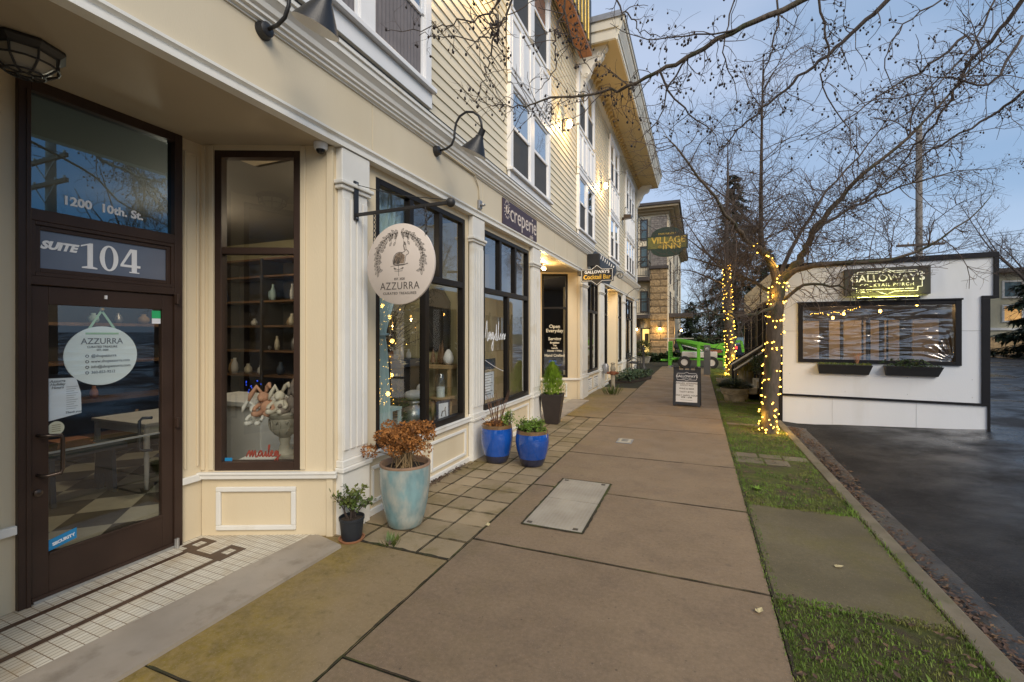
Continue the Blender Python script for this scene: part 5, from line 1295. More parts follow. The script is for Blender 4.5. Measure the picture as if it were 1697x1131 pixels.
# creperie and bar interiors
def pendant(lab, x, y, z):
    t = thing('pendant_lamp', lab, 'lamp', (x,y,3.28))
    b = MB(); b.tube([(x,y,z+.1),(x,y,3.284)], .005, 5); b.obj('cord', M['black'], t)
    b = MB(); b.lathe([(.02,.10),(.02,.05),(.001,.05)], (x,y,z), 10); b.obj('socket', M['black'], t)
    b = MB(); b.sphere((x,y,z), .045, 12, 8, (1,1,1.4)); b.obj('bulb', M['bulb_am'], t, smooth=True)
pendant('amber pendant bulb hanging inside the third shopfront window', -3.5, 13.4, 2.45)
pendant('small amber pendant bulb deeper inside the third shopfront', -5.2, 13.6, 2.3)
pendant('small amber bulb deep inside the second shopfront', -5.4, 6.5, 2.25)
for i, (x, y) in enumerate(((-3.7,6.6),(-4.6,7.3))):
    table('cafe_table', ('dark cafe table just inside the second shopfront window','dark cafe table deeper inside the second shopfront')[i], x, y, .006, .7, .7, .75, M['wood'])
table('bar_table', 'dark table inside the third shopfront window', -3.7, 13.1, .006, .7, .7, .75, M['wood'])

def globe(lab, x, y, z, pw, r=.11):  # added fill lamps that brighten the dark shop interiors, not known fittings
    t = thing('added_globe', lab, 'lamp', (x,y,3.28)); b = MB(); b.tube([(x,y,z+r),(x,y,3.284)], .006, 5); b.obj('cord', M['black'], t)
    b = MB(); b.sphere((x,y,z), r, 16, 10); b.obj('shade', emis('added_globe_glass', (1,.80,.52), 1.6), t, smooth=True)
    l = bpy.data.lights.new('added_globe_fill', 'POINT'); l.energy = pw; l.color = (1,.80,.55); l.shadow_soft_size = r
    o = bpy.data.objects.new('added_globe_fill', l); COL.objects.link(o); o.location = (x,y,z-r-.03); o.parent = t; o.matrix_parent_inverse = Matrix.Translation(-V3(t.location))
globe('added globe lamp brightening the shop beyond the door', -5.9, 3.7, 2.95, 40)
globe('added globe lamp set out of view to brighten the first display window', -3.45, 3.68, 3.0, 9)
globe('added globe lamp brightening the depth of the second shopfront', -5.5, 7.0, 2.95, 14)
globe('added globe lamp brightening the inside of the third shopfront', -5.2, 13.0, 2.95, 20)

random.seed(9)
for i in range(14):
    x, y = random.uniform(-3.98,-3.74), random.uniform(4.4,5.6); r = random.uniform(.025,.055); h = random.uniform(.08,.22)
    b = MB(); b.lathe([(r*.8,0),(r,h*.25),(r*.85,h*.6),(r*.3,h*.8),(r*.38,h)], (x,y,1.3405), 12); o = b.obj('vase', random.choice((M['whitewood'],M['oak'],M['terracotta'],M['alu'],M['petal'])), smooth=True)
    tag(o, 'small ornament in the crowded row on the dark mantel shelf', 'ornament', 'ornaments on the mantel shelf')
t = thing('window_lights', 'sparse string of small warm lights among the flowers in the first shop window', 'lights', (-3.3,4.8,1.8))
b = MB(); pts = [(-3.35+.12*math.sin(k*1.9), 4.45+k*.05, 1.75+.25*math.sin(k*1.3)) for k in range(18)]
for q in pts[::3]: b.octa(q, .006)
b.obj('bulbs', M['bulb_am'], t); b = MB(); b.tube(pts, .002, 4); b.obj('wire', M['twig'], t)

t = thing('display_cabinet', 'tall dark open cabinet of glassware along the side wall of the shop', 'cabinet', (-6.2,5.4,0))
b = MB(); b.box(-8.6,-4.35,5.62,5.69,.006,2.9); b.obj('back_board', M['int_dark'], t)
for x in (-8.6,-7.55,-6.5,-5.45,-4.40):
    b = MB(); b.box(x,x+.05,5.22,5.619,.006,2.9); b.obj('upright', M['int_dark'], t)
for z in (.5,1.0,1.4,1.8,2.2,2.6,2.88):
    b = MB(); b.box(-8.55,-4.40,5.25,5.618,z,z+.03); b.obj('shelf', M['wood'], t)
    for k in range(11):
        if z > 2.5: continue
        x = random.uniform(-8.4,-4.5); r = random.uniform(.03,.07); h = random.uniform(.1,.28); b = MB(); b.lathe([(r*.7,0),(r,h*.3),(r*.9,h*.6),(r*.4,h*.85),(r*.45,h)], (x,5.36,z+.0305), 10); b.obj('jar', random.choice((M['whitewood'],M['slate'],M['oak'],M['curtain_blue'],M['zinc'],M['petal'])), t, smooth=True)
# ------------------------------------------------------------------ planters
random.seed(21)
def leafmat(n, c, c2, v=.35, s=9): return mat(n, c, .55, v, s, col2=c2, c2s=5, spec=.4)
M['shrub'] = leafmat('shrub_leaf', (.075,.11,.022), (.16,.17,.03))
M['bright'] = leafmat('bright_leaf', (.13,.22,.025), (.25,.33,.05))
M['cypress'] = leafmat('cypress_leaf', (.17,.28,.018), (.28,.38,.03), .3, 14)
M['juniper'] = leafmat('juniper_leaf', (.03,.055,.018), (.06,.09,.025))
M['ivy'] = leafmat('ivy_leaf', (.035,.06,.022), (.07,.10,.04))
M['golden'] = leafmat('golden_grass', (.24,.19,.03), (.14,.15,.03))
M['hydr'] = mat('dried_petals', (.34,.135,.028), .8, .4, 25, col2=(.15,.06,.018), c2s=14)
M['turq'] = mat('turquoise_glaze', (.19,.31,.32), .25, .25, 9, col2=(.44,.44,.38), zs=.5, c2s=10, c2lo=.40, c2hi=.70, coat=.6, bump=.08, bs=20)
M['rimbrown'] = mat('worn_rim', (.30,.19,.12), .6, .2, 10)
M['blueg'] = mat('cobalt_glaze', (.008,.075,.36), .12, .25, 3.5, coat=1, bump=.05, bs=14)
M['blue_low'] = mat('dark_glaze_foot', (.022,.026,.055), .3, .3, 8, coat=.5)
M['pot_rim'] = mat('brown_glazed_rim', (.17,.10,.045), .3, .25, 14, coat=.4)
M['plastic'] = mat('black_plastic', (.022,.026,.032), .45, .1, 9)
M['fiber'] = mat('brown_resin', (.035,.026,.022), .5, .12, 8)
def pot(t, name, prof, c, mt, n=40): 
    b = MB(); b.lathe(prof, c, n, cap=False); return b.obj(name, mt, t, smooth='auto')
def soil(t, c, r, z):
    b = MB(); n = 26
    vs = [(c[0],c[1],c[2]+z+.012)]
    for q in (.5,1):
        for k in range(n): a = 2*math.pi*k/n; vs.append((c[0]+r*q*math.cos(a), c[1]+r*q*math.sin(a), c[2]+z+(.008 if q < 1 else 0)+random.uniform(-.004,.004)))
    b._add(vs, [(0,1+k,1+(k+1)%n) for k in range(n)]+[(1+k,1+n+k,1+n+(k+1)%n,1+(k+1)%n) for k in range(n)]); b.obj('soil', M['soil'], t)
def leafcloud(b, pts, n, l, w, spread):
    for _ in range(n):
        p = random.choice(pts); d = V3((random.gauss(0,1), random.gauss(0,1), random.gauss(.35,.8)))
        if d.length < .1: continue
        q = V3(p)+V3((random.gauss(0,spread),random.gauss(0,spread),random.gauss(0,spread)))
        b.leaf(q, d, (random.gauss(0,.6),random.gauss(0,.6),1), l*random.uniform(.6,1.2), w*random.uniform(.7,1.2))
def bush(t, c, n, h, rad, mt, nl, l, w, r0=.02, stem=None, spread=.012, lean=0):
    st = MB(); fo = MB(); tips = []
    for k in range(n):
        a = random.uniform(0,6.28); rr = rad*math.sqrt(random.random()); hh = h*random.uniform(.55,1)*(1-.35*(rr/rad)**2)
        p = V3((c[0]+random.gauss(0,r0), c[1]+random.gauss(0,r0), c[2])); q = V3((c[0]+math.cos(a)*rr, c[1]+math.sin(a)*rr, c[2]+hh)); m = (p+q)/2+V3((0,0,.12*hh))
        pts = [p, p.lerp(m,.5)+V3((random.gauss(0,.006),random.gauss(0,.006),0)), m, m.lerp(q,.5), q]; st.tube(pts, [.005,.0045,.004,.003,.002], 5); tips += pts[2:]+[m.lerp(q,.25), m.lerp(q,.75)]
    st.obj('stems', stem or M['twig'], t); leafcloud(fo, tips, nl, l, w, spread); fo.obj('foliage', mt, t)

# turquoise planter with dried hydrangea
c = (-2.42,3.40,0)
t = thing('glazed_planter', 'large turquoise glazed planter with a terracotta rim and dried brown hydrangea', 'planter', c)
pot(t, 'pot', [(.13,.0),(.155,.02),(.175,.10),(.20,.22),(.218,.38),(.222,.5),(.220,.535)], c, M['turq'])
pot(t, 'rim', [(.205,.5355),(.221,.5355),(.224,.545),(.222,.556),(.205,.556),(.195,.545),(.19,.48)], c, M['rimbrown'])
soil(t, c, .198, .505)
st = MB(); heads = []
for k in range(36):
    a = random.uniform(0,6.28); rr = random.uniform(.03,.23); h = random.uniform(.17,.34)
    if k == 0: q = V3((c[0]-.26,c[1]-.16,.66))
    elif k == 1: q = V3((c[0]+.22,c[1]+.05,.80))
    else: q = V3((c[0]+rr*math.cos(a), c[1]+rr*math.sin(a), .53+h))
    p = V3((c[0]+random.gauss(0,.04), c[1]+random.gauss(0,.04), .51)); m = (p+q)/2+V3((random.gauss(0,.02),random.gauss(0,.02),.03))
    st.tube([p,m,q],[.005,.004,.003],5); heads.append(q)
for k in range(22):
    p = V3((c[0]+random.gauss(0,.06), c[1]+random.gauss(0,.06), .51)); q = p+V3((random.gauss(0,.07),random.gauss(0,.07),random.uniform(.1,.2))); st.tube([p,(p+q)/2+V3((.01,0,.01)),q],[.004,.003,.002],4)
st.obj('stems', M['oak'], t)
for hd in heads:
    b = MB(); R_ = random.uniform(.05,.075)
    for _ in range(170):
        d = V3((random.gauss(0,1),random.gauss(0,1),random.gauss(.25,1))).normalized(); q = hd+V3((d.x*R_, d.y*R_, d.z*R_*.8))
        b.leaf(q, V3((random.gauss(0,1),random.gauss(0,1),random.gauss(0,1))), d, random.uniform(.014,.026), .018)
    b.obj('flower_head', M['hydr'], t)
# small black nursery pot
c = (-2.65,2.98,0)
t = thing('potted_shrub', 'small leafy evergreen shrub in a black plastic nursery pot with a terracotta saucer', 'pot plant', c)
b = MB(); b.lathe([(.085,0),(.10,.003),(.105,.018),(.095,.018),(.09,.008),(.001,.008)], c, 30); b.obj('saucer', M['terracotta'], t, smooth='auto')
pot(t, 'pot', [(.075,.009),(.082,.03),(.096,.165),(.102,.17),(.102,.19),(.096,.19),(.092,.15)], c, M['plastic'])
soil(t, c, .092, .165); bush(t, (c[0],c[1],.16), 15, .34, .18, M['shrub'], 420, .042, .022, .02)
# blue glazed pots
def bluepot(c, lab, h, r):
    t = thing('blue_planter', lab, 'planter', c, 'cobalt blue glazed pots by the shopfronts')
    pot(t, 'foot', [(r*.58,0),(r*.64,.01),(r*.72,.05),(r*.80,.10)], c, M['blue_low'])
    pot(t, 'pot', [(r*.80,.1005),(r*.93,.20),(r,.31),(r*.985,h-.09),(r*.94,h-.045)], c, M['blueg'])
    pot(t, 'rim', [(r*.94,h-.0445),(r*.93,h-.02),(r*.92,h),(r*.86,h),(r*.83,h-.03),(r*.82,h-.1)], c, M['pot_rim'])
    soil(t, c, r*.84, h-.05); return t
c = (-2.48,5.53,0); t = bluepot(c, 'cobalt blue glazed pot with bare red twigs, the one nearer the wall', .50, .215)
b = MB()
for k in range(26):
    a = random.uniform(0,6.28); h = random.uniform(.18,.52); r = .04+h*.3; b.tube([(c[0]+.04*math.cos(a),c[1]+.04*math.sin(a),.44),(c[0]+r*.6*math.cos(a+.2),c[1]+r*.6*math.sin(a+.2),.46+h*.55),(c[0]+r*math.cos(a),c[1]+r*math.sin(a),.46+h)],[.0045,.0035,.002],5)
b.obj('bare_twigs', mat('red_twig', (.16,.075,.04), .6, .2, 20), t)
b = MB(); leafcloud(b, [(c[0]+.10*math.cos(k),c[1]+.10*math.sin(k),.475) for k in range(20)], 260, .05, .02, .04); b.obj('dead_foliage', M['hydr'], t)
bush(t, (c[0]+.15,c[1]-.0,.44), 14, .30, .10, M['bright'], 520, .026, .014, .02)
c = (-1.99,5.56,0); t = bluepot(c, 'cobalt blue glazed pot with a low green mound, the one nearer the footpath', .46, .22)
bush(t, (c[0],c[1],.40), 44, .21, .21, M['bright'], 1500, .032, .018, .07, spread=.018)
# tall tapered planter with lemon cypress
c = (-2.56,8.30,0)
t = thing('tall_planter', 'tall dark square tapered planter with a lime green lemon cypress', 'planter', c)
b = MB(); T = Matrix.Translation(c) @ Matrix.Rotation(R(8),4,'Z'); b.M = T
w0, w1, h = .125, .205, .56
b._add([(-w0,-w0,0),(w0,-w0,0),(w0,w0,0),(-w0,w0,0),(-w1,-w1,h),(w1,-w1,h),(w1,w1,h),(-w1,w1,h),(-w1+.025,-w1+.025,h),(w1-.025,-w1+.025,h),(w1-.025,w1-.025,h),(-w1+.025,w1-.025,h),(-w1+.03,-w1+.03,h-.05),(w1-.03,-w1+.03,h-.05),(w1-.03,w1-.03,h-.05),(-w1+.03,w1-.03,h-.05)],
  [(3,2,1,0),(0,1,5,4),(1,2,6,5),(2,3,7,6),(3,0,4,7),(4,5,9,8),(5,6,10,9),(6,7,11,10),(7,4,8,11),(8,9,13,12),(9,10,14,13),(10,11,15,14),(11,8,12,15),(12,13,14,15)])
b.obj('pot', M['fiber'], t, bevel=.008)
b = MB(); b.tube([(c[0],c[1],.52),(c[0],c[1],.95)],[.02,.008],6); b.obj('stem', M['bark'], t)
b = MB()
for k in range(2600):
    u = random.random()**.8; a = random.uniform(0,6.28); rr = .225*max(0,1-u**1.6)**.75*random.uniform(.5,1.1)*(1+.2*math.sin(4*a+u*7)); z = .54+u*.56+random.gauss(0,.015)
    b.leaf((c[0]+rr*math.cos(a),c[1]+rr*math.sin(a),z), (.45*math.cos(a)+random.gauss(0,.25),.45*math.sin(a)+random.gauss(0,.25),1.0), (math.cos(a),math.sin(a),.2), random.uniform(.05,.09), .014)
b.obj('foliage', M['cypress'], t)

# ------------------------------------------------------------------ A-frame sign
M['aframe'] = mat('charcoal_plastic', (.030,.033,.040), .5, .1, 8)
t = thing('sandwich_board', 'charcoal A-frame sandwich board with a white drinks panel standing on the footpath', 'sign', (-.26,11.3,0))
a = R(-4)
FA1 = WF((-.555,11.36,0), (math.cos(a), math.sin(a))) @ Matrix.Rotation(R(-9),4,'X')
FA2 = Matrix.Translation((.03,.0,0)) @ WF((.04,11.62,0), (-math.cos(a),-math.sin(a))) @ Matrix.Rotation(R(-9),4,'X')
for F, nm in ((FA1,'front_leaf'),(FA2,'rear_leaf')):
    b = MB(F); w = .60
    b.box(0,.06,0,.03,0,.92); b.box(w-.06,w,0,.03,0,.92); b.box(.06,w-.06,0,.03,.03,.09); b.box(.06,w-.06,0,.03,.82,.85)
    b.box(.06,w-.06,.008,.022,.09,.82); b.box(.22,.25,.004,.026,.85,.90); b.box(w-.25,w-.22,.004,.026,.85,.90); b.box(.22,w-.22,.004,.026,.8995,.92); b.box(.06,.12,.002,.028,.85,.93); b.box(w-.12,w-.06,.002,.028,.85,.93)
    b.obj(nm, M['aframe'], t, bevel=.004)
b = MB(FA1); b.box(.065,.535,.004,.0075,.10,.575); b.obj('menu_panel', M['white'], t)
b = MB(FA1); b.box(.065,.535,.004,.0075,.58,.81); b.obj('header_panel', mat('header_slate', (.045,.05,.065), .5, .05), t)
b = MB(FA1); ol = [(.095,.62),(.25,.62),(.30,.595),(.35,.62),(.505,.62),(.52,.65),(.52,.74),(.505,.77),(.35,.77),(.30,.80),(.25,.77),(.095,.77),(.08,.74),(.08,.65)]
for i in range(len(ol)): p, q = ol[i], ol[(i+1) % len(ol)]; b.bar((p[0],.003,p[1]),(q[0],.003,q[1]),.008,.002,(0,1,0))
b.obj('emblem', M['vinyl_white'], t)
text('sign_lettering', "GALLOWAY'S", .078, FA1, .30, .70, M['vinyl_white'], t, y=.003, off=.0015)
text('sign_lettering', 'COCKTAIL BAR', .03, FA1, .30, .645, M['vinyl_white'], t, y=.003)
for s, z, sz in (('AWARD WINNING',.535,.052),('COCKTAILS',.49,.052),('WINE & BEER',.41,.052),('TASTY BITES',.335,.052),('DAILY HAPPY HOUR',.255,.050),('3PM - 6PM',.21,.050)):
    text('sign_lettering', s, sz, FA1, .30, z, M['ink'], t, y=.003, off=.0008, space=1.08)
b = MB(FA1); b.box(.17,.43,.0025,.0035,.145,.150); b.obj('rule', M['ink_grey'], t)

# ------------------------------------------------------------------ small street furniture
c = (.34,20.4,0); t = thing('bollard_light', 'square grey steel bollard light at the edge of the footpath by the green lift', 'bollard', c)
b = MB(Matrix.Translation(c)); b.box(-.125,.125,-.125,.125,.0,1.22); b.obj('post', mat('bollard_grey', (.12,.12,.115), .5, .08), t, bevel=.01)
b = MB(Matrix.Translation((c[0],c[1]-.126,1.05)) @ Matrix.Rotation(R(90),4,'X')); b.lathe([(.075,0),(.075,.01),(.05,.015),(.001,.015)], n=18); b.obj('lens', M['alu'], t, smooth='auto')
def urnpot(c, lab, r, h, plant):
    t = thing('urn_planter', lab, 'planter', c)
    pot(t, 'pot', [(r*.66,0),(r*.70,.02),(r*.80,h*.45),(r*.93,h*.78),(r*.95,h*.82),(r,h*.84),(r*1.02,h*.97),(r*.98,h),(r*.86,h),(r*.84,h*.8)], c, M['stone_c'])
    b = MB()
    for k in range(8):
        a0 = 2*math.pi*k/8; b.tube([(c[0]+(r*.90)*math.cos(a0+u*.7), c[1]+(r*.90)*math.sin(a0+u*.7), c[2]+h*(.66-.13*math.sin(u*math.pi))) for u in (0,.25,.5,.75,1)], .012, 5)
    b.obj('garland', M['stone_c'], t, smooth=True); soil(t, c, r*.85, h*.9)
    b = MB()
    for k in range(plant):
        a = random.uniform(0,6.28); rr = r*1.35*math.sqrt(random.random()); z = h*.95+.22*(1-(rr/(r*1.4))**2)*random.random()+.03
        b.leaf((c[0]+rr*math.cos(a)*.8,c[1]+rr*math.sin(a)*.8,c[2]+z), (math.cos(a),math.sin(a),random.uniform(-.1,.5)), (0,0,1), random.uniform(.06,.14), .025)
    b.obj('foliage', M['juniper'], t); b = MB(); b.tube([(c[0],c[1],c[2]+h*.88),(c[0]+.02,c[1],c[2]+h+.1)],[.02,.01],5); b.obj('stem', M['bark'], t)
    return t
urnpot((.85,12.72,0), 'cast stone urn planter with dark spreading juniper beside the footpath', .33, .34, 1500)
urnpot((.75,16.6,0), 'smaller weathered stone pot behind the lit tree trunk', .2, .22, 60)
c = (-2.30,13.40,0); t = thing('standpipe', 'weathered iron fire standpipe with a red collar at the foot of the building', 'standpipe', c)
b = MB(); b.lathe([(.10,0),(.10,.04),(.06,.05),(.06,.62),(.075,.64),(.075,.70),(.05,.74),(.05,.80),(.065,.81),(.065,.84),(.001,.86)], c, 16); b.obj('pipe', M['stone_c'], t, smooth='auto')
b = MB(); b.lathe([(.09,.50),(.10,.52),(.10,.58),(.09,.60)], c, 16)
for s_ in (-1,1): b.tube([(c[0]+s_*.08,c[1]-.03,.55),(c[0]+s_*.16,c[1]-.06,.55)], .035, 10)
b.obj('collar', mat('rusty_red', (.25,.09,.04), .7, .25, 12), t)
def weeds(c, lab, n, h, r, cat='plant', nm='weed_clump'):
    t = thing(nm, lab, cat, c); b = MB(); b.tube([(c[0],c[1],0),(c[0],c[1],h*.4)],[.012,.004],5); b.obj('stem', M['twig'], t)
    b = MB()
    for _ in range(n):
        a = random.uniform(0,6.28); rr = r*random.random(); b.leaf((c[0]+rr*math.cos(a),c[1]+rr*math.sin(a),.0), (math.cos(a)*.6,math.sin(a)*.6,1), (math.cos(a),math.sin(a),0), h*random.uniform(.4,1), .02)
    b.obj('foliage', M['shrub'], t)
weeds((-2.22,12.75,0), 'tuft of green weeds growing at the foot of the standpipe', 90, .4, .22)
weeds((-2.30,3.02,0), 'thin grass tuft growing beside the turquoise planter', 28, .09, .07)
# planted bed and iron bench by the far corner
b = MB(); b.prism([(-2.83,15.6),(-2.1,16.0),(-1.62,17.6),(-1.70,18.7),(-2.83,19.0)], -.03, .05, 'z'); struct(b, 'planting_bed', M['soil'])
M['ivy2'] = leafmat('bed_leaf', (.045,.08,.035), (.10,.13,.07))
b = MB()
for _ in range(1500):
    x = random.uniform(-2.75,-1.65); y = random.uniform(15.8,18.9)
    if x > -2.1+.25*(y-16): continue
    b.leaf((x,y,random.uniform(.05,.28)), (random.gauss(0,1),random.gauss(0,1),.4), (0,0,1), random.uniform(.07,.14), .06)
o = b.obj('ground_cover', M['ivy2']); tag(o, 'leafy ground cover filling the planted bed at the foot of the cream building', 'plants', kind='stuff')
t = thing('iron_bench', 'black scrolled iron bench against the far end of the cream building', 'bench', (-2.6,20.3,0))
for y in (19.7,20.9):
    b = MB(); b.tube([(-2.80,y,.85),(-2.76,y,.45),(-2.78,y,0)],.02,6); b.tube([(-2.76,y,.45),(-2.38,y,.43),(-2.34,y,0)],.02,6); b.tube([(-2.58+.10*math.cos(k*.6)*(1-k/16),y,.2+.10*math.sin(k*.6)*(1-k/16)) for k in range(14)],.012,5); b.tube([(-2.77,y,.62),(-2.5,y,.66),(-2.36,y,.60),(-2.37,y,.43)],.015,6); b.obj('side_frame', M['iron'], t)
b = MB()
for k in range(6): b.bar((-2.72+k*.066,19.7,.455),(-2.72+k*.066,20.9,.455),.045,.02)
b.obj('seat', M['iron'], t)
b = MB()
for k in range(4): b.bar((-2.765-.01*k,19.7,.55+k*.09),(-2.765-.01*k,20.9,.55+k*.09),.02,.05)
b.obj('backrest', M['iron'], t)
t = thing('post_lamp', 'short black cast iron post at the far corner of the cream building', 'post', (-2.35,21.9,0))
b = MB(); b.lathe([(.12,0),(.12,.12),(.06,.2),(.045,.9),(.07,.95),(.07,1.0),(.03,1.05),(.055,1.12),(.001,1.2)], (-2.35,21.9,0), 14); b.obj('post', M['iron'], t, smooth='auto')
c = (-3.0,27.2,0); t = thing('box_planter', 'round clipped yellow green shrub in a low stone planter before the far inn', 'planter', c)
b = MB(Matrix.Translation(c)); b.lathe([(.5,0),(.62,.32),(.66,.36),(.55,.36),(.5,.30)], n=4, rot=R(45)); b.obj('pot', M['stone_c'], t)
soil(t, c, .36, .31)
b = MB()
for _ in range(1600):
    d = V3((random.gauss(0,1),random.gauss(0,1),random.gauss(0,1))).normalized(); q = V3(c)+V3((0,0,.80))+V3((d.x*.55,d.y*.55,d.z*.5))*random.uniform(.6,1.04); b.leaf(q, d+V3((random.gauss(0,.6),random.gauss(0,.6),.4)), (0,0,1), .09, .05)
b.obj('foliage', leafmat('yellow_shrub', (.085,.085,.018), (.13,.14,.03)), t)
b = MB(); b.tube([(c[0],c[1],.3),(c[0],c[1],.8)],.03,5); b.obj('stem', M['bark'], t)

# ------------------------------------------------------------------ white cocktail porch building
ang = R(4.7); FWh = WF((1.53,10.25,0), (math.cos(ang),-math.sin(ang)))
WB = thing('white_building', 'low white flat-roofed bar with black trim and a clear plastic sheeted window', 'building', (3,12,0))
M['wb_white'] = mat('white_render', (.66,.69,.735), .6, .03, 1.5, .10, 90, zs=.18, col2=(.59,.61,.63), c2s=3.2, c2lo=.55, c2hi=.8)
M['wb_dkseam'] = mat('seam_line', (.40,.41,.42), .7, .1)
M['wb_black'] = mat('black_trim', (.010,.010,.013), .5, .12, 6, spec=.25)
def wp(b, name, mt, parent=None, **k): return b.obj(name, mt, parent or WB, **k)
b = MB(FWh); casing(b, .30, 2.58, 1.19, 2.23, 0, 2.964, -.4, 2.33, 0, .15); b.box(0, 3.05, 0, .15, 2.33, 3.03); wp(b, 'front_wall', M['wb_white'])
for nm, args in (('corner_trim',(-.075,-.0,-.03,.16,-.1,3.05)),('top_trim',(-.05,3.073,-.03,.16,2.965,3.055)),('edge_trim',(3.008,3.073,-.028,.16,2.33,2.965)),('notch_trim',(2.861,3.073,-.030,.15,2.285,2.33)),('corner_trim',(2.861,2.966,-.028,.15,.53,2.285)),('corner_trim',(2.935,2.967,-.027,.15,.05,.49)),('band',(0.0,2.967,-.029,.0,.49,.53))):
    b = MB(FWh); b.box(*args); wp(b, nm, M['wb_black'], bevel=.004)
b = MB(FWh)
b.box(.255,.335,-.03,.10,1.15,2.27); b.box(2.53,2.612,-.03,.10,1.15,2.27); b.box(.335,2.53,-.03,.10,1.15,1.215); b.box(.335,2.53,-.03,.10,2.205,2.27); b.box(.24,2.63,-.045,.0,2.2705,2.30)
wf_ = wp(b, 'window', M['wb_black'], bevel=.004)
for z in (1.745,):
    b = MB(FWh); b.box(0.0,.25,-.004,-.0005,z,z+.006); b.box(2.62,2.86,-.004,-.0005,z,z+.006); wp(b, 'panel_seam', M['wb_dkseam'])
for x in (.8,2.02):
    b = MB(FWh); b.box(x,x+.004,-.003,-.0005,-.1,.489); wp(b, 'panel_seam', M['wb_dkseam'])
for x in (.12,1.0,1.9,2.75):
    for z in (.62,.92):
        b = MB(FWh @ Matrix.Translation((x,-.0005,z)) @ Matrix.Rotation(R(90),4,'X')); b.lathe([(.006,0),(.006,.002),(.001,.003)], n=8); wp(b, 'nail_head', M['zinc'])
# wrinkled clear vinyl
M['vinyl'] = glass('clear_vinyl', (.84,.84,.84), .9, .12, .11, tc=(1,.97,.93))
b = MB(FWh); nx, nz = 150, 70; vs = []
for j in range(nz+1):
    for i in range(nx+1):
        x = .335+2.195*i/nx; z = 1.215+.99*j/nz
        u = i/nx; v = j/nz; e = min(u, 1-u, v, 1-v)*8; e = min(1, e)
        q = mn.noise(V3((x*1.1, z*9+.5*math.sin(x*2.3)*1.2, .5))); q2 = mn.noise(V3((x*2.6, z*21+1.5*x, 4.5)))
        y = .045 + e*(.034*(1-abs(q)*2)**3 + .014*(1-abs(q2)*2)**3) ; y += .015*math.exp(-((x-2.5)**2+(z-1.25)**2)*8)*math.sin(24*math.atan2(z-1.21,x-2.53))
        vs.append((x, y, z))
b._add(vs, [(j*(nx+1)+i, j*(nx+1)+i+1, (j+1)*(nx+1)+i+1, (j+1)*(nx+1)+i) for j in range(nz) for i in range(nx)]); wp(b, 'plastic_sheet', M['vinyl'], wf_, smooth=True)
# room behind
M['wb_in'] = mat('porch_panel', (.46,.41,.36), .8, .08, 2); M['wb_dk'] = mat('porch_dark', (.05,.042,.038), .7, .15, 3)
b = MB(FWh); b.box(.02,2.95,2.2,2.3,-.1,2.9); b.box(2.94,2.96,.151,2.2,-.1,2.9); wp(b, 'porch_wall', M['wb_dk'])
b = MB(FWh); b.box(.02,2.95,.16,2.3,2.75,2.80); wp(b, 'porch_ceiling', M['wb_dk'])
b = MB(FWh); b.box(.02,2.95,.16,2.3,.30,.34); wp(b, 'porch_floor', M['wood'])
for x0, x1 in ((.45,.86),(1.05,1.25),(1.32,1.72),(1.80,1.95),(2.05,2.30),(2.52,2.94)):
    b = MB(FWh); b.box(x0,x1,2.13,2.19,.35,1.99); wp(b, 'wall_panel', M['wb_in'])
for x in (1.58,1.70,2.0):
    b = MB(FWh); b.bar((x,1.7,.34),(x,1.7,2.2),.03); wp(b, 'porch_post', M['wb_black'])
# roof and other walls
b = MB(FWh); b.box(-.0,3.0,.16,7.6,2.90,2.96); wp(b, 'roof', M['zinc'])
b = MB(FWh); b.box(2.97,3.0,.151,7.6,-.4,2.90); b.box(0.0,2.97,7.5,7.6,-.4,2.90); wp(b, 'rear_wall', M['wb_white'])
M['wb_cream'] = mat('porch_cream', (.58,.52,.40), .6, .05, 2)
# street side with porch opening (world axes)
b = MB(); b.prism([(10.42,2.55),(17.9,2.30),(17.9,2.93),(17.75,3.02),(10.42,3.05)], 1.50, 1.60, 'x'); wp(b, 'street_fascia', M['wb_cream'], bevel=.005)
b = MB(); b.box(1.52,1.60,10.42,12.9,-.2,1.0); wp(b, 'street_wall', M['wb_cream']); b = MB(); b.box(1.52,1.60,14.6,17.9,-.2,1.0); wp(b, 'street_wall', M['wb_cream'])
for y in (11.55,12.95,14.15,15.6,17.8):
    b = MB(); b.box(1.50,1.62,y-.09,y+.09,-.1,2.5); wp(b, 'porch_column', M['wb_black'], bevel=.006)
for y0, y1 in ((10.45,11.46),(11.64,12.86),(14.24,15.51),(15.69,17.71)):
    b = MB(); b.poly([(1.56,y0,1.0),(1.56,y1,1.0),(1.56,y1,2.42),(1.56,y0,2.42)]); wp(b, 'side_pane', M['glass'])
    b = MB(); b.box(1.53,1.59,(y0+y1)/2-.025,(y0+y1)/2+.025,1.0,2.40); b.box(1.53,1.59,y0,y1,.995,1.04); wp(b, 'side_mullion', M['wb_black'])
b = MB(); b.box(1.66,1.72,13.0,14.1,.45,2.4); wp(b, 'porch_door', mat('ochre_door', (.45,.34,.09), .6, .05), bevel=.006)
b = MB(); b.box(1.50,1.53,13.25,13.48,2.50,2.98); wp(b, 'fascia_plaque', M['wb_black'])
for k in range(3):
    b = MB(); b.box(.98+.20*k,1.66,13.05,14.05,-.02,.16*(k+1)); wp(b, 'step', M['stone_c'], bevel=.006) if k == 0 else wp(b, 'step', M['stone_c'], bevel=.006)
for y in (13.0,14.1):
    b = MB(); b.bar((.82,y,.86),(1.55,y,1.38),.05,.035); b.bar((.86,y,.72),(1.55,y,1.22),.05,.03); b.bar((.90,y,.0),(.90,y,.90),.06); b.bar((1.45,y,.0),(1.45,y,1.30),.06); wp(b, 'handrail', M['wb_black'] if y > 13.5 else M['iron'])
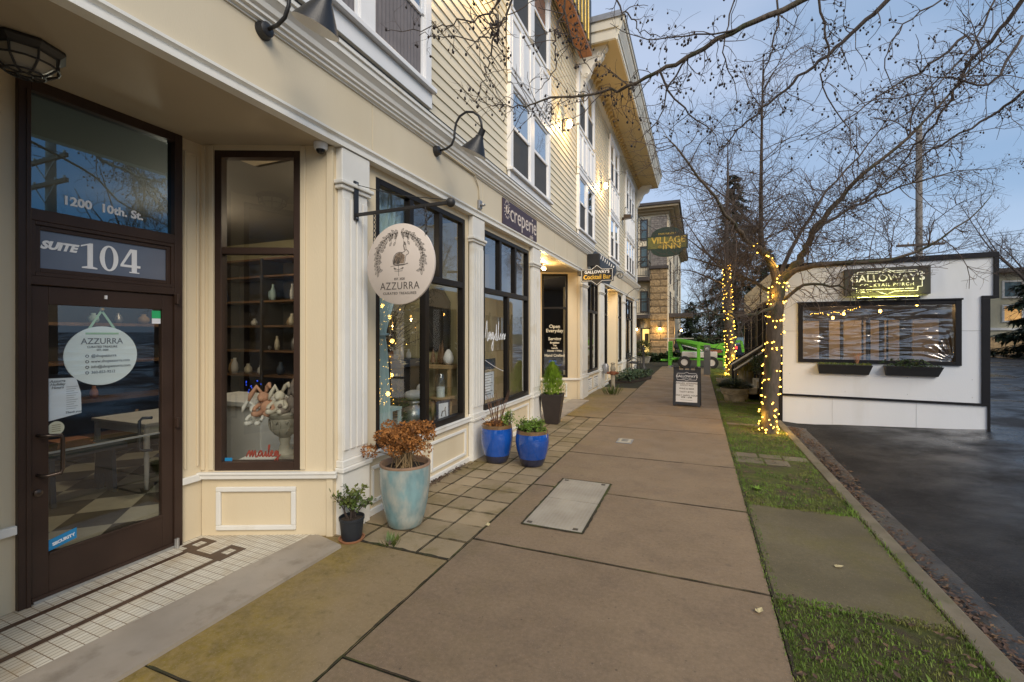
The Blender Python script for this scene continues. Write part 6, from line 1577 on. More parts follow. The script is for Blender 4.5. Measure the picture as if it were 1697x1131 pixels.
b = MB(); b.bar((.78,12.97,.90),(1.56,12.97,1.445),.06,.03); b.bar((.84,12.97,.76),(1.56,12.97,1.28),.05,.03); wp(b, 'rail_cap', M['whitewood'])
# warm bulbs in the porch
for i, (a_, z) in enumerate(((.36,2.20),(.95,2.02),(1.22,2.12),(1.72,2.14),(2.28,2.26))):
    p = FWh @ V3((a_, .95 if i != 2 else 1.5, z)); t = thing('pendant_bulb', 'lit amber bulb in the white bar, '+('far left by the window frame','left of centre, lowest of the row','centre and farther back','right of centre under the sign','far right near the window edge')[i], 'lamp', p, 'amber bulbs in the porch window')
    b = MB(); b.sphere(p, .028, 10, 8, (1,1,1.25)); b.obj('bulb', M['bulb_am'], t, smooth=True)
    b = MB(); b.tube([(p.x,p.y,p.z+.035),(p.x,p.y,2.75)], .006, 5); b.obj('cord', M['black'], t)
    l = bpy.data.lights.new('bulb_lamp', 'POINT'); l.energy = 4.5; l.color = (1,.60,.24); l.shadow_soft_size = .04
    o = bpy.data.objects.new('bulb_lamp', l); COL.objects.link(o); o.location = p+V3((0,-.0,-.10)); o.parent = t; o.matrix_parent_inverse = Matrix.Translation(-p)
t = thing('fairy_string', 'drooping string of small warm fairy lights across the top of the porch window', 'lights', FWh @ V3((1,.7,2.2)))
b = MB(FWh); pts = [(.55+.9*k/28, .75, 2.10+.16*(k/28)-.05*math.sin(k*.9)*.4-.06*math.sin(math.pi*k/28)) for k in range(29)]
for p in pts: b.octa((p[0]+random.gauss(0,.015),p[1],p[2]+random.gauss(0,.015)), .008)
b.obj('bulbs', M['fairy'], t); b = MB(FWh); b.tube(pts, .003, 4); b.obj('wire', M['black'], t)
table('bar_table', 'dark table behind the plastic sheeted window of the white bar', (FWh @ V3((1.45,1.2,0))).x, (FWh @ V3((1.45,1.2,0))).y, .345, .9, .6, .72, M['wood'])
# sign with uplight
t = thing('bar_sign', 'black art deco bar sign lit yellow from below on the white wall', 'sign', FWh @ V3((1.58,-.05,2.63)))
b = MB(FWh); b.box(.975,2.19,-.10,-.001,2.385,2.878); b.obj('board', mat('sign_charcoal', (.034,.034,.034), .6, .1, 5), t, bevel=.004)
FG = FWh @ Matrix.Translation((1.585,-.102,2.63)); b = MB(FG)
for ol in ([(-.49,-.11),(-.49,.15),(-.12,.15),(0,.225),(.12,.15),(.49,.15),(.49,-.11),(.43,-.11),(.43,-.18),(.12,-.18),(0,-.235),(-.12,-.18),(-.43,-.18),(-.43,-.11)], [(-.42,.15),(-.42,.18),(.42,.18),(.42,.15)], [(-.38,-.14),(.38,-.14)], [(-.06,.15),(0,.19),(.06,.15)]):
    for i in range(len(ol)-(0 if len(ol) > 5 else 1)): p, q = ol[i], ol[(i+1) % len(ol)]; b.bar((p[0],-.002,p[1]),(q[0],-.002,q[1]),.011,.004,(0,1,0))
b.obj('deco_lines', M['vinyl_white'], t)
text('sign_lettering', "GALLOWAY'S", .175, FG, 0, .055, M['vinyl_white'], t, y=-.003, off=.002, sx=.98)
text('sign_lettering', 'COCKTAIL PORCH', .075, FG, 0, -.065, M['vinyl_white'], t, y=-.003, space=1.25)
b = MB(FWh); b.box(1.13,2.02,-.22,-.16,2.30,2.345); b.obj('light_bar', M['wb_black'], t, bevel=.008)
for x in (1.30,1.80):
    b = MB(FWh); b.bar((x,-.19,2.32),(x,-.0,2.32),.03); b.obj('light_arm', M['wb_black'], t)
b = MB(FWh); b.poly([(1.15,-.215,2.3465),(2.00,-.215,2.3465),(2.00,-.17,2.3465),(1.15,-.17,2.3465)]); b.obj('light_strip', emis('sign_light', (.95,.88,.16), 48), t)
# window boxes
def wbox(a0, a1, z0, z1, lab, n, stray):
    p = FWh @ V3(((a0+a1)/2,-.1,z0)); t = thing('window_box', lab, 'planter', p, 'window boxes under the sheeted window')
    b = MB(FWh)
    b._add([(a0+.03,-.05,z0),(a1-.03,-.05,z0),(a1-.03,-.001,z0),(a0+.03,-.001,z0),(a0,-.21,z1),(a1,-.21,z1),(a1,-.001,z1),(a0,-.001,z1)],[(3,2,1,0),(0,1,5,4),(1,2,6,5),(2,3,7,6),(3,0,4,7),(4,5,6,7)]); b.obj('box', M['aframe'], t, bevel=.004)
    b = MB(FWh)
    for _ in range(n): x = random.uniform(a0+.02,a1-.02); b.leaf((x,random.uniform(-.19,-.02),z1), (random.gauss(0,.6),random.gauss(0,.6),1), (0,1,0), random.uniform(.02,.06), .015)
    for _ in range(stray): x = random.gauss(a0+(a1-a0)*.35,.14); b.leaf((x,random.uniform(-.22,-.02),z1+random.uniform(-.03,.12)), (random.gauss(0,1),random.gauss(0,1),.3), (0,1,.4), random.uniform(.04,.07), .03)
    b.obj('foliage', M['ivy'] if stray else M['shrub'], t)
    if stray:
        pass
    else:
        b = MB(FWh)
        for k in range(9): x = a0+(a1-a0)*.75; b.tube([(x,-.1,z1),(x+random.gauss(0,.02),-.1,z1+.12),(x+random.gauss(0,.05),-.1,z1+.22)],.003,4)
        b.obj('bare_twigs', M['terracotta'], t)
wbox(.56,1.375,.945,1.125, 'dark window box with a low grassy top, the left one under the sheeted window', 260, 0)
wbox(1.56,2.335,.95,1.125, 'dark window box with straggling trailing leaves, the right one under the sheeted window', 60, 150)
# golden grass basket on the porch
c = (1.28,14.75,.62); t = thing('grass_planter', 'golden weeping grass in a planter behind the porch handrail', 'planter', c)
b = MB(); b.lathe([(.16,-.62),(.22,-.05),(.24,0),(.2,0)], c, 18); b.obj('pot', M['stone_c'], t, smooth='auto')
b = MB()
for _ in range(420):
    a = random.uniform(0,6.28); r = random.uniform(.15,.42); h = random.uniform(.2,.42); p = V3(c)
    b.tube([p, p+V3((math.cos(a)*r*.4,math.sin(a)*r*.4,h)), p+V3((math.cos(a)*r*.8,math.sin(a)*r*.8,h*.85)), p+V3((math.cos(a)*r,math.sin(a)*r,h*.2-random.random()*.3))],[.006,.006,.005,.002],3,cap=False)
b.obj('foliage', M['golden'], t)
c = (1.4,12.2,.75); t = thing('hanging_foliage', 'dark evergreen sprays in a box hung on the porch side wall', 'planter', c)
b = MB(); b.box(1.32,1.495,11.75,12.6,.72,.90); b.obj('box', M['wb_black'], t, bevel=.005)
b = MB()
for _ in range(380): b.leaf((random.uniform(1.22,1.49),random.uniform(11.7,12.65),.90+random.uniform(-.1,.22)), (-.5+random.gauss(0,.5),random.gauss(0,.6),random.uniform(-.3,.8)), (0,0,1), random.uniform(.08,.16), .03)
b.obj('foliage', M['juniper'], t)

p = V3((2.25,13.5,2.35)); t = thing('porch_lamp', 'lit amber bulb hanging inside the porch beside the steps of the white bar', 'lamp', p)
b = MB(); b.sphere(p, .04, 10, 8, (1,1,1.25)); b.obj('bulb', M['bulb_am'], t, smooth=True)
b = MB(); b.tube([(p.x,p.y,p.z+.05),(p.x,p.y,2.90)], .006, 5); b.obj('cord', M['black'], t)
l = bpy.data.lights.new('porch_light', 'POINT'); l.energy = 16; l.color = (1,.66,.26); l.shadow_soft_size = .05
o = bpy.data.objects.new('porch_light', l); COL.objects.link(o); o.location = p+V3((-.35,0,-.25)); o.parent = t; o.matrix_parent_inverse = Matrix.Translation(-p)
# ------------------------------------------------------------------ trees
CT, ST = math.cos(R(22.2467)), math.sin(R(22.2467))
def PX(u, v, zc):
    """world point seen at photo pixel u,v at forward distance zc (used only to author limb shapes)"""
    a = (u-848.5)/754.2*zc; b_ = -(v-553)/754.2*zc
    return V3((-ST*zc+CT*a, CT*zc+ST*a, 1.7+b_))
def smoothpts(pts, n=4):
    out = []; m = len(pts)
    for i in range(m-1):
        p0, p1, p2, p3 = pts[max(i-1,0)], pts[i], pts[i+1], pts[min(i+2,m-1)]
        for k in range(n):
            u = k/n; out.append(.5*((2*p1)+(p2-p0)*u+(2*p0-5*p1+4*p2-p3)*u*u+(3*p1-p0-3*p2+p3)*u**3))
    out.append(pts[-1]); return out
def lerpr(a, b, n): return [a+(b-a)*k/(n-1) for k in range(n)]
class Twigs:
    def __init__(s): s.b = MB(); s.f = MB(); s.nf = 0
    def grow(s, p, d, L, r, lev, up=.25, fruit=0, wig=.28, kids=(3,6)):
        seg = 5 if lev else 4; pts = [p]; q = p.copy(); d = d.normalized(); st = L/seg
        for i in range(seg):
            d = (d + V3((random.gauss(0,wig),random.gauss(0,wig),random.gauss(0,wig)+up*.35))).normalized(); q = q+d*st; pts.append(q.copy())
        s.b.tube(pts, lerpr(r, r*.5, len(pts)), 4 if r < .006 else 5, cap=False)
        if lev > 0:
            for _ in range(random.randint(*kids)):
                i = random.randint(1, seg-1); dd = (pts[i+1]-pts[i]).normalized(); sd = dd.cross(V3((random.gauss(0,1),random.gauss(0,1),random.gauss(0,1)))).normalized()
                s.grow(pts[i], dd*random.uniform(.3,.9)+sd*.9, L*random.uniform(.35,.65), r*.55, lev-1, up, fruit, wig, kids)
        if fruit and random.random() < fruit:
            for _ in range(random.randint(1,2)):
                i = random.randint(2, seg); c = pts[i]; e = c+V3((random.gauss(0,.018),random.gauss(0,.018),-random.uniform(.02,.05)))
                s.b.tube([c,(c+e)/2+V3((.006,0,.0)),e],.0012,3,cap=False); s.f.sphere(e, random.uniform(.007,.0105), 6, 5, (1,1,random.uniform(1,1.5)))
def limb(t, name, pts, r0, r1, mt, n=8, tw=None, cnt=0, L=(.4,1), lev=1, up=.2, fruit=0, start=0, kids=(3,6), r_tw=.0075, wob=.0, dirbias=None):
    P = smoothpts(pts)
    if wob: P = [P[0]]+[p+V3((random.gauss(0,wob),random.gauss(0,wob),random.gauss(0,wob))) for p in P[1:]]
    m = len(P); rr = [r0+(r1-r0)*(k/(m-1))**.8 for k in range(m)]
    b = MB(); b.tube(P, rr, n); b.obj(name, mt, t, smooth=True)
    if tw:
        for _ in range(cnt):
            i = random.randint(int(m*start), m-2); d = (P[i+1]-P[i]).normalized(); sd = d.cross(V3((random.gauss(0,1),random.gauss(0,1),random.gauss(0,1)))).normalized()
            dd = d*random.uniform(.1,.8)+sd
            if dirbias: dd += V3(dirbias)
            tw.grow(P[i].copy(), dd, random.uniform(*L), min(r_tw, rr[i]*.6), lev, up, fruit, kids=kids)
    return P
random.seed(42)
# --- near street tree wound with lights
base = (0.98,8.05,0)
T1 = thing('street_tree', 'bare branching street tree wound with fairy lights beside the kerb', 'tree', base)
Z = 7.85
tp = [PX(1271,742,Z), PX(1273,722,Z), PX(1275,690,Z), PX(1278,630,Z), PX(1282,565,Z), PX(1286,510,Z), PX(1290,468,Z)]
P1 = smoothpts(tp); m = len(P1)
rr = [ .205, .175, .155, .145, .14]+lerpr(.135,.115,m-5); rr = [q+.006*math.sin(k*2.3) for k, q in enumerate(rr)]
b = MB(); n = 16; b.tube(P1, rr, n); trunk = b.obj('trunk', M['bark'], T1, smooth=True)
tw = Twigs()
L1 = limb(T1, 'limb', [PX(1289,474,Z), PX(1282,448,Z), PX(1272,426,Z-.05), PX(1259,413,Z-.1), PX(1240,402,Z-.2), PX(1215,372,Z-.5), PX(1185,330,Z-.8), PX(1130,255,Z-1.0), PX(1100,225,Z-1)], .085, .006, M['bark'], 10, tw, 44, (.5,1.3), 2, .1, 0, .3, wob=.014)
LEAD = limb(T1, 'limb', [PX(1270,424,Z), PX(1262,398,Z), PX(1261,330,Z+.1), PX(1262,250,Z+.1), PX(1263,180,Z), PX(1265,90,Z)], .055, .008, M['bark2'], 8, tw, 48, (.5,1.5), 2, .15, 0, .05)
limb(T1, 'limb', [PX(1291,472,Z), PX(1310,446,Z), PX(1334,416,Z-.1), PX(1346,385,Z-.2), PX(1385,338,Z-.4), PX(1432,288,Z-.7), PX(1505,228,Z-1), PX(1600,130,Z-1.3), PX(1690,40,Z-1.6)], .08, .006, M['bark'], 10, tw, 56, (.5,1.3), 2, .15, .15, .25, wob=.014)
limb(T1, 'limb', [PX(1292,468,Z), PX(1335,442,Z-.3), PX(1400,437,Z-.7), PX(1480,430,Z-.9), PX(1560,396,Z-1.2), PX(1640,330,Z-1.4)], .06, .005, M['bark'], 8, tw, 36, (.4,1.0), 2, .12, 0, .2, wob=.014)
limb(T1, 'limb', [PX(1288,508,Z), PX(1335,470,Z-.4), PX(1390,478,Z-.7), PX(1450,470,Z-.9), PX(1540,452,Z-1.0)], .035, .004, M['bark'], 8, tw, 24, (.3,.8), 1, .08, 0, .2, wob=.014)
limb(T1, 'limb', [PX(1287,505,Z), PX(1250,520,Z-.5), PX(1190,522,Z-.9), PX(1130,498,Z-1.2)], .035, .004, M['bark'], 8, tw, 27, (.4,.9), 2, .05, 0, .1, wob=.016)
limb(T1, 'limb', [PX(1286,490,Z), PX(1240,462,Z+.5), PX(1180,440,Z+.7), PX(1110,415,Z+.6)], .04, .004, M['bark'], 8, tw, 32, (.4,1.0), 2, .1, 0, .2, wob=.016)
limb(T1, 'limb', [PX(1290,462,Z), PX(1320,400,Z+.6), PX(1370,320,Z+1), PX(1440,240,Z+1.2), PX(1500,150,Z+1.2)], .045, .005, M['bark2'], 8, tw, 36, (.5,1.2), 2, .15, 0, .2, wob=.014)
limb(T1, 'limb', [PX(1262,390,Z), PX(1225,350,Z+.5), PX(1180,310,Z+.8), PX(1110,262,Z+.8)], .03, .004, M['bark2'], 8, tw, 27, (.4,1.1), 2, .12, 0, .2, wob=.014)
limb(T1, 'limb', [PX(1346,388,Z-.2), PX(1400,350,Z), PX(1470,320,Z), PX(1560,290,Z-.2), PX(1650,280,Z-.4)], .032, .004, M['bark2'], 8, tw, 32, (.4,1.0), 2, .12, .1, .2, wob=.014)
tw.b.obj('twigs', M['twig'], T1); print('tree1 twig faces', len(tw.b.f))
if tw.f.v: tag(tw.f.obj('fruit', M['berry'], T1), kind='stuff')
def wind(tree_name, P, rad, turns, n, lab, grp, extra=None, wire=True, br=.0115):
    t = thing('fairy_lights', lab, 'lights', P[0], grp)
    b = MB(); w_ = MB(); pts = []; ctr = []
    for k in range(n):
        u = min(1, max(0, k/(n-1)+random.gauss(0,.012))); f_ = u*(len(P)-1); i = min(int(f_), len(P)-2); c = P[i].lerp(P[i+1], f_-i); r = rad[i]+(rad[i+1]-rad[i])*(f_-i)
        a = turns*2*math.pi*u + random.gauss(0,.5); d = (P[i+1]-P[i]).normalized(); x = d.orthogonal().normalized(); y = d.cross(x)
        q = c+(x*math.cos(a)+y*math.sin(a))*(r+.014); pts.append(q); ctr.append(q+V3((random.gauss(0,.012),random.gauss(0,.012),random.gauss(0,.012))))
    for q in (extra or []): ctr.append(q); pts.append(q)
    ctr.sort(key=lambda q: (q-V3((0,0,1.7))).length)       # the hundred nearest are bulbs of their own
    pm = MB(); pm.sphere((0,0,0), br, 6, 4); o0 = pm.obj('bulb', M['fairy'], t)
    for k, q in enumerate(ctr):
        if k < 100 and n < 255 and tree_name != 't4':
            o = o0 if k == 0 else o0.copy()
            if k: COL.objects.link(o)
            o.parent = t; o.matrix_parent_inverse = Matrix.Translation(-P[0]); o.location = q
        else: b.sphere(q, br, 6, 4)
    if tree_name == 't4': o0.parent = t; o0.matrix_parent_inverse = Matrix.Translation(-P[0]); o0.location = ctr[0]
    tag(b.obj('bulbs', M['fairy'], t), kind='stuff')
    for k in range(10, len(pts), max(1, n//12)):
        l = bpy.data.lights.new('bulb_glow', 'POINT'); l.energy = 2.6*(br/.0115)**1.5; l.color = (1,.56,.08); l.shadow_soft_size = .05; o = bpy.data.objects.new('bulb_glow', l); COL.objects.link(o); q = pts[k]; i = min(range(len(P)), key=lambda z: (P[z]-q).length); o.location = q+(q-P[i]).normalized()*.05; o.parent = t; o.matrix_parent_inverse = Matrix.Translation(-P[0])
    w_.tube([p for p in pts], .003, 4, cap=False); w_.obj('wire', M['black'], t)
ext = []
for i in range(0, 15): 
    p = L1[i]; ext.append(p+V3((random.gauss(0,.04),random.gauss(0,.04)-.06,random.gauss(0,.03))))
wind('t1', P1[3:], rr[3:], 27, 185, 'warm fairy lights wound round the nearer street tree trunk and its left limb', 'fairy lights on the street trees', ext)
# --- second lit tree farther along
base = (1.22,19.8,0); Z2 = 18.8
T2 = thing('street_tree', 'farther bare street tree with a straight trunk densely wrapped in fairy lights', 'tree', base)
tp = [PX(1212,627,Z2), PX(1211,600,Z2), PX(1209,550,Z2), PX(1206,490,Z2), PX(1204,440,Z2)]; P2 = smoothpts(tp); r2 = lerpr(.22,.15,len(P2))
b = MB(); b.tube(P2, r2, 12); b.obj('trunk', M['bark'], T2, smooth=True)
tw = Twigs()
limb(T2, 'limb', [PX(1204,445,Z2), PX(1204,380,Z2), PX(1206,300,Z2), PX(1206,230,Z2)], .12, .01, M['bark2'], 8, tw, 55, (1.0,2.4), 2, .2, 0, .05, r_tw=.009)
for k in range(9):
    a = k*2*math.pi/9+.3; d = V3((math.cos(a),math.sin(a)*.8,0)); p = P2[-1-(k % 4)].copy(); L_ = random.uniform(2.0,3.0)
    limb(T2, 'limb', [p, p+d*L_*.35+V3((0,0,.5)), p+d*L_*.7+V3((0,0,.9+.25*(k % 3))), p+d*L_+V3((0,0,1.0+.6*(k % 3)))], .06, .008, M['bark2'], 7, tw, 16, (.7,1.7), 2, .1, 0, .15, r_tw=.008)
tw.b.obj('twigs', M['twig'], T2); print('tree2', len(tw.b.f))
wind('t2', P2[1:], r2[1:], 33, 250, 'dense warm fairy lights wrapped round the farther straight tree trunk', 'fairy lights on the street trees', None, br=.019)

# --- fruiting tree overhead, trunk behind the camera
T3 = thing('fruiting_tree', 'bare tree with small dark shrivelled fruit, its branches overhanging from the top of the picture', 'tree', (.95,-.35,0))
b = MB(); tk = [V3((.95,-.35,0)), V3((.95,-.34,.6)), V3((.97,-.32,1.6)), V3((1.0,-.3,2.6)), V3((1.02,-.25,3.3))]; b.tube(smoothpts(tk), lerpr(.16,.11,17), 14); b.obj('trunk', M['bark'], T3, smooth=True)
top = V3((1.02,-.25,3.2)); tw = Twigs()
def over(pts, zc, r0, r1, cnt, mt='bark2', L=(.12,.4), lev=1, fruit=.5, dz=0, link=True, start=.15):
    n = len(pts); P = [PX(u, v, zc+dz*k/(n-1)) for k, (u, v) in enumerate(pts)]
    if link:
        h = PX(pts[0][0], -330, zc); e = (P[0]-P[1]).normalized(); P = [top, top.lerp(P[0]+e*1.6+V3((0,0,1.0)), .55)+V3((0,0,.5)), P[0]+e*1.5+V3((0,0,.45)), P[0]+e*.7+V3((0,0,.08))] + P
    return limb(T3, 'limb', P, r0, r1, M[mt], 8, tw, cnt, L, lev, -.05, fruit, start if not link else .40, (1,3), .0042, wob=.010)
A = over([(1329,0),(1230,45),(1152,88),(1094,119),(1041,146),(999,154),(912,163),(879,174),(841,177),(801,171)], 3.6, .036, .003, 60, 'bark', dz=.9)
over([(1472,0),(1411,57),(1361,99),(1312,140),(1263,181),(1222,218),(1193,250)], 4.0, .034, .005, 34, dz=.6)
over([(1694,0),(1653,57),(1608,103),(1583,152),(1550,205),(1517,242),(1485,283),(1411,349)], 4.2, .032, .004, 44, dz=1.0)
over([(1760,120),(1697,152),(1657,185),(1591,222),(1534,255),(1472,296),(1400,360)], 4.4, .03, .004, 40, dz=1)
over([(846,0),(831,39),(817,67),(808,106),(806,124),(790,157),(778,172)], 3.3, .014, .002, 16, L=(.1,.3))
over([(827,0),(813,19),(783,34),(742,41),(700,49),(640,50)], 3.2, .014, .002, 15, L=(.08,.25))
over([(813,19),(815,50),(810,58),(780,66),(723,61),(690,56)], 3.2, .008, .002, 9, L=(.08,.22), link=False)
over([(933,0),(921,50),(919,72),(923,106),(905,135),(887,157)], 3.5, .014, .002, 16, L=(.1,.3))
over([(932,10),(946,65),(971,104),(990,127)], 3.5, .008, .002, 9, L=(.1,.25), link=False)
over([(1016,0),(1040,25),(1053,37),(1061,53),(1095,60),(1123,62)], 3.8, .013, .002, 12, L=(.1,.3))
over([(1150,88),(1110,140),(1095,190),(1070,220),(1058,240)], 3.9, .009, .002, 12, L=(.1,.3), link=False)
over([(1218,0),(1197,74),(1209,119),(1220,156),(1218,190)], 3.9, .013, .002, 12, L=(.1,.3))
over([(1290,0),(1283,70),(1267,115),(1262,160),(1250,205)], 4.0, .016, .003, 16, L=(.1,.35))
over([(1357,0),(1370,66),(1372,103),(1363,144),(1407,218),(1411,250)], 4.0, .018, .003, 22, L=(.1,.35))
over([(1600,60),(1540,110),(1470,150),(1400,200),(1330,240)], 4.4, .014, .003, 26, L=(.15,.4), link=False)
over([(1694,60),(1640,140),(1560,130),(1500,190),(1440,200)], 4.2, .013, .003, 24, L=(.15,.4), link=False)
over([(1560,0),(1500,40),(1465,100),(1480,150),(1460,180)], 4.0, .014, .002, 18, L=(.1,.35))
over([(1230,45),(1130,60),(1060,62),(1010,40)], 3.7, .008, .002, 14, L=(.1,.3), link=False)
over([(1094,119),(1130,180),(1180,215),(1190,245)], 3.9, .010, .002, 14, L=(.1,.3), link=False)
over([(1640,20),(1600,90),(1530,150),(1440,170),(1390,185)], 4.1, .015, .003, 24, L=(.15,.4))
over([(999,154),(960,190),(930,200),(905,210)], 4.5, .005, .002, 8, L=(.1,.25), link=False)
tw.b.obj('twigs', M['twig'], T3); tag(tw.f.obj('fruit', M['berry'], T3, smooth=True), kind='stuff'); print('tree3', len(tw.b.f), len(tw.f.f))

# lit tree behind the camera that the angled window mirrors
base = (-4.6,-9.5,0); T4 = thing('street_tree', 'bare tree with lights behind the camera, mirrored in the angled window', 'tree', base)
P4 = [V3((-4.6,-9.5,0)), V3((-4.55,-9.5,1.0)), V3((-4.5,-9.45,2.2)), V3((-4.5,-9.5,3.2))]; P4 = smoothpts(P4); b = MB(); b.tube(P4, lerpr(.18,.12,len(P4)), 10); b.obj('trunk', M['bark'], T4, smooth=True)
tw = Twigs()
for k in range(7):
    a = k*.9; d = V3((math.cos(a),math.sin(a),0)); p = P4[-1-(k % 3)]; limb(T4, 'limb', [p, p+d*.7+V3((0,0,.8)), p+d*1.5+V3((0,0,1.7)), p+d*2.1+V3((0,0,2.6))], .06, .008, M['bark2'], 6, tw, 14, (.5,1.3), 2, .15, 0, .1, r_tw=.008)
tw.b.obj('twigs', M['twig'], T4)
wind('t4', P4, lerpr(.18,.12,len(P4)), 22, 160, 'fairy lights on the tree behind the camera, mirrored in the angled window', 'fairy lights on the street trees', None, br=.016)
# ------------------------------------------------------------------ far inn
random.seed(77)
IN = thing('stone_inn', 'four-storey tan inn with a rough stone pier and iron balconies beyond the cream building', 'building', (-4,34,0))
def ip(b, name, mt, parent=None, **k): return b.obj(name, mt, parent or IN, **k)
M['inn_tan'] = mat('inn_render', (.74,.63,.45), .7, .05, 1, .05, 40); M['inn_grey'] = mat('inn_brick', (.24,.21,.19), .85, .25, 9, .2, 18); M['inn_dark'] = mat('inn_trim', (.06,.048,.042), .6, .1)
def brickmat(name, c1, c2, mo, w, h):
    m = bpy.data.materials.new(name); m.use_nodes = True; N = m.node_tree.nodes; L = m.node_tree.links; P = N['Principled BSDF']
    br = N.new('ShaderNodeTexBrick'); g = N.new('ShaderNodeNewGeometry'); sp_ = N.new('ShaderNodeSeparateXYZ'); cb = N.new('ShaderNodeCombineXYZ'); ad = N.new('ShaderNodeMath'); ad.operation = 'ADD'
    L.new(g.outputs['Position'], sp_.inputs[0]); L.new(sp_.outputs['X'], ad.inputs[0]); L.new(sp_.outputs['Y'], ad.inputs[1]); L.new(ad.outputs[0], cb.inputs[0]); L.new(sp_.outputs['Z'], cb.inputs[1]); L.new(cb.outputs[0], br.inputs[0])
    br.inputs['Scale'].default_value = 1; br.inputs['Brick Width'].default_value = w; br.inputs['Row Height'].default_value = h; br.inputs['Mortar Size'].default_value = .018; br.inputs['Color1'].default_value = (*c1,1); br.inputs['Color2'].default_value = (*c2,1); br.inputs['Mortar'].default_value = (*mo,1)
    n = N.new('ShaderNodeTexNoise'); n.inputs['Scale'].default_value = 7; n.inputs['Detail'].default_value = 8; L.new(g.outputs['Position'], n.inputs['Vector'])
    x = N.new('ShaderNodeMix'); x.data_type = 'RGBA'; x.blend_type = 'MULTIPLY'; x.inputs[0].default_value = .8; L.new(br.outputs['Color'], x.inputs[6]); r = N.new('ShaderNodeMapRange'); r.inputs[1].default_value = .3; r.inputs[2].default_value = .7; r.inputs[3].default_value = .55; r.inputs[4].default_value = 1.25; L.new(n.outputs[0], r.inputs[0]); L.new(r.outputs[0], x.inputs[7]); L.new(x.outputs[2], P.inputs['Base Color']); P.inputs['Roughness'].default_value = .85
    bb = N.new('ShaderNodeBump'); bb.inputs['Strength'].default_value = .8; bb.inputs['Distance'].default_value = .06; L.new(n.outputs[0], bb.inputs['Height']); L.new(bb.outputs[0], P.inputs['Normal']); return m
M['ashlar'] = brickmat('rough_ashlar', (.42,.29,.15), (.30,.205,.105), (.10,.07,.04), 1.1, .42); M['greybrick'] = brickmat('grey_brick', (.27,.235,.205), (.21,.185,.165), (.15,.13,.12), .5, .13)
b = MB(); b.box(-14,-1.72,30.02,52,-.2,9.2); ip(b, 'wall', M['inn_tan'])
b = MB(); b.box(-2.78,-1.78,29.7,30.01,-.2,5.75); ip(b, 'stone_pier', M['ashlar'], bevel=.03)
for k in range(13):
    b = MB(); b.box(-2.80,-1.76,29.67,29.71,.42*k+.06,.42*k+.36); ip(b, 'stone_course', M['ashlar'], bevel=.025)
b = MB(); b.box(-2.86,-1.70,29.6,30.01,5.751,5.92); ip(b, 'pier_cap', M['inn_dark'])
b = MB(); b.box(-2.74,-1.80,29.75,30.01,5.921,9.0); ip(b, 'brick_pier', M['greybrick'])
b = MB(); b.box(-14,-1.0,29.2,53,9.62,9.78); ip(b, 'roof', M['inn_dark'])
for k, (d, z0, z1) in enumerate(((.0,9.2,9.35),(.25,9.35,9.48),(.55,9.48,9.62))):
    b = MB(); b.box(-14,-1.65+d,29.85-d,52+d,z0+.0005*k,z1); ip(b, 'cornice', mat('inn_cornice%d' % k, (.40,.31,.19), .6, .05), bevel=.01)
def iwin(x0, x1, z0, z1, y=30.0, lit=None, side=False):
    F = WF((0,30.02,0),(1,0)) if not side else WF((-1.72,0,0),(0,1))
    b = MB(F); f = .07; b.box(x0,x0+f,-.04,0,z0,z1); b.box(x1-f,x1,-.04,0,z0,z1); b.box(x0+f,x1-f,-.04,0,z0,z0+f); b.box(x0+f,x1-f,-.04,0,z1-f,z1); b.box(x0+f,x1-f,-.035,0,(z0+z1)/2-.03,(z0+z1)/2+.03); o = ip(b, 'window', M['inn_dark'])
    b = MB(F); b.poly([(x0+f,-.01,z0+f),(x1-f,-.01,z0+f),(x1-f,-.01,z1-f),(x0+f,-.01,z1-f)]); ip(b, 'pane', lit or M['glass_far'], o)
M['glass_far'] = mat('far_glass', (.10,.16,.19), .08, .1, 1, spec=1); M['lit_room'] = emis('lit_room', (1,.72,.22), .75)
for z in (3.05,5.9,7.6): iwin(-3.42,-2.95,z,z+1.35)
for y in (31.2,36,42,48):
    for z in (3.0,5.0,7.0): iwin(y, y+1.1, z, z+1.45, side=True)
iwin(-3.35,-2.80,.05,2.05, lit=M['lit_room'])
b = MB(WF((0,30.02,0),(1,0))); b.box(-3.15,-2.90,-.02,-.012,.9,1.7); ip(b, 'picture_frame', M['inn_dark'])
b = MB(WF((0,30.02,0),(1,0))); b.box(-4.2,-3.40,-.3,0,-.1,2.6); ip(b, 'dark_post', M['inn_dark']); b = MB(); b.box(-4.4,-2.79,28.8,30.0,2.62,2.86); ip(b, 'balcony_slab', M['inn_dark'], bevel=.02); b = MB(); b.box(-4.4,-2.79,29.0,30.0,4.95,5.2); ip(b, 'balcony_slab', M['inn_dark'], bevel=.02)
for z, y in ((2.86,28.85),(5.2,29.05)):
    b = MB(); b.bar((-4.4,y,z+.95),(-2.8,y,z+.95),.05); b.bar((-4.4,y,z+.08),(-2.8,y,z+.08),.04)
    for k in range(17): b.bar((-4.4+k*.1,y,z+.08),(-4.4+k*.1,y,z+.95),.018)
    b.bar((-2.8,y,z),(-2.8,y,z+1.0),.05); b.bar((-2.8,y,z+.95),(-2.8,30,z+.95),.05); ip(b, 'balcony_rail', M['iron'])
b = MB(); b.box(-1.76,-.3,30.4,33.5,2.72,2.98); ip(b, 'portico_roof', M['inn_dark'], bevel=.02)
for x in (-1.55,): b = MB(); b.box(x-.16,x+.16,30.6,30.92,-.1,2.72); ip(b, 'portico_post', M['ashlar'])
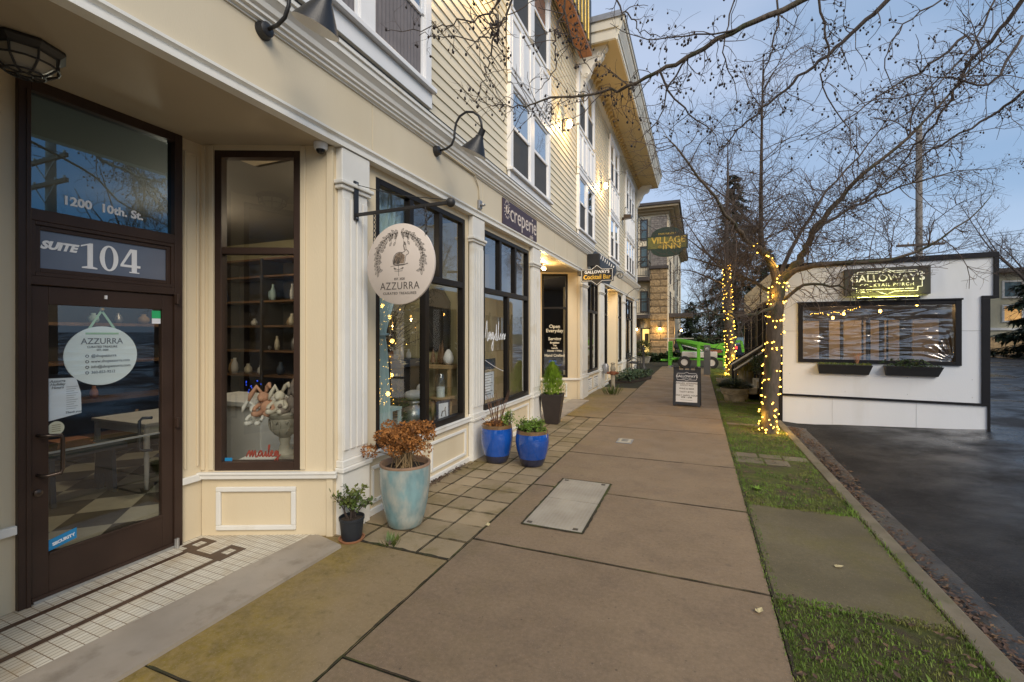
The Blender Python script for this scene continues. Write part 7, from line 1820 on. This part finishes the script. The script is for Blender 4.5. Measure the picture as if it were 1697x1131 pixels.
def inlamp(x, y, z, lab, pw):
    t = thing('wall_lamp', lab, 'wall light', (x,y,z)); b = MB(); b.prism([(x-.09,z+.06),(x+.09,z+.06),(x+.05,z+.16),(x-.05,z+.16)], y-.12, y, 'y'); b.obj('hood', M['bronze'], t)
    b = MB(); b.sphere((x,y-.07,z), .055, 10, 6); b.obj('bulb', M['lamp_hot'], t, smooth=True)
    l = bpy.data.lights.new('inn_lamp', 'POINT'); l.energy = pw; l.color = (1,.62,.2); l.shadow_soft_size = .06; o = bpy.data.objects.new('inn_lamp', l); COL.objects.link(o); o.location = (x,y-.22,z-.1); o.parent = t; o.matrix_parent_inverse = Matrix.Translation(-V3((x,y,z)))
inlamp(-2.2, 29.66, 2.0, 'lit hooded lamp on the stone pier of the inn', 14)
inlamp(-3.60, 29.7, 1.95, 'lit wall lamp left of the lit doorway of the inn', 10)
inlamp(-1.0, 31.0, 1.9, 'bright lamp under the portico of the inn', 30)

# ------------------------------------------------------------------ green trailer lift
M['lime'] = mat('lime_paint', (.11,.40,.03), .4, .08, 6); M['tyre'] = mat('tyre_rubber', (.018,.018,.018), .8, .15, 20); M['lgrey'] = mat('pale_grey_case', (.52,.50,.48), .5, .05)
LY = 24.4
t = thing('trailer_lift', 'lime green trailer-mounted boom lift with outriggers parked across the end of the footpath', 'boom lift', (0,LY,0))
b = MB(); b.box(-1.35,1.75,LY-.10,LY+.10,.38,.50); b.box(-.9,.9,LY-.55,LY+.55,.40,.47); b.bar((1.75,LY,.44),(2.5,LY,.48),.09); b.box(-1.75,-1.2,LY-.42,LY-.30,.32,.42); b.obj('chassis', M['lime'], t, bevel=.01)
for x, y in ((-1.30,LY-.5),(.02,LY-.85),(1.15,LY-.85),(-1.30,LY+.6)):
    b = MB(); b.box(x-.075,x+.075,y-.06,y+.06,.12,1.30 if x < 1 else .9); b.bar((x,y,.42),(x*.7,LY,.45),.09,.07); b.obj('outrigger', M['lime'], t, bevel=.01)
    b = MB(); b.lathe([(.13,0),(.13,.03),(.04,.06),(.04,.12)], (x,y,.0), 12); b.obj('outrigger_foot', M['zinc'], t)
for s in range(10):
    b = MB(); b.box(-1.31+.0,-1.21,LY-.575,LY-.560,.40+s*.09,.43+s*.09); b.obj('jack_hole', M['black'], t)
for x, y in ((-.62,LY-.62),(-.62,LY+.62),(.6,LY-.62)):
    W = Matrix.Translation((x,y,.30)) @ Matrix.Rotation(R(90),4,'X'); b = MB(W); b.lathe([(.16,-.09),(.27,-.09),(.30,-.06),(.30,.06),(.27,.09),(.16,.09),(.16,-.09)], n=28); o = b.obj('wheel', M['tyre'], t, smooth='auto')
    b = MB(W); b.lathe([(.001,.05),(.06,.06),(.09,.03),(.155,.03),(.16,.07)], n=20); b.obj('rim', M['lgrey'], o, smooth='auto')
b = MB(); b.box(-.75,.35,LY-.52,LY+.35,.52,.80); b.obj('battery_case', M['lgrey'], t, bevel=.03); b = MB(); b.box(.42,.85,LY-.50,LY+.35,.52,.82); b.obj('control_case', M['lgrey'], t, bevel=.03)
b = MB(); b.lathe([(.22,.5),(.22,.62),(.12,.64),(.12,.98)], (.35,LY,0), 16); b.obj('turntable', M['lime'], t)
b = MB(); b.bar((-1.02,LY-.12,1.40),(1.2,LY-.12,.98),.15,.17); b.obj('upper_boom', M['lime'], t, bevel=.015)
b = MB(); b.bar((-.95,LY+.08,1.30),(.9,LY+.08,.78),.13,.14); b.bar((-.95,LY+.08,1.34),(-.72,LY+.05,.74),.12,.14); b.bar((-.72,LY+.05,.78),(1.4,LY+.05,.70),.12,.14); b.obj('lower_boom', M['lime'], t, bevel=.012)
b = MB(); b.bar((.5,LY-.1,1.06),(1.9,LY-.1,1.34),.10,.12); b.bar((1.2,LY-.1,.98),(1.55,LY-.1,.66),.13,.15); b.bar((1.9,LY-.1,1.34),(2.0,LY-.1,.8),.1,.12); b.obj('jib', M['lime'], t, bevel=.012)
b = MB(); b.tube([(-.75,LY-.02,1.12),(.2,LY-.02,.86)],.035,8); b.tube([(.3,LY-.16,.80),(1.1,LY-.16,.88)],.03,8); b.obj('ram', M['alu'], t)
b = MB(); b.sphere((-1.03,LY-.1,1.05),.13,10,8,(.8,.8,1.3)); b.sphere((-.95,LY-.1,.78),.11,10,8); b.obj('hydraulic_block', M['black'], t)
b = MB(); b.box(.55,1.05,LY-.205,LY-.20,.76,.90); b.obj('decal', mat('rust_decal', (.20,.06,.02), .6, .1), t)
b = MB(); b.bar((-1.6,LY-.4,1.46),(-.2,LY-.4,1.46),.03); b.obj('cross_bar', M['lgrey'], t)

# ------------------------------------------------------------------ evergreens, hedges and far trees
M['spruce'] = leafmat('spruce_needles', (.022,.036,.018), (.045,.06,.03)); M['laurel'] = leafmat('laurel_leaf', (.028,.05,.016), (.06,.085,.025))
def conifer(lab, x, y, h, r, n, mt='spruce', z0=0, base=.10, droop=.25):
    t = thing('conifer', lab, 'tree', (x,y,z0)); b = MB(); b.tube([(x,y,z0-.2),(x,y,z0+h*.5),(x,y,z0+h*.97)],[r*.07,r*.045,.02],8); b.obj('trunk', M['bark2'], t, smooth=True)
    b = MB(); f = MB(); nb = int(h*9)
    for k in range(nb):
        u = (k+random.random())/nb; z = z0+h*(base+(1-base)*u); L_ = r*(1-u)**.8*random.uniform(.55,1.12)+.12; a = k*2.4+random.gauss(0,.3)
        e = V3((x+math.cos(a)*L_, y+math.sin(a)*L_, z-L_*droop)); s_ = V3((x,y,z)); b.tube([s_, s_.lerp(e,.5)+V3((0,0,.06*L_)), e],[.03,.02,.008],4,cap=False)
        m = max(4, int(n/nb*(L_/r+.15)*1.6))
        for _ in range(m):
            w_ = random.random()**.7; q = s_.lerp(e, w_)+V3((random.gauss(0,.12*L_*.5+.04),random.gauss(0,.12*L_*.5+.04),random.gauss(-.05,.06)))
            f.leaf(q, (math.cos(a)+random.gauss(0,.6), math.sin(a)+random.gauss(0,.6), random.uniform(-1.0,.1)), (0,0,1), random.uniform(.2,.5), random.uniform(.08,.17))
    b.obj('branches', M['bark2'], t); f.obj('foliage', M[mt], t)
conifer('tall dark spruce behind the farther lit tree', 2.45, 37, 13.4, 3.5, 14000, base=.12, droop=.40)
conifer('small dark conifer beyond the green lift', -.6, 44, 4.6, 1.5, 3000)
conifer('broad dark conifer between the spruce and the white bar', 5.4, 44, 9.0, 3.2, 12000, base=.05)
conifer('dark green conifer at the right edge beyond the wet road', 15.9, 31.0, 5.6, 2.3, 9000, base=.03)
conifer('distant slim fir on the skyline at the far right', 33, 60, 16, 3, 2000)
def hedge(lab, x0, x1, y0, y1, h, n, mt='laurel', z0=0, nm='hedge', gap=.0):
    t = thing(nm, lab, 'hedge', ((x0+x1)/2,(y0+y1)/2,z0)); b = MB()
    for k in range(6): x = x0+(x1-x0)*(k+.5)/6; b.tube([(x,(y0+y1)/2,z0-.2),(x+random.gauss(0,.2),(y0+y1)/2,z0+h*.7)],[.06,.02],5)
    b.obj('stems', M['bark2'], t); b = MB()
    for _ in range(n):
        x = random.uniform(x0,x1); y = random.uniform(y0,y1); hh = h*(.72+.35*mn.noise(V3((x*.6,y*.6,2.2)))+.12*mn.noise(V3((x*2.2,y*2.2,5)))); z = z0+hh*(1-random.random()**2*.9)
        b.leaf((x,y,z), (random.gauss(0,1),random.gauss(0,1),random.gauss(.2,.7)), (0,0,1), random.uniform(.16,.34), random.uniform(.1,.18))
    b.obj('foliage', M[mt], t)
hedge('dark rough hedge behind the green lift at the end of the footpath', -1.6, 6.5, 33, 35, 1.6, 3600)
hedge('tall evergreen thicket behind the lift and portico', -2.0, 14, 50, 54, 4.6, 7000)
hedge('low ivy bank before the stone pier of the inn', -3.4, -1.0, 28.4, 29.4, .6, 1500)
hedge('long dark tree line far beyond the white bar', 9, 62, 74, 80, 5.5, 6000)
hedge('dark shrub bank along the far left beyond the inn portico', -12, -2, 56, 58, 6, 2500)
def baretree(lab, x, y, h, r, z0=0, n=26, lights=False):
    t = thing('bare_tree', lab, 'tree', (x,y,z0)); tw = Twigs(); p0 = V3((x,y,z0-.2)); p1 = V3((x+.1,y,z0+h*.35)); b = MB(); b.tube([p0,p0.lerp(p1,.5),p1],[h*.022,h*.018,h*.014],9); b.obj('trunk', M['bark2'], t, smooth=True)
    for k in range(8):
        a = k*2.4; d = V3((math.cos(a),math.sin(a),0)); L_ = r*random.uniform(.7,1)
        limb(t, 'limb', [p1-V3((0,0,.05*k)), p1+d*L_*.3+V3((0,0,h*.18)), p1+d*L_*.65+V3((0,0,h*.36)), p1+d*L_+V3((0,0,h*random.uniform(.45,.65)))], h*.010, .012, M['bark2'], 6, tw, n, (h*.10,h*.22), 2, .2, 0, .15, (3,5), .016)
    tw.b.obj('twigs', M['twig'], t)
baretree('large bare tree at the right edge behind the pale house', 18.6, 36, 9.5, 4.4)
baretree('bare tree on the far left beyond the lift', 1.2, 58, 9, 3.5, n=12)
# pale house on the right, with bank and wall
H = thing('pale_house', 'cream house with small windows above a low stone wall at the right edge', 'building', (24,38,1.0))
M['house'] = mat('house_cream', (.45,.42,.30), .7, .05)
b = MB(); b.box(16.5,34,38,48,.4,5.5); b.obj('wall', M['house'], H)
b = MB(); b.box(16.2,34.3,37.6,48.3,5.5,5.75); b.obj('roof', M['inn_dark'], H)
b = MB(); b.box(16.45,34,37.9,37.999,1.9,2.05); b.obj('band', M['whitewood'], H)
for x, z, lit in ((17.6,2.4,1),(19.4,2.4,0),(21.4,2.4,0),(17.6,3.9,0),(19.6,3.9,0),(21.6,3.9,1)):
    b = MB(); b.box(x,x+.1,37.92,37.999,z,z+1.1); b.box(x+.9,x+1.0,37.92,37.999,z,z+1.1); b.box(x+.1,x+.9,37.92,37.999,z,z+.1); b.box(x+.1,x+.9,37.92,37.999,z+1.0,z+1.1); o = b.obj('window', M['whitewood'], H)
    b = MB(); b.poly([(x+.1,37.96,z+.1),(x+.9,37.96,z+.1),(x+.9,37.96,z+1.0),(x+.1,37.96,z+1.0)]); b.obj('pane', emis('house_lit', (1,.55,.18), .16) if lit else M['glass_far'], o)
t = thing('retaining_wall', 'low rough stone retaining wall below the pale house', 'wall', (22,35,.6)); b = MB(); b.box(15.5,40,35.6,36.2,-.2,1.5); b.obj('stonework', M['ashlar'], t, bevel=.04)
M['lawn'] = mat('lawn', (.07,.13,.02), .9, .3, 5, .5, 20, col2=(.10,.12,.03))
b = MB(); b.prism([(13.5,22.5),(60,19.5),(60,35.5),(14,35.5)], -.4, .02, 'z'); struct(b, 'lawn', M['lawn'])
b = MB(); b.prism([(13.6,26),(60,24.5),(60,27.5),(13.6,28.2)], .0, .03, 'z'); struct(b, 'garden_path', M['g_curb'])
b = MB(); b.box(-1.5,16,25.9,33,-.29,-.06); struct(b, 'rear_lawn', M['lawn'])
# dark parked car beyond the porch
t = thing('parked_car', 'dark parked car with red tail lights beyond the porch of the white bar', 'car', (3.3,33,0))
cx0 = 2.9; CY = 34.0
b = MB(); b.prism([(-.85,.28),(.85,.28),(.88,.62),(.84,.90),(.70,1.0),(-.70,1.0),(-.84,.90),(-.88,.62)], CY-1.9, CY+1.9, 'y'); b.v = [(v[0]+cx0,v[1],v[2]+.02) for v in b.v]; b.obj('body', mat('car_blue', (.012,.018,.035), .2, .1, coat=1), t, bevel=.06, seg=3)
b = MB(); b._add([(cx0-.74,CY-1.7,1.0),(cx0+.74,CY-1.7,1.0),(cx0+.74,CY+1.0,1.0),(cx0-.74,CY+1.0,1.0),(cx0-.6,CY-1.2,1.46),(cx0+.6,CY-1.2,1.46),(cx0+.6,CY+.4,1.46),(cx0-.6,CY+.4,1.46)],[(4,5,6,7),(0,1,5,4),(1,2,6,5),(2,3,7,6),(3,0,4,7)]); b.obj('cabin', M['glass_far'], t, bevel=.04)
for s_ in (-1,1):
    b = MB(); b.box(cx0+s_*.60,cx0+s_*.84,CY-1.93,CY-1.86,.70,.90); b.obj('tail_light', emis('tail_light', (.9,.05,.05), 1.2), t, bevel=.02)
    for yy_ in (-1.2,1.2):
        W = Matrix.Translation((cx0+s_*.80,CY+yy_,.31)) @ Matrix.Rotation(R(90),4,'Y'); b = MB(W); b.lathe([(.12,-.1),(.31,-.1),(.31,.1),(.12,.1),(.12,-.1)], n=20); o = b.obj('wheel', M['tyre'], t, smooth='auto'); b = MB(W); b.lathe([(.001,s_*.06),(.19,s_*.08),(.2,0)], n=14); b.obj('rim', M['lgrey'], o)
b = MB(); b.box(cx0-.25,cx0+.25,CY-1.915,CY-1.90,.55,.67); b.obj('number_plate', M['white'], t)
# ------------------------------------------------------------------ utility poles and wires
def upole(lab, x, y, h, arms, z0=-.2, aw=1.0):
    t = thing('utility_pole', lab, 'utility pole', (x,y,z0)); b = MB(); b.tube([(x,y,z0),(x,y,h)],[.17,.13],12); b.obj('pole', mat('grey_pole_wood', (.17,.15,.13), .9, .2, 8, .3, 30), t, smooth=True)
    for z in arms:
        b = MB(); b.box(x-aw,x+aw,y-.2,y-.1,z-.06,z+.06); b.obj('crossarm', M['bark2'], t)
        b = MB(); b.bar((x-.6,y-.15,z-.06),(x,y-.15,z-.6),.03); b.bar((x+.6,y-.15,z-.06),(x,y-.15,z-.6),.03); b.obj('brace', M['zinc'], t)
        for q in (-.9,-.5,.5,.9): b = MB(); b.lathe([(.03,.06),(.045,.10),(.04,.16),(.001,.17)], (x+q*aw,y-.15,z), 8); b.obj('insulator', M['lgrey'], t)
    return t
upole('tall grey wooden utility pole with a low crossarm behind the white bar', 10.66, 30, 12.5, (6.3,))
upole('wooden utility pole across the street, seen reflected in the door transom', 12.2, 8.2, 8.4, (7.4,6.6), aw=1.3)
def wire(lab, p, q, sag, r=.012):
    p, q = V3(p), V3(q); b = MB(); b.tube([p.lerp(q,k/24)-V3((0,0,sag*4*(k/24)*(1-k/24))) for k in range(25)], r, 4); o = b.obj('overhead_wire', M['black']); tag(o, lab, 'wire', 'overhead wires')
wire('upper overhead wire running right from the crossarm of the tall pole', (11.6,29.85,6.45), (40,24,10.2), .5)
wire('lower overhead wire running right from the crossarm of the tall pole', (11.1,29.85,6.4), (40,26,9.3), .6)
wire('high overhead wire from the top of the tall pole toward the street', (10.66,30,12.3), (12.2,8.2,8.2), .8)
wire('second wire across the street from the reflected pole', (12.2,8.2,7.5), (13,-30,7.8), .6)
wire('third wire across the street from the reflected pole', (11.2,8.05,7.5), (11.6,-30,7.8), .6)
# houses over the street that the shop glass mirrors
def house(lab, x, y, w, d, h, col, roofh=2.2):
    t = thing('street_house', lab, 'building', (x,y,0)); b = MB(); b.box(x,x+d,y,y+w,-.3,h); b.obj('wall', mat('house_wall', col, .7, .08), t)
    b = MB(); b.prism([(x-.5,h),(x+d/2,h+roofh),(x+d+.5,h)], y-.4, y+w+.4, 'y'); b.obj('roof', M['inn_dark'], t)
    for k in range(3):
        yy_ = y+w*(k+.3)/3; b = MB(); b.box(x-.05,x-.001,yy_,yy_+1.1,1.2,2.7); o = b.obj('window', M['whitewood'], t); b = MB(); b.box(x-.06,x-.051,yy_+.08,yy_+1.02,1.28,2.62); b.obj('pane', M['glass_far'], o)
house('dark house across the street, mirrored in the shop door', 17, 1, 9, 8, 4.6, (.10,.085,.08))
house('grey house across the street, behind the camera to the right', 17, -13, 10, 8, 4.4, (.16,.15,.14))
baretree('bare tree across the street, mirrored in the door glass', 14, 12.5, 8, 3.2, n=8)
conifer('dark evergreen across the street near the mirrored house', 15.5, 16.5, 9, 2.6, 1800)
hedge('dark clipped hedge along the far side of the street', 13, 14.5, -10, 7.2, 1.7, 1600)

house('dark two-storey building behind the camera to the right, mirrored in the far entry glass', 13, -30, 13, 9, 6.2, (.09,.08,.075))
hedge('tall dark laurel hedge far behind the camera', -12, 12, -24, -22, 3.6, 2600)
